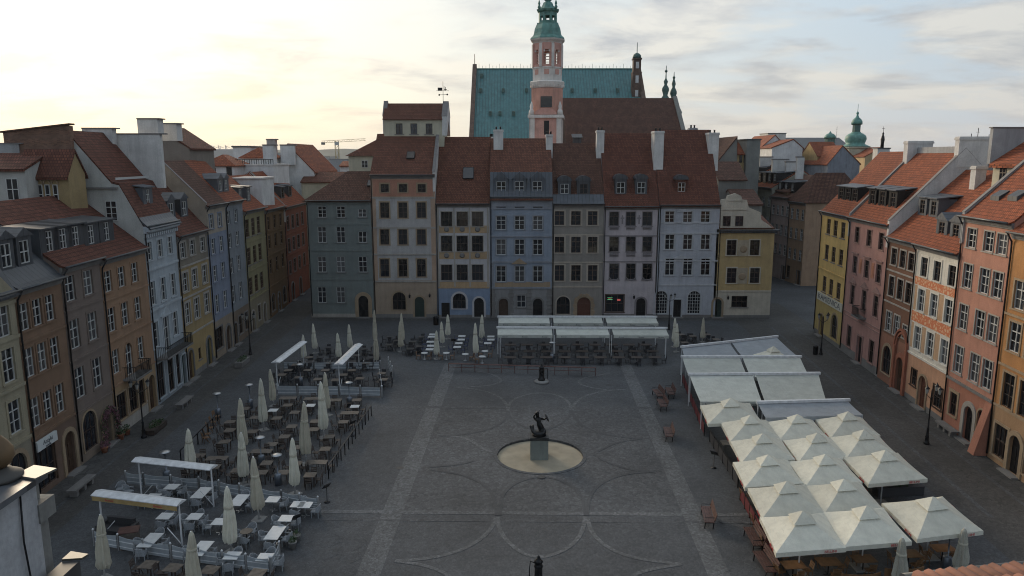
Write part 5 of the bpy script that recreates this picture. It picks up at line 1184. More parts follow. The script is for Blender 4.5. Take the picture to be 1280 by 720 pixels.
# centre field slightly paler
cb_ = MB(); cc = [(10.6,yb2),(11.5,yb1),(-6.3,yb1),(-7.0,yb2)]
def edge_hit(a):
    d = Vector((cos(a), sin(a)))
    for p, q in zip(cc, cc[1:]+cc[:1]):
        p, q = Vector(p), Vector(q); e = q-p; den = d.x*e.y-d.y*e.x
        if abs(den) < 1e-9: continue
        r = p-PC; t = (r.x*e.y-r.y*e.x)/den; u_ = (r.x*d.y-r.y*d.x)/den
        if t > 0 and -1e-6 <= u_ <= 1+1e-6: return PC+d*t
angs = sorted([2*pi*k/96 for k in range(96)]+[math.atan2(p[1]-PC.y, p[0]-PC.x) % (2*pi) for p in cc])
for a0, a1 in zip(angs, angs[1:]+[angs[0]+2*pi]):
    p0, p1 = edge_hit(a0), edge_hit(a1); r_ = PR+.121
    cb_.face([(PC.x+r_*cos(a0),PC.y+r_*sin(a0),.004),(p0.x,p0.y,.004),(p1.x,p1.y,.004),(PC.x+r_*cos(a1),PC.y+r_*sin(a1),.004)])
struct('centre_paving', cb_, [PAVEM])
zg = lambda x, y: G(420+x/2.571, 440+y/2.571)
arcs_l = [[(390,113),(470,122),(525,142),(550,170),(553,190)], [(553,185),(560,160),(595,140),(655,130),(715,138),(750,160),(756,188)], [(930,120),(860,125),(800,140),(765,165),(758,190)],
 [(430,112),(500,108),(540,92),(500,70),(455,62)], [(880,68),(800,82),(775,95),(800,112),(870,122)],
 [(515,530),(505,560),(470,600),(400,640),(300,665),(190,672)], [(802,530),(790,585),(750,630),(690,655),(655,660),(600,650),(550,610),(525,570),(518,530)], [(808,535),(820,580),(870,630),(960,665),(1110,682)], [(190,672),(290,685),(370,720),(390,760)], [(1110,682),(1000,700),(950,720),(930,760)],
 [(350,268),(420,275),(470,310),(500,322)]]
arcs_d = [[(553,190),(545,215),(515,240),(460,258),(380,268),(330,270)], [(756,188),(745,215),(715,238),(655,256),(600,240),(560,215),(553,190)], [(758,190),(768,215),(800,245),(870,268),(985,280)],
 [(300,378),(400,392),(470,420),(505,455),(515,500),(516,526)], [(526,526),(530,465),(560,430),(610,408),(660,400),(710,408),(760,430),(795,470),(802,526)], [(1020,385),(940,390),(870,410),(825,445),(808,490),(808,526)], [(985,278),(900,290),(840,320)], [(830,330),(880,360),(960,382),(1020,385)], [(300,370),(400,362),(445,348)]]
for i, a in enumerate(arcs_l): strip('paving_arc', smooth([zg(*p) for p in a]), .27, .013+.0005*i, PAVEL)
for i, a in enumerate(arcs_d): strip('paving_arc', smooth([zg(*p) for p in a]), .24, .019+.0005*i, PAVED)
for x0_, xs_, y0_ in ((-13.5,1.0,35),(12.5,1.0,36)):      # faint zigzag in the near corners
    for k in range(4):
        x = x0_+k*1.5; pts = [(x+(.75 if j % 2 else 0), y0_+j*.75-k*.3) for j in range(9)]; strip('paving_zigzag', pts, .09, .012, PAVEM)
# dark worn patch trails
# ---------------------------------------------------------------- basin and mermaid
bs = thing('fountain_basin', 'round shallow basin with sand coloured floor in the middle of the square', 'basin', (PC.x, PC.y, 0))
SANDF = simple('basin_sand', (.30,.26,.19), .85, var=.18, scale=.9, bump=.2)
MB().lathe([(PR-.14,-.15),(2.2,-.13),(1.2,-.10),(.02,-.07)], n=64, cap=False).build('floor', SANDF, bs)
MB().lathe([(PR-.14,-.3),(PR-.14,.03),(PR+.12,.03),(PR+.12,-.02),(PR-.002,-.02),(PR-.002,-.3)], n=64, smooth=False, cap=False).build('rim', PAVEM, bs)
pd = thing('statue_pedestal', 'square grey green stone pedestal in the sand coloured basin', 'pedestal', (PC.x-.08, PC.y-.1, -.12))
b = MB(); b.box(-.66,.66,-.66,.66,.0,1.55); b.build('block', plaster('pedestal_stone', (.19,.21,.19), .5), pd); b = MB(); b.box(-.70,.70,-.70,.70,1.553,1.76); b.build('cap', simple('bronze_plinth', (.02,.022,.022), .5), pd)
BRONZE = simple('dark_bronze', (.018,.019,.020), .42, .55, var=.4, scale=5)
def skinbody(name, verts, edges, radii, mat, root=0, sub=2):
    me = bpy.data.meshes.new(name); me.from_pydata(verts, edges, []); me.materials.append(mat); o = bpy.data.objects.new(name, me); COL.objects.link(o)
    o.modifiers.new('skin', 'SKIN'); o.modifiers['skin'].use_smooth_shade = True
    for v, r in zip(me.skin_vertices[0].data, radii): v.radius = (r, r) if not isinstance(r, tuple) else r
    me.skin_vertices[0].data[root].use_root = True
    s = o.modifiers.new('sub', 'SUBSURF'); s.levels = sub; s.render_levels = sub
    return o
mz = 1.64
sv = [(0.05,0,.62),(0,-.02,.85),(-.04,-.04,1.05),(-.08,-.05,1.22),(-.1,-.06,1.32),(-.12,-.08,1.5),(-.13,-.09,1.62),   # 0-6 hips..head
 (.12,.02,1.2),(.33,.06,1.12),(.45,-.02,1.25),   # 7-9 shield arm
 (-.26,-.1,1.2),(-.38,-.16,1.38),(-.26,-.2,1.62),   # 10-12 sword arm raised
 (.16,.03,.4),(.3,-.1,.22),(.18,-.38,.16),(-.15,-.4,.2),(-.4,-.2,.3),(-.48,.05,.5),(-.62,.1,.66),(-.4,.16,.72)]    # 13-20 coiled tail and fluke
se = [(0,1),(1,2),(2,3),(3,4),(4,5),(5,6),(3,7),(7,8),(8,9),(3,10),(10,11),(11,12),(0,13),(13,14),(14,15),(15,16),(16,17),(17,18),(18,19),(18,20)]
sr = [.19,.15,.14,.17,.075,.11,.09,.08,.06,.05,.08,.06,.045,.22,.23,.2,.17,.13,.09,.06,.05]
mer = thing('mermaid_statue', 'dark bronze mermaid with raised sword and shield on the pedestal', 'statue', (PC.x-.08, PC.y-.1, mz), 0); mer.scale = (1.12,1.12,1.04); sr = [r*1.15 for r in sr]
o = skinbody('body', sv, se, sr, BRONZE); o.parent = mer
MB().lathe([(.02,.05),(.2,.035),(.31,0),(.3,-.02),(.02,.02)], n=18).build('shield', BRONZE, mer, (.5,-.02,1.3)).rotation_euler = (.3, 1.05, .3)
b = MB(); b.bar((-.26,-.2,1.6),(.05,-.3,1.98),.05,.02); b.bar((-.33,-.26,1.66),(-.18,-.16,1.72),.04); b.build('sword', BRONZE, mer)
b = MB(); b.lathe([(.03,.0),(.13,.04),(.14,.12),(.1,.2),(.02,.23)], (-.13,-.06,1.53), 12); b.build('hair', BRONZE, mer)
b = MB(); b.lathe([(.5,0),(.45,.1),(.3,.22),(.05,.3)], n=14); b.build('rock', BRONZE, mer)

for i, (px, py) in enumerate(((677,597),(760,481),(500,585),(905,640))):
    x, y = G(px, py); b = MB(); b.lathe([(.27,0),(.27,.006),(.24,.006),(.02,.006)], n=18, smooth=False); tag(b.build('drain_cover', simple('cast_cover', (.035,.036,.038), .6), None, (x, y, .05 if i == 0 else .012)), ('dark iron drain cover just in front of the basin','dark iron drain cover at the far right of the paved circles','dark iron drain cover on the open paving left of the pale band','dark iron drain cover on the open paving by the near bench')[i], 'drain cover')

# ================================================================ lettering
_fc = {}
def lettering(txt, size, mat):
    k = (txt, size, mat.name)
    if k not in _fc:
        cu = bpy.data.curves.new('lettering', 'FONT'); cu.body = txt; cu.size = size; cu.align_x = 'CENTER'; cu.align_y = 'CENTER'; cu.extrude = .006; cu.resolution_u = 2
        o = bpy.data.objects.new('tmp', cu); COL.objects.link(o); dg = bpy.context.evaluated_depsgraph_get(); me = bpy.data.meshes.new_from_object(o.evaluated_get(dg)); bpy.data.objects.remove(o); bpy.data.curves.remove(cu)
        me.materials.clear(); me.materials.append(mat); me.name = 'lettering'; _fc[k] = me
    return _fc[k]
def put_text(par, txt, size, mat, loc, rot=(pi/2, 0, 0)):
    o = link('lettering', lettering(txt, size, mat), par, loc); o.rotation_euler = rot; return o
INK = simple('sign_ink', (.06,.065,.08), .6); REDI = simple('red_print', (.45,.05,.05), .7)
put_text(sbo, 'KAMIENICA', .95, INK, (4.85, -.13, 4.85)).scale = (1.55, 1, 1)
put_text(sgo, 'Antyki', .42, INK, (1.4, -.21, 3.5)); put_text(sgo, 'galeria', .24, INK, (1.4, -.21, 3.2))
# ================================================================ materials of the furniture
CANV = cloth('cream_canvas', (.59,.55,.445), .15); CANVW = cloth('white_canvas', (.80,.775,.66), .2); AWN = cloth('awning_cloth', (.62,.64,.585), .2); AWNB = cloth('blue_grey_awning', (.42,.45,.48), .2)
OCHRE = simple('ochre_valance', (.34,.24,.10), .8); WMET = simple('white_metal', (.60,.61,.62), .45); STEEL = simple('steel', (.38,.39,.40), .3, .7)
WICK = simple('pale_wicker', (.25,.265,.28), .75, scale=30, var=.3); TOPW = simple('pale_table_top', (.56,.57,.57), .35, var=.08); BRT = simple('brown_slats', (.10,.082,.067), .55, var=.3, scale=5); BRC = simple('dark_chair_wood', (.045,.032,.026), .6, var=.35); BLK = simple('black_wicker', (.03,.03,.034), .7, var=.3, scale=20)
ORW = simple('orange_wood', (.15,.075,.03), .5, var=.3); BENCHW = simple('red_brown_slats', (.08,.036,.03), .55, var=.3); REDP = simple('red_panel', (.13,.016,.02), .6); LEAF = simple('leaf', (.035,.07,.022), .6, var=.5, scale=9); PINKF = simple('pink_blossom', (.17,.07,.095), .7, var=.5, scale=9); TERRA = simple('terracotta', (.28,.11,.06), .8); CONC = plaster('concrete', (.24,.235,.225), .4)
FENW = simple('fence_white', (.30,.325,.345), .55, var=.1); RUST = simple('rust_red_rail', (.10,.045,.04), .6, var=.3)
SYN = simple('menu_white', (.55,.57,.58), .4)
CAT = {}
ORD = ['', 'first', 'second', 'third', 'fourth', 'fifth', 'sixth', 'seventh', 'eighth', 'ninth', 'tenth', 'eleventh', 'twelfth', 'thirteenth']
# ================================================================ folded parasols
def folded(name_mat, bulge, seed):
    t = thing('folded_parasol', '', 'parasol', (0,0,0), 0, 'folded parasols of the terraces')
    rnd = random.Random(seed)
    MB().tube([(0,0,.1),(0,0,3.98)], .045, 8).build('pole', WMET, t)
    pr = [(.05,3.97),(.15,3.75),(.23,3.3),(.28,2.9),(.26,2.75),(.33,2.4),(.40,1.8),(.44,1.3),(.42+bulge,.95),(.33+bulge*.6,.72),(.14,.75)]
    n = 16; b = MB(); i = 0
    for r, z in pr:
        for k in range(n):
            a = 2*pi*k/n; f = (1 if k % 2 else .66)+rnd.uniform(-.07,.07) if z < 3.7 else 1; b.v.append((r*f*cos(a)+.02*sin(z*2.1), r*f*sin(a)+.02*cos(z*1.7), z+(rnd.uniform(-.05,.06) if z < 1.2 else 0)))
    for j in range(len(pr)-1):
        for k in range(n):
            k2 = (k+1) % n; b.f.append([j*n+k, j*n+k2, (j+1)*n+k2, (j+1)*n+k]); b.m.append(0); b.sm.append(False)
    b.f.append(list(range(n))); b.m.append(0); b.sm.append(False)
    cn = b.build('canopy', name_mat, t)
    MB().lathe([(.27,2.70),(.28,2.74),(.28,2.82),(.27,2.86)], n=12).build('strap', CANV, cn)
    q = MB(); q.box(-.42,.42,-.42,.42,0,.09); q.lathe([(.12,.09),(.07,.14),(.06,.5)], n=8); q.build('base', CONC, t)
    return t
fpA, fpB = folded(CANV, .05, 1), folded(CANV, .0, 2); fpW = folded(CANVW, .02, 3)
PAR = [ # top px, base px, proto, where
 ((113,643),(131,724),'A','leftmost folded parasol at the near corner of the white chair terrace'),
 ((227,664),(243,738),'A','yellowish folded parasol cut by the bottom edge of the photo'),
 ((275,607),(289,692),'W','folded parasol among white tables right of the retracted awnings'),
 ((311,570),(324,650),'A','folded parasol at the back fence of the white chair terrace'),
 ((228,536),(239,590),'W','folded parasol nearest the planters at the lane side of the brown terrace'),
 ((294,497),(305,570),'A','folded parasol behind another, left part of the brown terrace'),
 ((297,540),(305,606),'W','folded parasol in front of another, left part of the brown terrace'),
 ((326,473),(330,538),'W','paler of the close pair of folded parasols at the far end of the brown terrace'),
 ((338,461),(342,508),'A','yellower of the close pair of folded parasols at the far end of the brown terrace'),
 ((377,502),(383,581),'A','tallest folded parasol in the middle of the brown terrace'),
 ((405,476),(405,548),'W','front one of two overlapping folded parasols at the square side of the brown terrace'),
 ((404,465),(409,520),'A','rear one of two overlapping folded parasols at the square side of the brown terrace'),
 ((361,547),(369,618),'W','shorter folded parasol in the front part of the brown terrace'),
 ((376,418),(380,453),'W','folded parasol beside the left slanted awning beam of the fenced terrace'),
 ((391,404),(394,442),'W','folded parasol at the back left of the fenced terrace'),
 ((422,416),(424,452),'W','folded parasol left of the right slanted awning beam, fenced terrace'),
 ((436,405),(438,440),'W','folded parasol at the back middle of the fenced terrace'),
 ((469,387),(469,432),'A','rear folded parasol at the square corner of the fenced terrace'),
 ((470,410),(471,458),'A','front folded parasol at the square corner of the fenced terrace'),
 ((504,391),(503,432),'A','taller folded parasol by the black chairs in front of the tall house'),
 ((500,402),(501,440),'A','shorter folded parasol by the black chairs in front of the tall house'),
 ((545,413),(546,449),'W','front left folded parasol among the small white tables'),
 ((552,402),(553,434),'W','middle left folded parasol among the small white tables'),
 ((559,393),(560,424),'W','rear left folded parasol among the small white tables'),
 ((595,403),(595,449),'W','front right folded parasol among the small white tables'),
 ((601,393),(602,428),'W','rear right folded parasol among the small white tables'),
 ((841,397),(843,434),'W','rear folded parasol right of the long awnings'),
 ((843,404),(845,440),'W','front folded parasol right of the long awnings'),
 ((878,397),(878,428),'A','folded parasol in front of the lavender house'),
 ((1133,672),(1123,740),'S','folded parasol with dark folds left of the nearest right open parasol'),
 ((1208,662),(1198,722),'S','folded parasol with dark folds by the roof tiles at the bottom right')]
fpS = folded(plaster('grey_folds', (.42,.40,.33), .7), -.02, 5); first = {'A': fpA, 'W': fpW, 'S': fpS}; used = set()
rnd = random.Random(8)
PARXY = []
for (tp, bp_, pk, lab) in PAR:
    x, y = G(*bp_); h = PY(tp[0], tp[1], y)[1]; sz = max(.72, min(1.28, h/4.0))
    x2 = PY(tp[0], tp[1], y)[0]; tl = max(-.06, min(.06, (x2-x)/h*.8)) if pk != 'S' else (x2-x)/h*.8
    src = first[pk] if pk != 'A' or rnd.random() < .6 else fpB
    f = place if src.name not in used else (lambda o, *a, **k: dup(o, *a, **k))
    used.add(src.name); f(src, (x, y, 0), rnd.uniform(0, 6), label=lab, tilt=(rnd.uniform(-.025,.025), rnd.uniform(-.03,.03)), sz=sz)
    fo = [o for o in bpy.data.objects if o.get('label') == lab][0]; kx = (.74 if y > 62 else .9)*rnd.uniform(.92,1.08); fo.scale = (kx, kx, sz)
    PARXY.append((x, y))
if fpB.name not in used: place(fpB, (-15.2, 54.0, 0), 1, 'folded parasol in the middle of the brown terrace behind the tallest one')
# ================================================================ tables and chairs
def table_square(name, top, leg, w=.75, d=.75, slats=False):
    t = thing(name, '', 'table'); b = MB()
    if slats:
        for k in range(7): b.box(-w/2, w/2, -d/2+k*d/7+.008, -d/2+(k+1)*d/7-.008, .72, .75)
        b.box(-w/2+.05, -w/2+.1, -d/2+.01, d/2-.01, .69, .719); b.box(w/2-.1, w/2-.05, -d/2+.01, d/2-.01, .69, .719)
        b.build('tabletop', top, t)
        for sx in (-1,1):
            for sy in (-1,1): MB().box(*sorted((sx*(w/2-.04), sx*(w/2-.1))), *sorted((sy*(d/2-.04), sy*(d/2-.1))), 0, .688).build('leg', leg, t)
    else:
        b.box(-w/2, w/2, -d/2, d/2, .72, .75); b.box(-w/2+.04, w/2-.04, -d/2+.04, d/2-.04, .70, .719); b.build('tabletop', top, t)
        MB().lathe([(.035,.02),(.035,.699)], n=8).build('pedestal', leg, t); q = MB(); q.box(-.25,.25,-.03,.03,0,.03); q.box(-.03,.03,-.25,-.031,0,.03); q.box(-.03,.03,.031,.25,0,.03); q.build('foot', leg, t)
    return t
def table_round(name, top, leg, r=.36):
    t = thing(name, '', 'table'); MB().lathe([(r,.72),(r,.75)], n=20, smooth=False).build('tabletop', top, t); q = MB(); q.lathe([(.22,0),(.22,.03),(.04,.06),(.035,.719)], n=10); q.build('pedestal', leg, t); return t
def chair_wicker(mat):
    t = thing('wicker_chair', '', 'chair'); MB().box(-.27,.27,-.26,.24,.38,.45).build('seat', mat, t)
    b = MB(); n = 6
    for k in range(n):
        a0, a1 = pi*k/n, pi*(k+1)/n; p = [(.29*cos(a), .06+.24*sin(a)) for a in (a0, a1)]; o = [(.25*cos(a), .06+.2*sin(a)) for a in (a0, a1)]
        h0, h1 = [.66+.2*sin(a) for a in (a0, a1)]
        b.face([(*p[0],.45),(*p[1],.45),(*p[1],h1),(*p[0],h0)]); b.face([(*o[0],.45),(*o[1],.45),(*o[1],h1),(*o[0],h0)]); b.face([(*p[0],h0),(*p[1],h1),(*o[1],h1),(*o[0],h0)])
    b.build('backrest', mat, t)
    for s in (-1,1):
        MB().box(*sorted((s*.25, s*.3)), -.26, .06, .62, .66).build('armrest', mat, t)
        for y in (-.22, .2): MB().box(*sorted((s*.22, s*.26)), y-.02, y+.02, 0, .379).build('leg', mat, t)
    return t
def chair_wood(mat, name='wooden_chair'):
    t = thing(name, '', 'chair'); b = MB()
    for k in range(4): b.box(-.21,.21,-.22+k*.11,-.13+k*.11,.43,.455)
    b.build('seat', mat, t); b = MB()
    for k in range(3): b.obox((0,.24+.03*k,.62+.12*k), (.21,0,0), (0,.012,-.004), (0,.015,.045))
    b.build('backrest', mat, t)
    for s in (-1,1):
        MB().bar((s*.2,-.2,0),(s*.19,.0,.428),.035).build('leg', mat, t); MB().tube([(s*.2,.2,0),(s*.2,.21,.45),(s*.2,.31,.92)], .02, 5).build('leg', mat, t)
    return t
def chair_small(name, mat):
    b = MB(); b.box(-.22,.22,-.22,.22,.41,.46); b.obox((0,.24,.68),(.21,0,0),(0,.02,0),(0,.02,.2))
    for s in (-1,1):
        for y in (-.19,.2): b.box(*sorted((s*.17,s*.21)), y-.02, y+.02, 0, .409)
    o = b.build(name, mat); o['category'] = 'chair'; return o
def rows_of(pts, tol=.95):
    idx = sorted(range(len(pts)), key=lambda i: pts[i][1]); rows = []; 
    for i in idx:
        if rows and pts[i][1]-sum(pts[j][1] for j in rows[-1])/len(rows[-1]) < tol: rows[-1].append(i)
        else: rows.append([i])
    out = {}
    for r, row in enumerate(rows):
        for c, i in enumerate(sorted(row, key=lambda i: pts[i][0])): out[i] = (r+1, c+1)
    return out
OCC = []
def terrace(where, tables, protos, chairs, tdesc, cdesc, tgroup, cgroup, sides, rot=0.0, gap=.62, jit=.12, seed=1):
    """tables: (x, y, kind, rotation); sides(i) -> list of sides that have a chair"""
    rnd = random.Random(seed); rc = rows_of(tables); used_t = set(); cu = set()
    SN = {(0,-1): 'near', (0,1): 'far', (-1,0): 'left', (1,0): 'right'}
    for i, (x, y, k, rz) in enumerate(tables):
        r, c = rc[i]; src = protos[k]; lab = '%s, %s from left, %s row, %s' % (tdesc[k], ORD[c], ORD[r], where)
        fn = place if src.name not in used_t else dup
        used_t.add(src.name); o = fn(src, (x, y, 0), rz+rot, label=lab); o['group'] = tgroup
        OCC.append((x, y))
    for i, (x, y, k, rz) in enumerate(tables):
        r, c = rc[i]; hw, hd = (protos[k].get('hw') or .38), (protos[k].get('hd') or .38)
        for s in sides(i, rnd):
            sx, sy = s; th = rz+rot; ca, sa = cos(th), sin(th)
            lx, ly = sx*(hw+gap-.38+rnd.uniform(-jit, jit)), sy*(hd+gap-.38+rnd.uniform(-jit, jit)); lx += rnd.uniform(-.08,.08) if sx == 0 else 0; ly += rnd.uniform(-.08,.08) if sy == 0 else 0
            cx, cy = x+ca*lx-sa*ly, y+sa*lx+ca*ly
            if any((cx-px)**2+(cy-py)**2 < .30 for px, py in OCC if (px, py) != (x, y)): continue
            if any((cx-px)**2+(cy-py)**2 < .22 for px, py in PARXY): continue
            OCC.append((cx, cy)); ang = math.atan2(ly, lx)+th-pi/2+rnd.uniform(-.25,.25)
            src = chairs[k]; lab = '%s, %s side of %s table, %s row, %s' % (cdesc[k], SN[s], ORD[c], ORD[r], where)
            fn = place if src.name not in cu else dup
            cu.add(src.name); o = fn(src, (cx, cy, 0), ang, label=lab); o['group'] = cgroup
ALL4 = [(0,-1),(0,1),(-1,0),(1,0)]
def some(p, base=ALL4): return lambda i, rnd: [s for s in base if rnd.random() < p]
zA = lambda x, y: G(180+x/3.6, 520+y/3.6, .74)
zB = lambda x, y: G(220+x/3.132, 370+y/3.132, .74)
zD = lambda x, y: G(480+x/3.368, 360+y/3.368, .74)
# near left: pale tables and wicker chairs
tw = table_square('pale_table', TOPW, STEEL, .8, .8); tw2 = table_square('long_pale_table', TOPW, STEEL, .8, 1.55); tr_ = table_round('round_table', BRT, IRON, .36); tb_ = table_square('brown_table', BRT, BRC, .8, .8, True)
tw['hw'], tw['hd'] = .4, .4; tw2['hw'], tw2['hd'] = .4, .78; tr_['hw'], tr_['hd'] = .36, .36; tb_['hw'] = .4; tb_['hd'] = .4
cw = chair_wicker(WICK)
TA = [(125,318,0),(258,345,1),(428,378,1),(580,375,0),(693,397,0),(228,452,0),(340,475,0),(640,460,0),(590,525,1),(460,518,2),(28,558,1),(258,595,1),(397,628,0),(545,635,0),(95,450,0),(40,362,0),(725,400,0)]
TA = [(*zA(x, y), k, -.04) for x, y, k in TA]
terrace('near left terrace', TA, [tw, tw2, tr_], [cw, cw, cw], ['pale square table', 'long pale table', 'small round brown table'], ['pale wicker chair']*3, 'pale tables of the near left terrace', 'wicker chairs of the near left terrace', some(.85), seed=3)
TA2 = [(*zA(x, y), 0, -.15) for x, y in ((130,682),(297,692),(510,706),(20,668))]
cb0 = chair_wood(BRC)
terrace('strip along the photo bottom', TA2, [tb_], [cb0], ['brown slatted table'], ['dark wooden chair'], 'brown tables at the bottom edge', 'wooden chairs at the bottom edge', some(.8, [(0,-1),(-1,0),(1,0)]), seed=4)
# middle left: brown slatted tables
tB = table_square('slatted_table', BRT, BRC, .78, .78, True); tB['hw'] = .39; tB['hd'] = .39
tB2 = table_square('long_slatted_table', BRT, BRC, 1.5, .75, True); tB2['hw'] = .75; tB2['hd'] = .38; tBw = table_square('pale_square_table', TOPW, STEEL, .75, .75); tBw['hw'] = .38; tBw['hd'] = .38
TBp = [(437,427,0),(527,428,2),(438,399,1),(535,401,1),(615,407,1),(465,455,0),(380,447,2),(270,440,0),(700,432,2),(680,457,1),(707,407,0),(655,492,0),(650,510,0),(395,478,0),(310,475,0),(545,490,0),(453,510,0),(440,528,0),(540,522,0),(425,550,0),(335,607,1),(375,580,0),(585,598,0),(470,592,0),(550,650,1),(470,655,0),(355,653,0),(335,690,0),(525,700,0),(575,640,0),(420,690,0),(160,635,1),(210,525,0),(190,570,0),(130,632,0),(90,625,0),(240,682,0),(600,550,0),(150,668,0),(212,492,0),(440,648,0),(300,530,0),(265,580,0),(60,665,0),(480,690,0)]
TBl = [(*zB(x, y), k, .02) for x, y, k in TBp]
keep = []
for q in TBl:
    if all((q[0]-p[0])**2+(q[1]-p[1])**2 > 1.2 for p in keep) and all((q[0]-px)**2+(q[1]-py)**2 > .35 for px, py in PARXY): keep.append(q)
cB = chair_wood(BRC, 'folding_chair')
terrace('brown terrace', keep, [tB, tB2, tBw], [cB]*3, ['brown slatted table','long brown slatted table','small pale table'], ['dark wooden chair']*3, 'tables of the brown terrace', 'wooden chairs of the brown terrace', some(.8), seed=5)
# orange stacked chairs along the lane, square edge
cO = chair_wood(ORW, 'orange_chair')
pl = [(160,490),(148,512),(135,535),(125,560),(118,575)]
for i, p in enumerate(pl):
    x, y = G(220+p[0]/3.132, 370+p[1]/3.132); (place if i == 0 else dup)(cO, (x, y, 0), 1.5+.2*i, label='orange brown chair, %s from the far end of the lane side row, brown terrace' % ORD[i+1])['group'] = 'orange chairs at the lane side'
# fenced terrace
tC = table_square('grey_brown_table', BRT, IRON, .8, .8); tC['hw'] = .4; tC['hd'] = .4; cC = chair_small('black_chair', BLK)
TC = [(*zB(x, y), 0, .03) for x, y in ((440,290),(415,308),(515,290),(555,325),(625,328),(720,322),(805,302),(812,326),(655,308),(480,318),(585,290),(690,290),(470,268),(600,262),(745,262),(520,240),(660,245))]
TC = [q for q in TC if all((q[0]-px)**2+(q[1]-py)**2 > .35 for px, py in PARXY)]
terrace('fenced far left terrace', TC, [tC], [cC], ['dark square table'], ['black chair'], 'tables of the fenced terrace', 'black chairs of the fenced terrace', some(.85), seed=6)
tCh = table_square('lounge_table', BLK, IRON, .9, .9); tCh['hw'] = .45; tCh['hd'] = .45; cCh = chair_small('lounge_chair', BLK)
TCh = [(*G(px, py, .74), 0, .2) for px, py in ((400,446),(411,434),(424,441),(446,444),(455,436),(463,447),(438,431),(388,452),(440,452))]
TCh = [q for q in TCh if all((q[0]-px)**2+(q[1]-py)**2 > .5 for px, py in PARXY)]
terrace('lounge behind the fenced terrace', TCh, [tCh], [cCh], ['black table'], ['black chair'], 'black tables behind the fenced terrace', 'black chairs behind the fenced terrace', some(.95), seed=16)
# small white tables
tD = table_round('white_round_table', TOPW, STEEL, .38); tD['hw'] = .38; tD['hd'] = .38; tD2 = table_square('white_square_table', TOPW, STEEL, .85, .8); tD2['hw'] = .42; tD2['hd'] = .4; cD = chair_small('bistro_chair', simple('brown_cane', (.15,.085,.05), .6)); cD2 = chair_small('blue_chair', simple('dark_blue_cane', (.04,.05,.10), .6))
TD = [(170,273,0),(262,273,0),(342,278,0),(413,288,0),(425,265,0),(205,195,1),(200,205,1),(195,226,1),(197,243,1),(192,258,1),(328,202,1),(325,217,1),(315,232,1),(308,248,1),(450,204,1),(450,217,1),(437,232,1)]
TD = [(*zD(x, y), k, 0) for x, y, k in TD]; keep = []
for q in TD:
    if all((q[0]-p[0])**2+(q[1]-p[1])**2 > .9 for p in keep): keep.append(q)
terrace('white table terrace', keep, [tD, tD2], [cD, cD2], ['small round white table','square white table'], ['brown cane chair','dark blue cane chair'], 'white tables before the blue based house', 'cane chairs of the white tables', some(.8, [(-1,0),(1,0)]), seed=7)
# black chairs in front of the tall house, and before the lavender house
tE = table_square('black_table', simple('dark_top', (.05,.048,.046), .4), IRON, .8, .8); tE['hw'] = .4; tE['hd'] = .4; cE = chair_small('dark_chair', BLK)
TE = [(*zD(x, y), 0, 0) for x, y in ((25,205),(55,222),(20,238),(120,225),(150,245),(110,255),(160,205))]
terrace('dark terrace before the tall house', TE, [tE], [cE], ['black square table'], ['black chair'], 'black tables before the tall house', 'black chairs before the tall house', some(.9), seed=8)
TF = [(*G(px, py, .74), 0, 0) for px, py in ((852,418),(866,420),(884,418),(895,424),(856,428))]
tF = table_square('dark_bistro_table', BRT, IRON, .8, .8); tF['hw'] = .4; tF['hd'] = .4; cF = chair_small('dark_bistro_chair', BLK)
terrace('terrace before the lavender house', TF, [tF], [cF], ['dark square table'], ['black chair'], 'tables before the lavender house', 'black chairs before the lavender house', some(.9), seed=9)
# under the long awnings
tG = table_square('awning_table', BRC, IRON, 1.3, .8); tG['hw'] = .65; tG['hd'] = .4; cG = chair_small('rattan_chair', BLK)
TG = [(-.2+1.95*i+.2*(j % 2), y, 0, 0) for j, y in enumerate((76.8,79.3,82.2)) for i in range(9)]
terrace('long awning terrace', TG, [tG], [cG], ['dark table'], ['black rattan chair'], 'tables under the long awnings', 'rattan chairs under the long awnings', some(.85), gap=.66, seed=10)
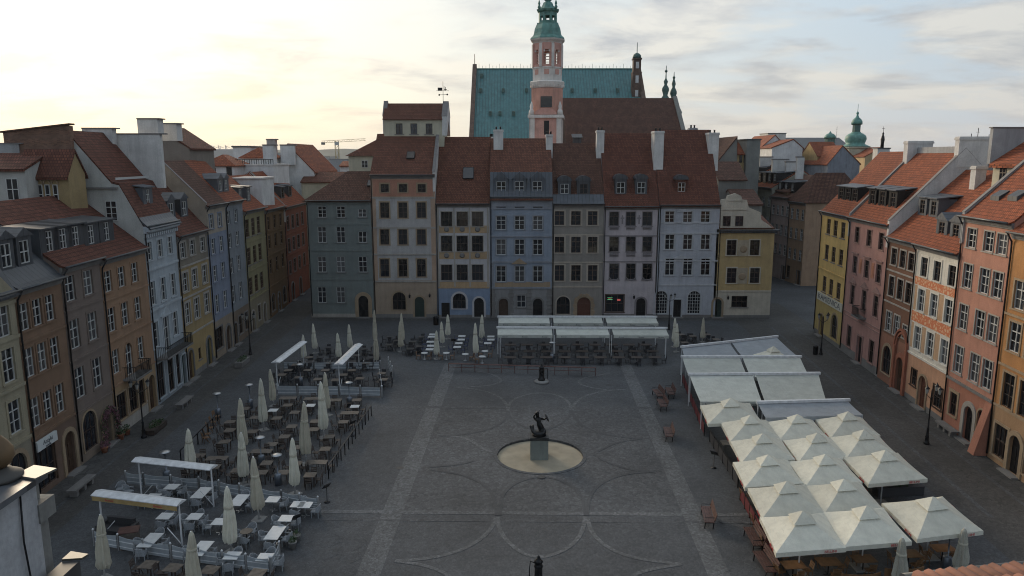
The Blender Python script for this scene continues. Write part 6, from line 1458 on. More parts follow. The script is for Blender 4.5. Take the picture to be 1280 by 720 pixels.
# ================================================================ open parasols on the right
SHX, SHY = .10, .15
def open_parasol(w=3.70):
    t = thing('open_parasol', '', 'parasol', (0,0,0), 0, 'open white parasols of the right terrace'); h = w/2; n = 6
    b = MB()
    # four panels, each sagging a little between the ribs
    def P_(u, v): return (u*h, v*h, 2.5+1.0*(1-max(abs(u), abs(v)))-.10*(1-abs(abs(u)-abs(v)))*max(abs(u),abs(v))*(1-max(abs(u),abs(v)))*2)
    for q in range(4):
        a = q*pi/2; ca, sa = cos(a), sin(a)
        def pt(s, r):                     # s in -1..1 across the panel, r 0..1 outwards
            u, v = s*r, -r; x, y, z = P_(u, v); z -= .03*r*(1-s*s)*(.4+.6*r); y += .05*(1-s*s)*r*r*h/2; x, y = x*ca-y*sa, x*sa+y*ca; return (x+SHX*y, y+SHY*x, z)
        m = 8
        for i in range(m):
            for j in range(m):
                s0, s1, r0, r1 = -1+2*i/m, -1+2*(i+1)/m, max(j/m,.001), (j+1)/m; b.face([pt(s0,r0),pt(s1,r0),pt(s1,r1),pt(s0,r1)], 0, True)
    cn = b.build('canopy', CANVW, t)
    v = MB()
    for q in range(4):
        a = q*pi/2; ca, sa = cos(a), sin(a); m = 8
        for i in range(m):
            pp = []
            for s in (-1+2*i/m, -1+2*(i+1)/m):
                x, y = s*h, -h+.05*(1-s*s)*h/2; z = 2.5-.03*(1-s*s); x, y = x*ca-y*sa, x*sa+y*ca; pp.append((x+SHX*y, y+SHY*x, z))
            v.face([pp[0],pp[1],(pp[1][0]*1.004,pp[1][1]*1.004,pp[1][2]-.24),(pp[0][0]*1.004,pp[0][1]*1.004,pp[0][2]-.24)], 0, True)
    vo = v.build('valance', CANVW, t)
    for q in range(4):
        a = q*pi/2; X_, Y_ = (h*.55)*cos(a)+h*.995*sin(a), (h*.55)*sin(a)-h*.995*cos(a); dx_, dy_ = cos(a)+SHX*sin(a), sin(a)+SHY*cos(a); nx_, ny_ = sin(a), -cos(a); put_text(vo, 'BELLINI', .2, REDI, (X_+SHX*Y_+nx_*.03, Y_+SHY*X_+ny_*.03, 2.36), (pi/2, 0, math.atan2(dy_, dx_)))
    c = MB(); cw_ = .62
    c.lathe([(cw_*1.414,3.24),(.02,3.70)], n=4, rot=pi/4, smooth=False, cap=False); c.v = [(x+SHX*y, y+SHY*x, z) for x, y, z in c.v]; c.build('vent_cap', CANVW, t)
    MB().tube([(0,0,0),(0,0,3.5)], .04, 8).build('pole', WMET, t); r = MB()
    for q in range(8):
        a = q*pi/4; k = 1.414 if q % 2 else 1; X_, Y_ = h*.96*k*cos(a), h*.96*k*sin(a); r.bar((0,0,3.34),(X_+SHX*Y_, Y_+SHY*X_, 2.42), .035)
    r.build('ribs', WMET, t); q = MB(); q.box(-.45,.45,-.45,.45,0,.1); q.build('base', CONC, t); return t
zP = lambda x, y: G(860+x/3, 480+y/3, 3.55)
op0 = open_parasol(); OPL = [(160,60,'far left corner, rounder than the others'),(235,120,'second from the far end in the square side column'),(410,115,'farthest of the middle column'),(600,110,'farthest of the lane side column'),(280,190,'third from the far end in the square side column'),(485,185,'second from the far end in the middle column'),(660,178,'second from the far end in the lane side column'),(300,270,'fourth from the far end in the square side column'),(515,265,'third from the far end in the middle column'),(740,255,'third in the lane side column, above the green planter'),(370,370,'second nearest of the square side column'),(585,358,'second nearest of the middle column'),(430,485,'nearest of the square side column'),(670,462,'nearest of the middle column'),(960,425,'nearest right one, apart from the rest')]
OPXY = []
for i, (x, y, lab) in enumerate(OPL):
    X, Y = zP(x, y); X -= .62 if i == 14 else 0; s = 1.12 if i == 0 else 1.01 if i not in (9, 14) else 1.09
    o = (place if i == 0 else dup)(op0, (X, Y, 0), (.0 if i not in (9,14) else .05)+.012*((i*7) % 3-1), label='open white parasol, '+lab); o.scale = (s, s, 1-.015*(i % 3)); OPXY.append((X, Y))
X, Y = G(967, 435, 3.5); o = dup(op0, (X, Y, 0), .15, label='open white parasol poking out behind the farthest right awning'); o.scale = (.9,.9,1)
# ================================================================ awnings
def awning(name, label, A, B, C, D, zt, zf, n, mat, text=None, group=None, post=True, val=.32, ink=None):
    """A-B box beam at the back (left, right), D-C front edge; n cloth panels"""
    A, B, C, D = map(Vector, (A, B, C, D)); cen = (A+B+C+D)/4
    t = thing(name, label, 'awning', (cen.x, cen.y, 0), 0, group); o2 = Vector((cen.x, cen.y))
    A, B, C, D = A-o2, B-o2, C-o2, D-o2; dr_ = (B-A).normalized(); nr = (D-A).normalized()
    bx = MB(); bx.bar((A.x-dr_.x*.15, A.y-dr_.y*.15, zt+.12), (B.x+dr_.x*.15, B.y+dr_.y*.15, zt+.12), .24, .2); bx.build('box_beam', WMET, t)
    for k in range(n):
        u0, u1 = k/n+(.012 if k else 0), (k+1)/n-(.012 if k < n-1 else 0); cl = MB(); m = 6; mm = 5
        def pt(u, v):
            p = A.lerp(B, u)*(1-v)+D.lerp(C, u)*v; sag = .06*sin(pi*v)+.012*sin(u*n*34)*v; return (p.x, p.y, zt+(zf-zt)*v-sag)
        for i in range(mm):
            for j in range(m): cl.face([pt(u0+(u1-u0)*i/mm, j/m), pt(u0+(u1-u0)*(i+1)/mm, j/m), pt(u0+(u1-u0)*(i+1)/mm, (j+1)/m), pt(u0+(u1-u0)*i/mm, (j+1)/m)], 0, True)
        co = cl.build('cloth', mat, t); va = MB(); p, q = pt(u0, 1), pt(u1, 1)
        pv = [Vector(p).lerp(Vector(q), s/8) for s in range(9)]
        for s in range(8): va.face([pv[s]+Vector((0,-.005,.01)), pv[s+1]+Vector((0,-.005,.01)), pv[s+1]+Vector((0,-.02+.02*(s % 2),-val)), pv[s]+Vector((0,-.02+.02*((s+1) % 2),-val))], 0, False)
        vo = va.build('valance', mat, co)
        if text:
            for f in (.14, .5, .86): m_ = Vector(p).lerp(Vector(q), f); put_text(vo, text, .2, ink or INK, (m_.x, m_.y-.035, m_.z-val*.62), (pi/2, 0, math.atan2(q[1]-p[1], q[0]-p[0])))
    if post:
        for k in range(n+1):
            p = A.lerp(B, k/n); MB().bar((p.x, p.y, 0), (p.x, p.y, zt+.02), .07).build('post', WMET, t)
            p = D.lerp(C, min(.985, max(.015, k/n))); p = p-nr*.12; MB().bar((p.x, p.y, 0), (p.x, p.y, zf-.05), .06).build('post', WMET, t)
    return t
grp = 'white retractable awnings'
awning('long_awning', 'front one of the two long white awnings before the blue house', (-1.6,80.9),(17.3,80.6),(17.3,78.9),(-1.6,79.2), 2.95, 2.62, 3, AWN, 'Browar', grp)
awning('long_awning', 'rear one of the two long white awnings, closer to the blue house', (-1.6,86.6),(17.3,86.5),(17.3,84.8),(-1.6,84.9), 2.95, 2.65, 3, AWN, 'Browar', grp)
aw_g = 'sloping awnings at the far end of the right terrace'
awning('sloping_awning', 'farthest sloping awning of the right terrace, bluish, with a parasol poking out', (17.3,72.7),(28.5,77.1),(28.3,70.2),(17.0,70.0), 2.85, 2.5, 2, AWNB, None, aw_g)
awning('sloping_awning', 'second sloping awning from the far end of the right terrace, with one wrinkled panel', (16.5,69.0),(27.9,69.0),(26.9,64.1),(16.0,64.1), 2.85, 2.4, 2, AWN, None, aw_g)
awning('sloping_awning', 'nearest of the wide sloping awnings, just behind the rounder open parasol', (15.8,63.1),(27.4,63.4),(25.6,57.4),(15.3,57.3), 2.85, 2.4, 2, AWN, 'Browar', aw_g, ink=INK)
awning('sloping_awning', 'narrow bluish awning squeezed between the parasols and the wide awnings', (19.3,55.2),(26.6,55.8),(26.6,53.2),(19.0,52.6), 2.95, 2.75, 1, AWNB, None, aw_g)
def beam_awning(label, A, B, z, val):
    t = thing('retracted_awning', label, 'awning', (A[0], A[1], 0), math.atan2(B[1]-A[1], B[0]-A[0]), 'retracted awning beams of the left terraces'); l = math.hypot(B[0]-A[0], B[1]-A[1])
    b = MB(); b.prism([(-.42,-.02),(-.42,.03),(0,.16),(.42,.03),(.42,-.02)], -.05, l+.05); o = b.build('roof_strip', WMET, t, (0,0,z)); 
    if val: 
        q = MB(); q.box(0, l, -.40, -.36, z-.3, z-.022); vo = q.build('valance', val, t); put_text(vo, 'Browar', .2, REDI, (1.2,-.41,z-.17)); put_text(vo, 'Browar', .2, REDI, (l-1.2,-.41,z-.17))
    for x in (.15, l-.15):
        MB().bar((x,0,0),(x,0,z-.022),.07).build('post', WMET, t); MB().bar((x,.0,.05),(x+(.9 if x < 1 else -.9),0,1.0),.04).build('brace', WMET, t)
    return t
beam_awning('retracted white awning beam with ochre valance at the near left terrace', (-24.3,40.3), (-18.8,39.0), 2.65, OCHRE)
beam_awning('retracted white awning beam without valance behind the ochre one', (-24.4,45.1), (-18.9,43.8), 2.65, None)
beam_awning('left slanted white awning beam over the fenced terrace', (-22.5,67.7), (-22.1,75.7), 2.7, None)
beam_awning('right slanted white awning beam over the fenced terrace', (-16.4,67.1), (-16.0,74.6), 2.7, None)
# ================================================================ fences
def fence(name, label, pts, h, mat, wave=True, pitch=1.7, group=None):
    A = Vector(pts[0]); t = thing(name, label, 'fence', (A.x, A.y, 0), 0, group)
    for p, q in zip(pts, pts[1:]):
        p, q = Vector(p)-A, Vector(q)-A; l = (q-p).length; n = max(1, round(l/pitch)); d = (q-p)/n
        for k in range(n):
            a, b_ = p+d*k, p+d*(k+1); b = MB(); dl = d.normalized(); nr = Vector((-dl.y, dl.x))
            m = 6
            for i in range(m):
                s0, s1 = .06+.88*i/m, .06+.88*(i+1)/m; top = lambda s: h*(.86+.12*(4*(s-.5)**2 if wave else .3)); P0, P1 = a+d*s0, a+d*s1
                for (w0, w1) in ((nr*.015, nr*-.015),): 
                    b.face([(*(P0+w0),.12),(*(P1+w0),.12),(*(P1+w0),top(s1)),(*(P0+w0),top(s0))]); b.face([(*(P0+w1),.12),(*(P1+w1),.12),(*(P1+w1),top(s1)),(*(P0+w1),top(s0))]); b.face([(*(P0+w0),top(s0)),(*(P1+w0),top(s1)),(*(P1+w1),top(s1)),(*(P0+w1),top(s0))])
            pn = b.build('panel', mat, t)
            q2 = MB(); q2.bar((*(a+d*.06),h*.30),(*(a+d*.94),h*.30),.06,.05); q2.bar((*(a+d*.06),h*.62),(*(a+d*.94),h*.62),.06,.05); q2.build('rail', WMET, pn)
            MB().lathe([(.05,0),(.05,h*1.02),(.07,h*1.03),(.05,h*1.1),(.01,h*1.13)], (a.x, a.y, 0), 8).build('post', WMET, t)
        MB().lathe([(.05,0),(.05,h*1.02),(.07,h*1.03),(.05,h*1.1),(.01,h*1.13)], (q.x, q.y, 0), 8).build('post', WMET, t)
    return t
g2 = lambda x, y: G(180+x/3.6, 520+y/3.6)
fence('terrace_fence', 'wavy white panel fence along the near side of the white chair terrace', [G(118,682), g2(0,628), g2(250,668), g2(570,712)], .95, FENW)
fence('terrace_fence', 'short white panel fence at the square corner of the white chair terrace', [g2(575,712), g2(612,640)], .95, FENW)
fence('terrace_fence', 'wavy white panel fence between the white chair terrace and the brown terrace', [G(158,606), g2(0,318), g2(250,338), g2(620,400), g2(785,430)], .95, FENW)
g3 = lambda x, y: G(220+x/3.132, 370+y/3.132)
fence('terrace_fence', 'white lattice fence on the near side of the fenced terrace with awning beams', [g3(395,390), g3(640,392), g3(805,397)], 1.05, FENW, False)
fence('terrace_fence', 'white lattice fence on the square side of the fenced terrace', [g3(808,397), g3(798,330)], 1.05, FENW, False)
fence('terrace_fence', 'short tall white fence at the far square corner of the fenced terrace', [g3(848,322), g3(832,285)], 1.2, FENW, False)
fence('terrace_fence', 'white lattice fence across the back of the fenced terrace', [g3(420,290), g3(540,292), g3(800,290)], .95, FENW, False)
def rail_fence(label, A, B, n, h, mat, name='railing', panel=False, bar2=True):
    A, B = Vector(A), Vector(B); t = thing(name, label, 'railing', (A.x, A.y, 0)); d = B-A
    for k in range(n+1): p = d*(k/n); MB().bar((p.x,p.y,0),(p.x,p.y,h),.07).build('post', mat, t)
    r = MB(); r.bar((0,0,h),(d.x,d.y,h),.22 if bar2 else .06,.06)
    if bar2: r.bar((0,0,h*.55),(d.x,d.y,h*.55),.05)
    r.build('rail', mat, t)
    if panel:
        for k in range(n):
            p, q = d*((k+.06)/n), d*((k+.94)/n); b = MB(); b.bar((p.x,p.y,h*.5),(q.x,q.y,h*.5),.03,h*.75); b.build('panel', panel, t)
    return t
rail_fence('long rust red railing in front of the long awning terrace', zD(272,322)[:2], zD(890,340)[:2], 11, .85, RUST)
rail_fence('black post railing along the square side of the brown terrace', g3(765,470), g3(598,715), 12, .95, IRON, bar2=False)
rail_fence('low black railing along the lane side of the brown terrace', g3(165,500), g3(20,650), 7, .9, IRON, bar2=False)
rail_fence('red panel barrier beneath the wide awnings of the right terrace', G(853,478), G(880,545), 8, 1.0, IRON, 'barrier', REDP, False)
rail_fence('red panel barrier along the open parasols nearest the camera', G(925,625), G(972,715), 7, 1.0, IRON, 'barrier', REDP, False)
rail_fence('dark panel barrier below the middle open parasols', G(887,552), G(922,610), 6, 1.0, IRON, 'barrier', BLK, False)
# ================================================================ under the open parasols
tP = table_square('orange_table', ORW, IRON, 1.2, .8); tP['hw'] = .6; tP['hd'] = .4; cP = chair_wood(ORW, 'orange_wood_chair')
TP = [(x, y, 0, .08) for x, y in ((14.9,35.8),(16.9,36.1),(18.9,36.4),(21.6,36.9),(23.8,37.5),(15.3,38.6),(15.6,41.2),(16.0,44.6),(16.6,48.6),(24.9,41.0))]
terrace('parasol terrace', TP, [tP], [cP], ['orange brown table'], ['orange wooden chair'], 'tables under the open parasols', 'orange chairs under the open parasols', some(.8), seed=12)
def curved_bench():
    t = thing('curved_bench', '', 'bench'); b = MB(); c = MB(); n = 10
    for k in range(n):
        a0, a1 = pi*.15+pi*.7*k/n, pi*.15+pi*.7*(k+1)/n; f = lambda a, r: (1.15*r*cos(a), -.55*r*sin(a))
        b.slab([f(a0,1),f(a1,1),f(a1,.55),f(a0,.55)], .40, .45); c.slab([f(a0,1.0),f(a0,1.06),f(a1,1.06),f(a1,1.0)], .451, .95+.1*sin((a0+a1)/2))
    b.build('seat', ORW, t); c.build('backrest', ORW, t); return t
cbn = curved_bench()
for i, (x, y) in enumerate(((17.9,34.9),(20.4,35.4))): (place if i == 0 else dup)(cbn, (x, y, 0), .08, label=('left','right')[i]+' of two curved wooden benches at the near edge of the parasol terrace')['group'] = 'curved benches'
# ================================================================ street furniture
def lamp_post():
    t = thing('street_lamp', '', 'street lamp', (0,0,0), 0, 'old style three armed street lamps')
    MB().lathe([(.22,0),(.22,.12),(.16,.2),(.13,.55),(.16,.6),(.1,.75),(.085,1.2),(.11,1.25),(.06,1.35),(.05,3.6),(.08,3.65),(.05,3.75),(.04,4.3),(.02,4.45)], n=10).build('post', IRON, t)
    for k in range(3):
        a = 2*pi*k/3+.3 if k else -pi/2+pi; a = [pi, 0, -pi/2][k]; d = Vector((cos(a), sin(a), 0)); p = lambda r, z: tuple(d*r+Vector((0,0,z)))
        ar = MB().tube([p(0,3.7), p(.3,3.85), p(.5,4.05), p(.62,4.05), p(.62,4.2)], .022, 5).build('arm', IRON, t)
        c = p(.62, 4.2); MB().lathe([(.08,0),(.15,.38)], c, 6, smooth=False).build('lantern_glass', simple('lamp_glass', (.30,.30,.28), .2), ar); MB().lathe([(.19,.38),(.1,.5),(.03,.58),(.015,.68)], c, 6, smooth=False).build('lantern_roof', IRON, ar)
    return t
lp = lamp_post()
for i, (p, lab) in enumerate((((180,547),'near left by the orange house'),((313,443),'far left beside the stone planter'),((1026,443),'far right before the yellow house'),((1158,555),'near right before the salmon house'),((836,412),'before the lavender house at the far row'))):
    x, y = G(*p); (place if i == 0 else dup)(lp, (x, y, 0), (.2,.1,.3,.5,0)[i], label='black three armed street lamp '+lab)
def park_bench():
    t = thing('park_bench', '', 'bench', (0,0,0), 0, 'red brown park benches of the square')
    b = MB()
    for k in range(4): b.box(-.95,.95,-.26+.13*k,-.15+.13*k,.42,.46)
    b.build('seat', BENCHW, t); b = MB()
    for k in range(3): b.obox((0,.28+.035*k,.58+.14*k),(.95,0,0),(0,.014,-.004),(0,.016,.055))
    b.build('backrest', BENCHW, t)
    for s in (-.8,.8):
        q = MB(); q.bar((s,-.24,0),(s,-.2,.419),.05); q.bar((s,.2,0),(s,.24,.419),.05); q.bar((s,-.2,.39),(s,.22,.39),.05); q.tube([(s,.24,.42),(s,.3,.6),(s,.38,.95)], .022, 5); q.tube([(s,-.22,.42),(s,-.24,.64),(s,.28,.66)], .02, 5); q.build('leg', IRON, t)
    return t
pb = park_bench()
for i, (px, py, rz, lab) in enumerate(((822,497,-1.5,'left of the far group of three'),(837,495,-1.62,'right of the far group of three'),(827,510,-1.58,'nearest of the far group of three'),(835,547,-1.68,'standing alone in the middle right of the square'),(884,652,-1.7,'standing alone at the near right of the square'),(941,680,-1.6,'against the red barrier under the parasols'),(955,712,-1.55,'nearest one at the bottom edge by the parasols'))):
    x, y = G(px, py); (place if i == 0 else dup)(pb, (x, y, 0), rz, label='red brown park bench, '+lab).scale = (1.12,1.12,1.1)
def stone_bench(l):
    t = thing('stone_bench', '', 'bench', (0,0,0), 0, 'stone slab benches of the lanes'); b = MB(); b.box(-l/2,l/2,-.32,.32,.4,.52); b.build('slab', STONED, t)
    for k in range(3): x = (k-1)*l*.36; MB().box(x-.14,x+.14,-.24,.24,0,.399).build('leg', STONED, t)
    return t
sbn = stone_bench(2.6)
for i, (px, py, lab, rz) in enumerate(((103,612,'nearest on the left lane',1.6),(231,507,'middle of the left lane before the light blue house',1.6),(1183,540,'on the right lane by the salmon house',1.49))):
    x, y = G(px, py); (place if i == 0 else dup)(sbn, (x, y, 0), rz, label='grey stone slab bench, '+lab)
def foliage(b, c, r, n, rnd, s=.09, mi=0, sq=.7):
    for _ in range(n):
        v = Vector((rnd.gauss(0,1), rnd.gauss(0,1), rnd.gauss(0,1))).normalized()*(rnd.random()**.4); p = Vector(c)+Vector((v.x*r[0], v.y*r[1], v.z*r[2])); q = Vector((rnd.gauss(0,1), rnd.gauss(0,1), rnd.gauss(0,1))).normalized(); a = q.orthogonal().normalized(); bb = q.cross(a); k = s*rnd.uniform(.6,1.4)
        b.face([p-a*k, p+bb*k*.5, p+a*k, p-bb*k*.5], mi)
rnd = random.Random(21)
def planter(label, loc, l, w, h, mat, leaf, rz, hf=.45, n=260, s=.07):
    t = thing('planter', label, 'planter', loc, rz); b = MB(); b.box(-l/2,l/2,-w/2,w/2,.04,h); b.box(-l/2-.03,l/2+.03,-w/2-.03,w/2+.03,h+.002,h+.05); b.build('box', mat, t); q = MB(); foliage(q, (0,0,h+hf*.8), (l*.5,w*.55,hf), n, rnd, s); q.build('foliage', leaf, t); return t
x, y = G(303,456); planter('dark stone planter with low shrubs on the left lane by the far lamp', (x,y,0), 2.6, .8, .5, STONED, LEAF, 1.6, .25)
x, y = G(195,538); planter('low wooden planter with dark plants on the lane before the orange house', (x,y,0), 2.4, .8, .4, BRC, LEAF, 1.6, .25)
x, y = G(1122,618); planter('long planter with a dark green hedge beside the lane, under the parasols', (x,y,0), 3.2, .7, .6, BLK, LEAF, .1, .55, 700, .08)
for i, (px, py) in enumerate(((366,686),(371,677))):
    x, y = G(px, py); t = thing('flower_pot', ('nearer','farther')[i]+' pale pot with plant at the corner of the white chair terrace', 'flower pot', (x,y,0)); MB().lathe([(.16,0),(.24,.4),(.26,.42),(.2,.42)], n=12).build('pot', CONC, t); q = MB(); foliage(q, (0,0,.55), (.25,.25,.22), 90, rnd, .06); q.build('foliage', LEAF, t)
# flowers round the taupe house door
xw, yw = LP(14.2); t = thing('flower_garland', 'arch of pink and green flowers round the door of the dark taupe house', 'flowers', (xw+.25, yw, 0), LRZ)
q = MB(); 
for k in range(9): a = pi*k/8; foliage(q, (.95*cos(a), -.1, 1.9+.95*sin(a)), (.28,.2,.28), 70, rnd, .07)
for s in (-1,1):
    for k in range(4): foliage(q, (s*1.0, -.15, .3+.45*k), (.3,.25,.3), 60, rnd, .07)
q.build('blossom', PINKF, t); q = MB()
for k in range(9): a = pi*k/8; foliage(q, (.95*cos(a), -.05, 1.9+.95*sin(a)), (.3,.2,.3), 50, rnd, .07)
for s in (-1,1):
    for k in range(4): foliage(q, (s*1.0, -.1, .3+.45*k), (.32,.25,.3), 45, rnd, .07)
q.build('foliage', LEAF, t)
for i, (s, px) in enumerate(((12.6,0),(15.2,0),(16.2,0))):
    xx, yy = LP(s); t = thing('terracotta_pot', 'terracotta pot of flowers, %s from the left at the flowered door' % ORD[i+1], 'flower pot', (xx+.5, yy, 0)); MB().lathe([(.18,0),(.26,.4),(.28,.42),(.22,.42)], n=12).build('pot', TERRA, t); q = MB(); foliage(q, (0,0,.62), (.34,.34,.3), 130, rnd, .07); q.build('foliage', LEAF if i else PINKF, t)
def heater():
    t = thing('patio_heater', '', 'patio heater', (0,0,0), 0, 'mushroom patio heaters'); MB().lathe([(.24,0),(.24,.75),(.2,.8),(.04,.82),(.035,1.9),(.1,1.92),(.12,2.12),(.05,2.16)], n=14).build('body', simple('heater_steel', (.16,.18,.21), .35, .6), t); MB().lathe([(.02,2.26),(.2,2.22),(.36,2.17),(.36,2.15),(.1,2.16)], n=20).build('hood', STEEL, t); return t
ht = heater()
for i, (px, py, lab) in enumerate(((273,522,'leftmost, at the lane side of the brown terrace'),(313,510,'at the far left end of the brown terrace'),(327,582,'in the middle of the brown terrace'),(348,606,'in front of the middle one of the brown terrace'),(437,507,'at the far right corner of the brown terrace'),(209,602,'by the lane behind the retracted awnings'),(376,482,'inside the fenced terrace'),(690,452,'under the long front awning'),(1183,712,'under the nearest right open parasol'))):
    x, y = G(px, py); (place if i == 0 else dup)(ht, (x, y, 0), 0, label='steel patio heater '+lab)
def menu():
    t = thing('menu_stand', '', 'menu stand', (0,0,0), 0, 'menu stands at the terrace entrances'); q = MB(); q.lathe([(.2,0),(.2,.03),(.03,.05),(.025,1.05)], n=10); q.build('stand', IRON, t); MB().obox((0,-.02,1.15),(.26,0,0),(0,.012,.012),(0,-.13,.16)).build('board', IRON, t)
    b = MB(); b.obox((-.12,-.037,1.16),(.1,0,0),(0,.003,.003),(0,-.1,.125)); b.build('sheet', SYN, t); b = MB(); b.obox((.12,-.037,1.16),(.1,0,0),(0,.003,.003),(0,-.1,.125)); b.build('sheet', SYN, t); return t
mn = menu()
for i, (px, py, rz, lab) in enumerate(((409,628,.9,'at the near square corner of the brown terrace'),(441,545,.9,'on the square side of the brown terrace'),(892,585,-.7,'at the dark barrier of the open parasols'),(866,462,-.7,'left of two at the far right awnings'),(872,470,-.7,'right of two at the far right awnings'),(372,668,.7,'at the corner of the white chair terrace'),(567,437,.1,'in front of the small white tables'))):
    x, y = G(px, py); (place if i == 0 else dup)(mn, (x, y, 0), rz, label='dark menu stand with white sheets '+lab)
bn = thing('litter_bin', 'dark cylindrical litter bin beside the far right lamp', 'bin', (*G(1019,443), 0)); MB().lathe([(.26,0),(.28,.1),(.28,.85),(.31,.9),(.24,1.0),(.1,1.08)], n=14).build('body', IRON, bn)
bx = thing('black_bollard_bin', 'black litter bin by the corner of the tall house', 'bin', (*G(545,406), 0)); MB().lathe([(.35,0),(.36,1.0),(.4,1.05),(.2,1.2)], n=14).build('body', IRON, bx)
def pump():
    t = thing('water_pump', '', 'pump', (0,0,0), 0, 'old cast iron pumps'); MB().lathe([(.72,0),(.72,.16),(.6,.2),(.5,.24)], n=20).build('plinth', CONC, t)
    MB().lathe([(.36,.24),(.36,.4),(.27,.5),(.25,1.15),(.31,1.2),(.24,1.3),(.22,1.45),(.3,1.5),(.2,1.62),(.07,1.72),(.1,1.8),(.02,1.9)], n=14).build('body', IRON, t); MB().tube([(.2,0,1.35),(.55,0,1.45),(.62,0,.9),(.6,0,.35)], .035, 6).build('handle', IRON, t); MB().tube([(0,-.2,1.0),(0,-.45,1.0),(0,-.5,.85)], .05, 6).build('spout', IRON, t); return t
pu = pump(); place(pu, (*G(677,478), 0), .1, 'dark cast iron pump on a round stone plinth behind the mermaid basin'); dup(pu, (*G(673,731), 0), pi*.9, 'dark cast iron pump cut by the bottom edge of the photo').scale = (.8,.8,.88)
sf = thing('lounge_sofa', 'black lounge sofa under the ochre valance awning', 'sofa', (*G(146,668), 0), -.2); MB().box(-.9,.9,-.4,.4,.12,.42).build('seat', BLK, sf); MB().box(-.9,.9,.401,.6,.12,.85).build('backrest', BLK, sf)
for s in (-1,1): MB().box(*sorted((s*.901,s*1.1)),-.4,.6,.12,.62).build('armrest', BLK, sf)
for s in (-.8,.8): MB().box(s-.04,s+.04,-.35,.35,0,.119).build('leg', IRON, sf)
ck = thing('wooden_counter', 'brown wooden counter beside the black lounge sofa', 'counter', (*G(163,682), 0), .3); b = MB(); b.prism([(-.5,.02),(-.35,.95),(.35,.95),(.5,.02)], -.45, .45); b.build('body', BRT, ck); MB().box(-.55,.55,-.42,.42,.952,1.0).build('top', BENCHW, ck)
for i, (px, py) in enumerate(((152,618),(160,622))):
    x, y = G(px, py); dup(cw, (x, y, 0), .3+i, label=('left','right')[i]+' of two spare wicker chairs at the lane end of the back fence')

# ================================================================ nearby roof edges of the camera's own building
np_ = thing('white_parapet', 'pale rendered parapet wall with sheet metal cap at the bottom left corner', 'wall', (0,0,0))
PALE = plaster('parapet_render', (.40,.40,.41), .55)
b = MB(); b.slab([(-11,3.0),(-5.95,3.0),(-5.95,8.62),(-11,8.62)], 6, 18.02); b.build('wall', PALE, np_)
b = MB(); b.slab([(-6.25,8.62),(-6.0,8.62),(-6.0,8.85),(-6.25,8.85)], 6, 17.45); b.slab([(-6.3,8.6),(-5.93,8.6),(-5.93,8.92),(-6.3,8.92)], 17.452, 17.7); b.slab([(-6.22,8.63),(-6.05,8.63),(-6.05,8.82),(-6.22,8.82)], 17.703, 18.0); b.build('pilaster', plaster('pilaster_render', (.22,.215,.20), .5), np_)
b = MB(); b.slab([(-11.2,2.9),(-5.85,2.9),(-5.85,8.72),(-11.2,8.72)], 18.023, 18.1); b.build('metal_cap', seam('parapet_sheet', (.085,.09,.10), 1.2, 'Y', .45), np_); b = MB(); b.slab([(-6.15,8.55),(-5.83,8.45),(-5.75,8.75),(-6.1,8.85)], 18.103, 18.13); b.build('corner_sheet', simple('bright_sheet', (.11,.11,.10), .5), np_)
b = MB(); b.tube([(-5.93,8.3,18.0),(-5.92,8.25,17.4),(-5.92,8.3,16.8),(-5.92,8.2,15.6),(-5.92,8.1,12)], .012, 5); b.build('cable', IRON, np_)
ur = thing('stone_urn', 'ochre stone ball finial on a dark base at the left edge', 'urn', (-6.3, 8.5, 18.105)); ur.scale = (.86,.86,.9)
MB().lathe([(.3,0),(.3,.05),(.2,.1),(.13,.16)], n=18).build('base', simple('urn_base', (.06,.055,.05), .7), ur); MB().lathe([(.1,.161),(.17,.22),(.22,.32),(.21,.42),(.15,.52),(.08,.6),(.04,.7),(.01,.8)], n=20).build('ball', simple('urn_ochre', (.13,.08,.038), .7, var=.35), ur)
lg = thing('metal_ledge', 'small weathered sheet metal ledge at the foot of the pale parapet', 'ledge', (0,0,0)); b = MB(); b.slab([(-5.82,8.75),(-5.58,8.78),(-5.55,8.88),(-5.82,8.95)], 16.85, 16.88); b.build('sheet', simple('ledge_sheet', (.07,.068,.056), .5), lg); b = MB(); b.slab([(-5.82,7.5),(-5.62,7.5),(-5.6,8.77),(-5.82,8.74)], 16.6, 16.848); b.build('edge', simple('ledge_dark', (.05,.05,.05), .6), lg)
rt = thing('near_tiled_roof', 'edge of a red barrel tiled roof at the bottom right corner', 'roof', (0,0,0)); NT = tiles('barrel_tiles', (.24,.10,.06), (.13,.07,.05))
zt0 = 17.19
b = MB(); b.v = [(4.6,7.75,zt0-.08),(9.6,8.5,zt0-.08),(9.6,2,zt0+1.6),(4.6,2,zt0+1.6),(4.6,7.75,zt0-.2),(9.6,8.5,zt0-.2),(9.6,2,zt0+1.4),(4.6,2,zt0+1.4)]
for q in ((0,1,2,3),(4,7,6,5),(0,4,5,1),(1,5,6,2),(2,6,7,3),(3,7,4,0)): b.f.append(list(q)); b.m.append(0); b.sm.append(False)
b.build('deck', simple('deck_dark', (.06,.03,.025), .9), rt)
TB_ = simple('clay_barrel', (.17,.075,.05), .85, var=.4, scale=3, bump=.3)
b = MB()
for k in range(38):
    x = 4.72+k*.14; y0 = 7.75+(x-4.1)*.145
    for j in range(8):
        ya, yb = y0-j*.4+.03*sin(k*3+j), y0-(j+1)*.4-.06; za, zb = zt0-.02+(y0-ya)*.29+.03, zt0-.02+(y0-yb)*.29
        b.tube([(x, ya, za), (x, yb, zb)], .075, 8, 0, .06)
b.build('barrel_tiles', TB_, rt)
gl = MB(); gl.tube([(4.65,8.0,zt0-.14),(9.7,8.8,zt0-.12)], .08, 8); gl.build('gutter', ZINC, rt)

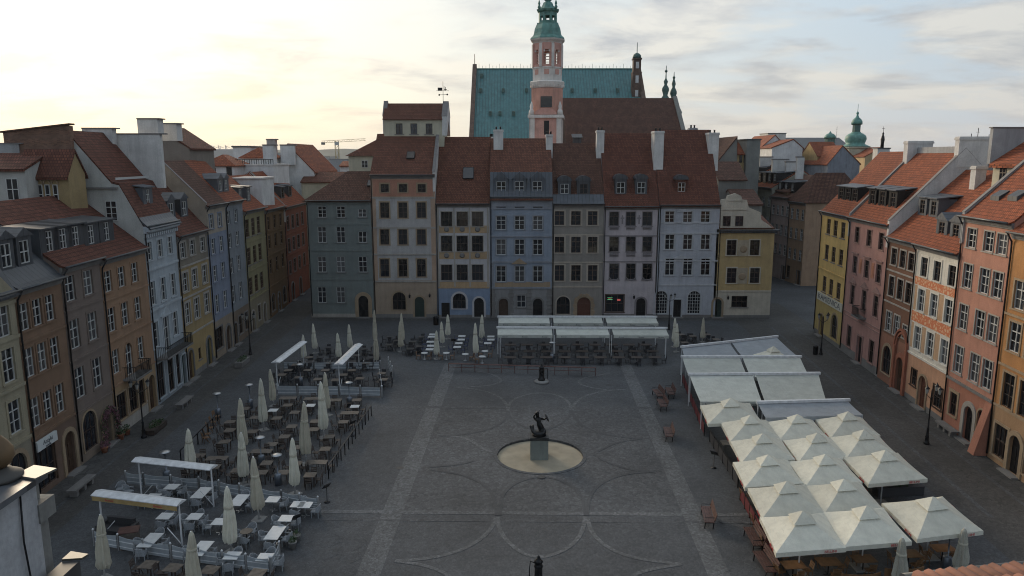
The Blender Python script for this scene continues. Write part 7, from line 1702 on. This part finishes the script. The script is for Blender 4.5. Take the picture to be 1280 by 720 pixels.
# ================================================================ sky and sun
SUN_AZ = R(-33); SUN_EL = R(17)           # left of the view, low
sd = Vector((sin(SUN_AZ)*cos(SUN_EL), cos(SUN_AZ)*cos(SUN_EL), sin(SUN_EL)))
w = bpy.data.worlds.new('World'); sc.world = w; w.use_nodes = True; nt = w.node_tree; bg = nt.nodes['Background']; bg.inputs['Strength'].default_value = .1
sky = N(nt, 'ShaderNodeTexSky', sky_type='NISHITA'); sky.sun_disc = False; sky.sun_elevation = SUN_EL; sky.sun_rotation = -SUN_AZ if False else SUN_AZ; sky.air_density = 1.4; sky.dust_density = 2.5; sky.ozone_density = 2.0
tc = N(nt, 'ShaderNodeTexCoord')
def vm(op_, a, b=None):
    n = N(nt, 'ShaderNodeVectorMath', operation=op_); nt.links.new(a, n.inputs[0])
    if b is not None:
        if isinstance(b, (tuple, Vector)): n.inputs[1].default_value = b
        else: nt.links.new(b, n.inputs[1])
    return n
def ma(op_, a, b=None, clamp=False):
    n = N(nt, 'ShaderNodeMath', operation=op_); n.use_clamp = clamp
    for i, v in enumerate((a, b)):
        if v is None: continue
        if isinstance(v, (int, float)): n.inputs[i].default_value = v
        else: nt.links.new(v, n.inputs[i])
    return n.outputs[0]
gen = tc.outputs['Generated']
sep = N(nt, 'ShaderNodeSeparateXYZ'); nt.links.new(gen, sep.inputs[0])
zz = ma('MAXIMUM', sep.outputs['Z'], 0.0); zd = ma('ADD', zz, .16)
px_ = ma('DIVIDE', sep.outputs['X'], zd); py_ = ma('DIVIDE', sep.outputs['Y'], zd)
cb = N(nt, 'ShaderNodeCombineXYZ'); nt.links.new(px_, cb.inputs[0]); nt.links.new(py_, cb.inputs[1])
mp = N(nt, 'ShaderNodeMapping'); mp.inputs['Scale'].default_value = (.75, .95, 1); mp.inputs['Location'].default_value = (3.3, 1.7, 0); nt.links.new(cb.outputs[0], mp.inputs[0])
c1 = N(nt, 'ShaderNodeTexNoise', Scale=1.5, Detail=9., Roughness=.56, Distortion=.25); nt.links.new(mp.outputs[0], c1.inputs['Vector'])
c2 = N(nt, 'ShaderNodeTexNoise', Scale=2.3, Detail=8., Roughness=.6, Distortion=.3); nt.links.new(mp.outputs[0], c2.inputs['Vector'])
mask = ramp(nt, .43, g4(0), .55, g4(1)); nt.links.new(c1.outputs['Fac'], mask.inputs[0])          # cloud cover
shade = ramp(nt, .42, (1.0,.985,.94,1), .61, (.56,.60,.68,1)); nt.links.new(c2.outputs['Fac'], shade.inputs[0])   # thick parts are greyer
dt = vm('DOT_PRODUCT', gen, sd).outputs['Value']
glow = ma('POWER', ma('MAXIMUM', ma('ADD', ma('MULTIPLY', dt, .5), .5), 0.0), 2.2)      # broad brightening towards the sun
halo = ma('POWER', ma('MAXIMUM', dt, 0.0), 14.0)
bri = ma('ADD', ma('ADD', .50, ma('MULTIPLY', glow, .26)), ma('MULTIPLY', halo, .12))
def scale(col, val): 
    n = N(nt, 'ShaderNodeVectorMath', operation='SCALE'); nt.links.new(col, n.inputs[0]); nt.links.new(val, n.inputs['Scale']) if not isinstance(val, (int, float)) else setattr(n.inputs['Scale'], 'default_value', val); return n.outputs[0]
cloud = scale(shade.outputs['Color'], bri)
# clear parts: pale blue washed towards cream near the sun
clr = N(nt, 'ShaderNodeMix', data_type='RGBA'); clr.inputs[6].default_value = (.52,.71,.92,1); clr.inputs[7].default_value = (1.0,.97,.86,1); nt.links.new(ma('POWER', glow, 2.2, True), clr.inputs[0])
clear = scale(clr.outputs[2], ma('MULTIPLY', bri, 1.12))
mixc = N(nt, 'ShaderNodeMix', data_type='RGBA'); nt.links.new(mask.outputs['Color'], mixc.inputs[0]); nt.links.new(clear, mixc.inputs[6]); nt.links.new(cloud, mixc.inputs[7])
# horizon veil: cream towards the sun, dusty lilac away from it
hz = ma('POWER', ma('SUBTRACT', 1.0, ma('MINIMUM', ma('MULTIPLY', zz, 4.2), 1.0)), 2.0)
hcol = N(nt, 'ShaderNodeMix', data_type='RGBA'); hcol.inputs[6].default_value = (.86,.85,.87,1); hcol.inputs[7].default_value = (1.06,.97,.72,1); nt.links.new(ma('MULTIPLY', ma('POWER', glow, 2.5), 1.1, True), hcol.inputs[0])
hs = scale(hcol.outputs[2], bri)
fin = N(nt, 'ShaderNodeMix', data_type='RGBA'); nt.links.new(ma('MULTIPLY', hz, .8), fin.inputs[0]); nt.links.new(mixc.outputs[2], fin.inputs[6]); nt.links.new(hs, fin.inputs[7])
cool = N(nt, 'ShaderNodeMix', data_type='RGBA', blend_type='MULTIPLY'); cool.inputs[7].default_value = (.95,1.01,1.08,1); nt.links.new(ma('SUBTRACT', 1.0, ma('MULTIPLY', glow, 1.9, True), True), cool.inputs[0]); nt.links.new(fin.outputs[2], cool.inputs[6])
veil = scale(cool.outputs[2], 9.3)
tot = N(nt, 'ShaderNodeMix', data_type='RGBA'); tot.inputs[0].default_value = .88; nt.links.new(sky.outputs[0], tot.inputs[6]); nt.links.new(veil, tot.inputs[7])
nt.links.new(tot.outputs[2], bg.inputs['Color'])
hm = bpy.data.materials.new('haze'); hm.use_nodes = True; hn = hm.node_tree; hn.nodes.remove(hn.nodes['Principled BSDF']); pv = hn.nodes.new('ShaderNodeVolumePrincipled'); pv.inputs['Density'].default_value = .00009; pv.inputs['Color'].default_value = (.86,.90,.95,1); pv.inputs['Anisotropy'].default_value = .3
hn.links.new(pv.outputs[0], hn.nodes['Material Output'].inputs['Volume'])
hb = MB().box(-6200, 6200, -6200, 6300, -1, 75).build('haze', hm); hb['kind'] = 'stuff'
sl = bpy.data.lights.new('sun', 'SUN'); sl.energy = 2.2; sl.angle = R(22); sl.color = (1.0, .82, .60)
so = bpy.data.objects.new('sun', sl); COL.objects.link(so); so.location = (-40, 60, 60); so.rotation_euler = sd.to_track_quat('Z', 'Y').to_euler()
sc.view_settings.view_transform = 'Standard'; sc.view_settings.look = 'None'; sc.view_settings.gamma = 1; sc.view_settings.exposure = .42; sc.view_settings.use_curve_mapping = False
sc.render.engine = 'CYCLES'; sc.cycles.max_bounces = 6; sc.cycles.diffuse_bounces = 3; sc.cycles.glossy_bounces = 3; sc.cycles.use_denoising = True; sc.cycles.use_adaptive_sampling = True; sc.cycles.adaptive_threshold = .02
sc.cycles.pixel_filter_type = 'BLACKMAN_HARRIS'; sc.cycles.filter_width = 1.05; sc.cycles.caustics_reflective = False; sc.cycles.caustics_refractive = False
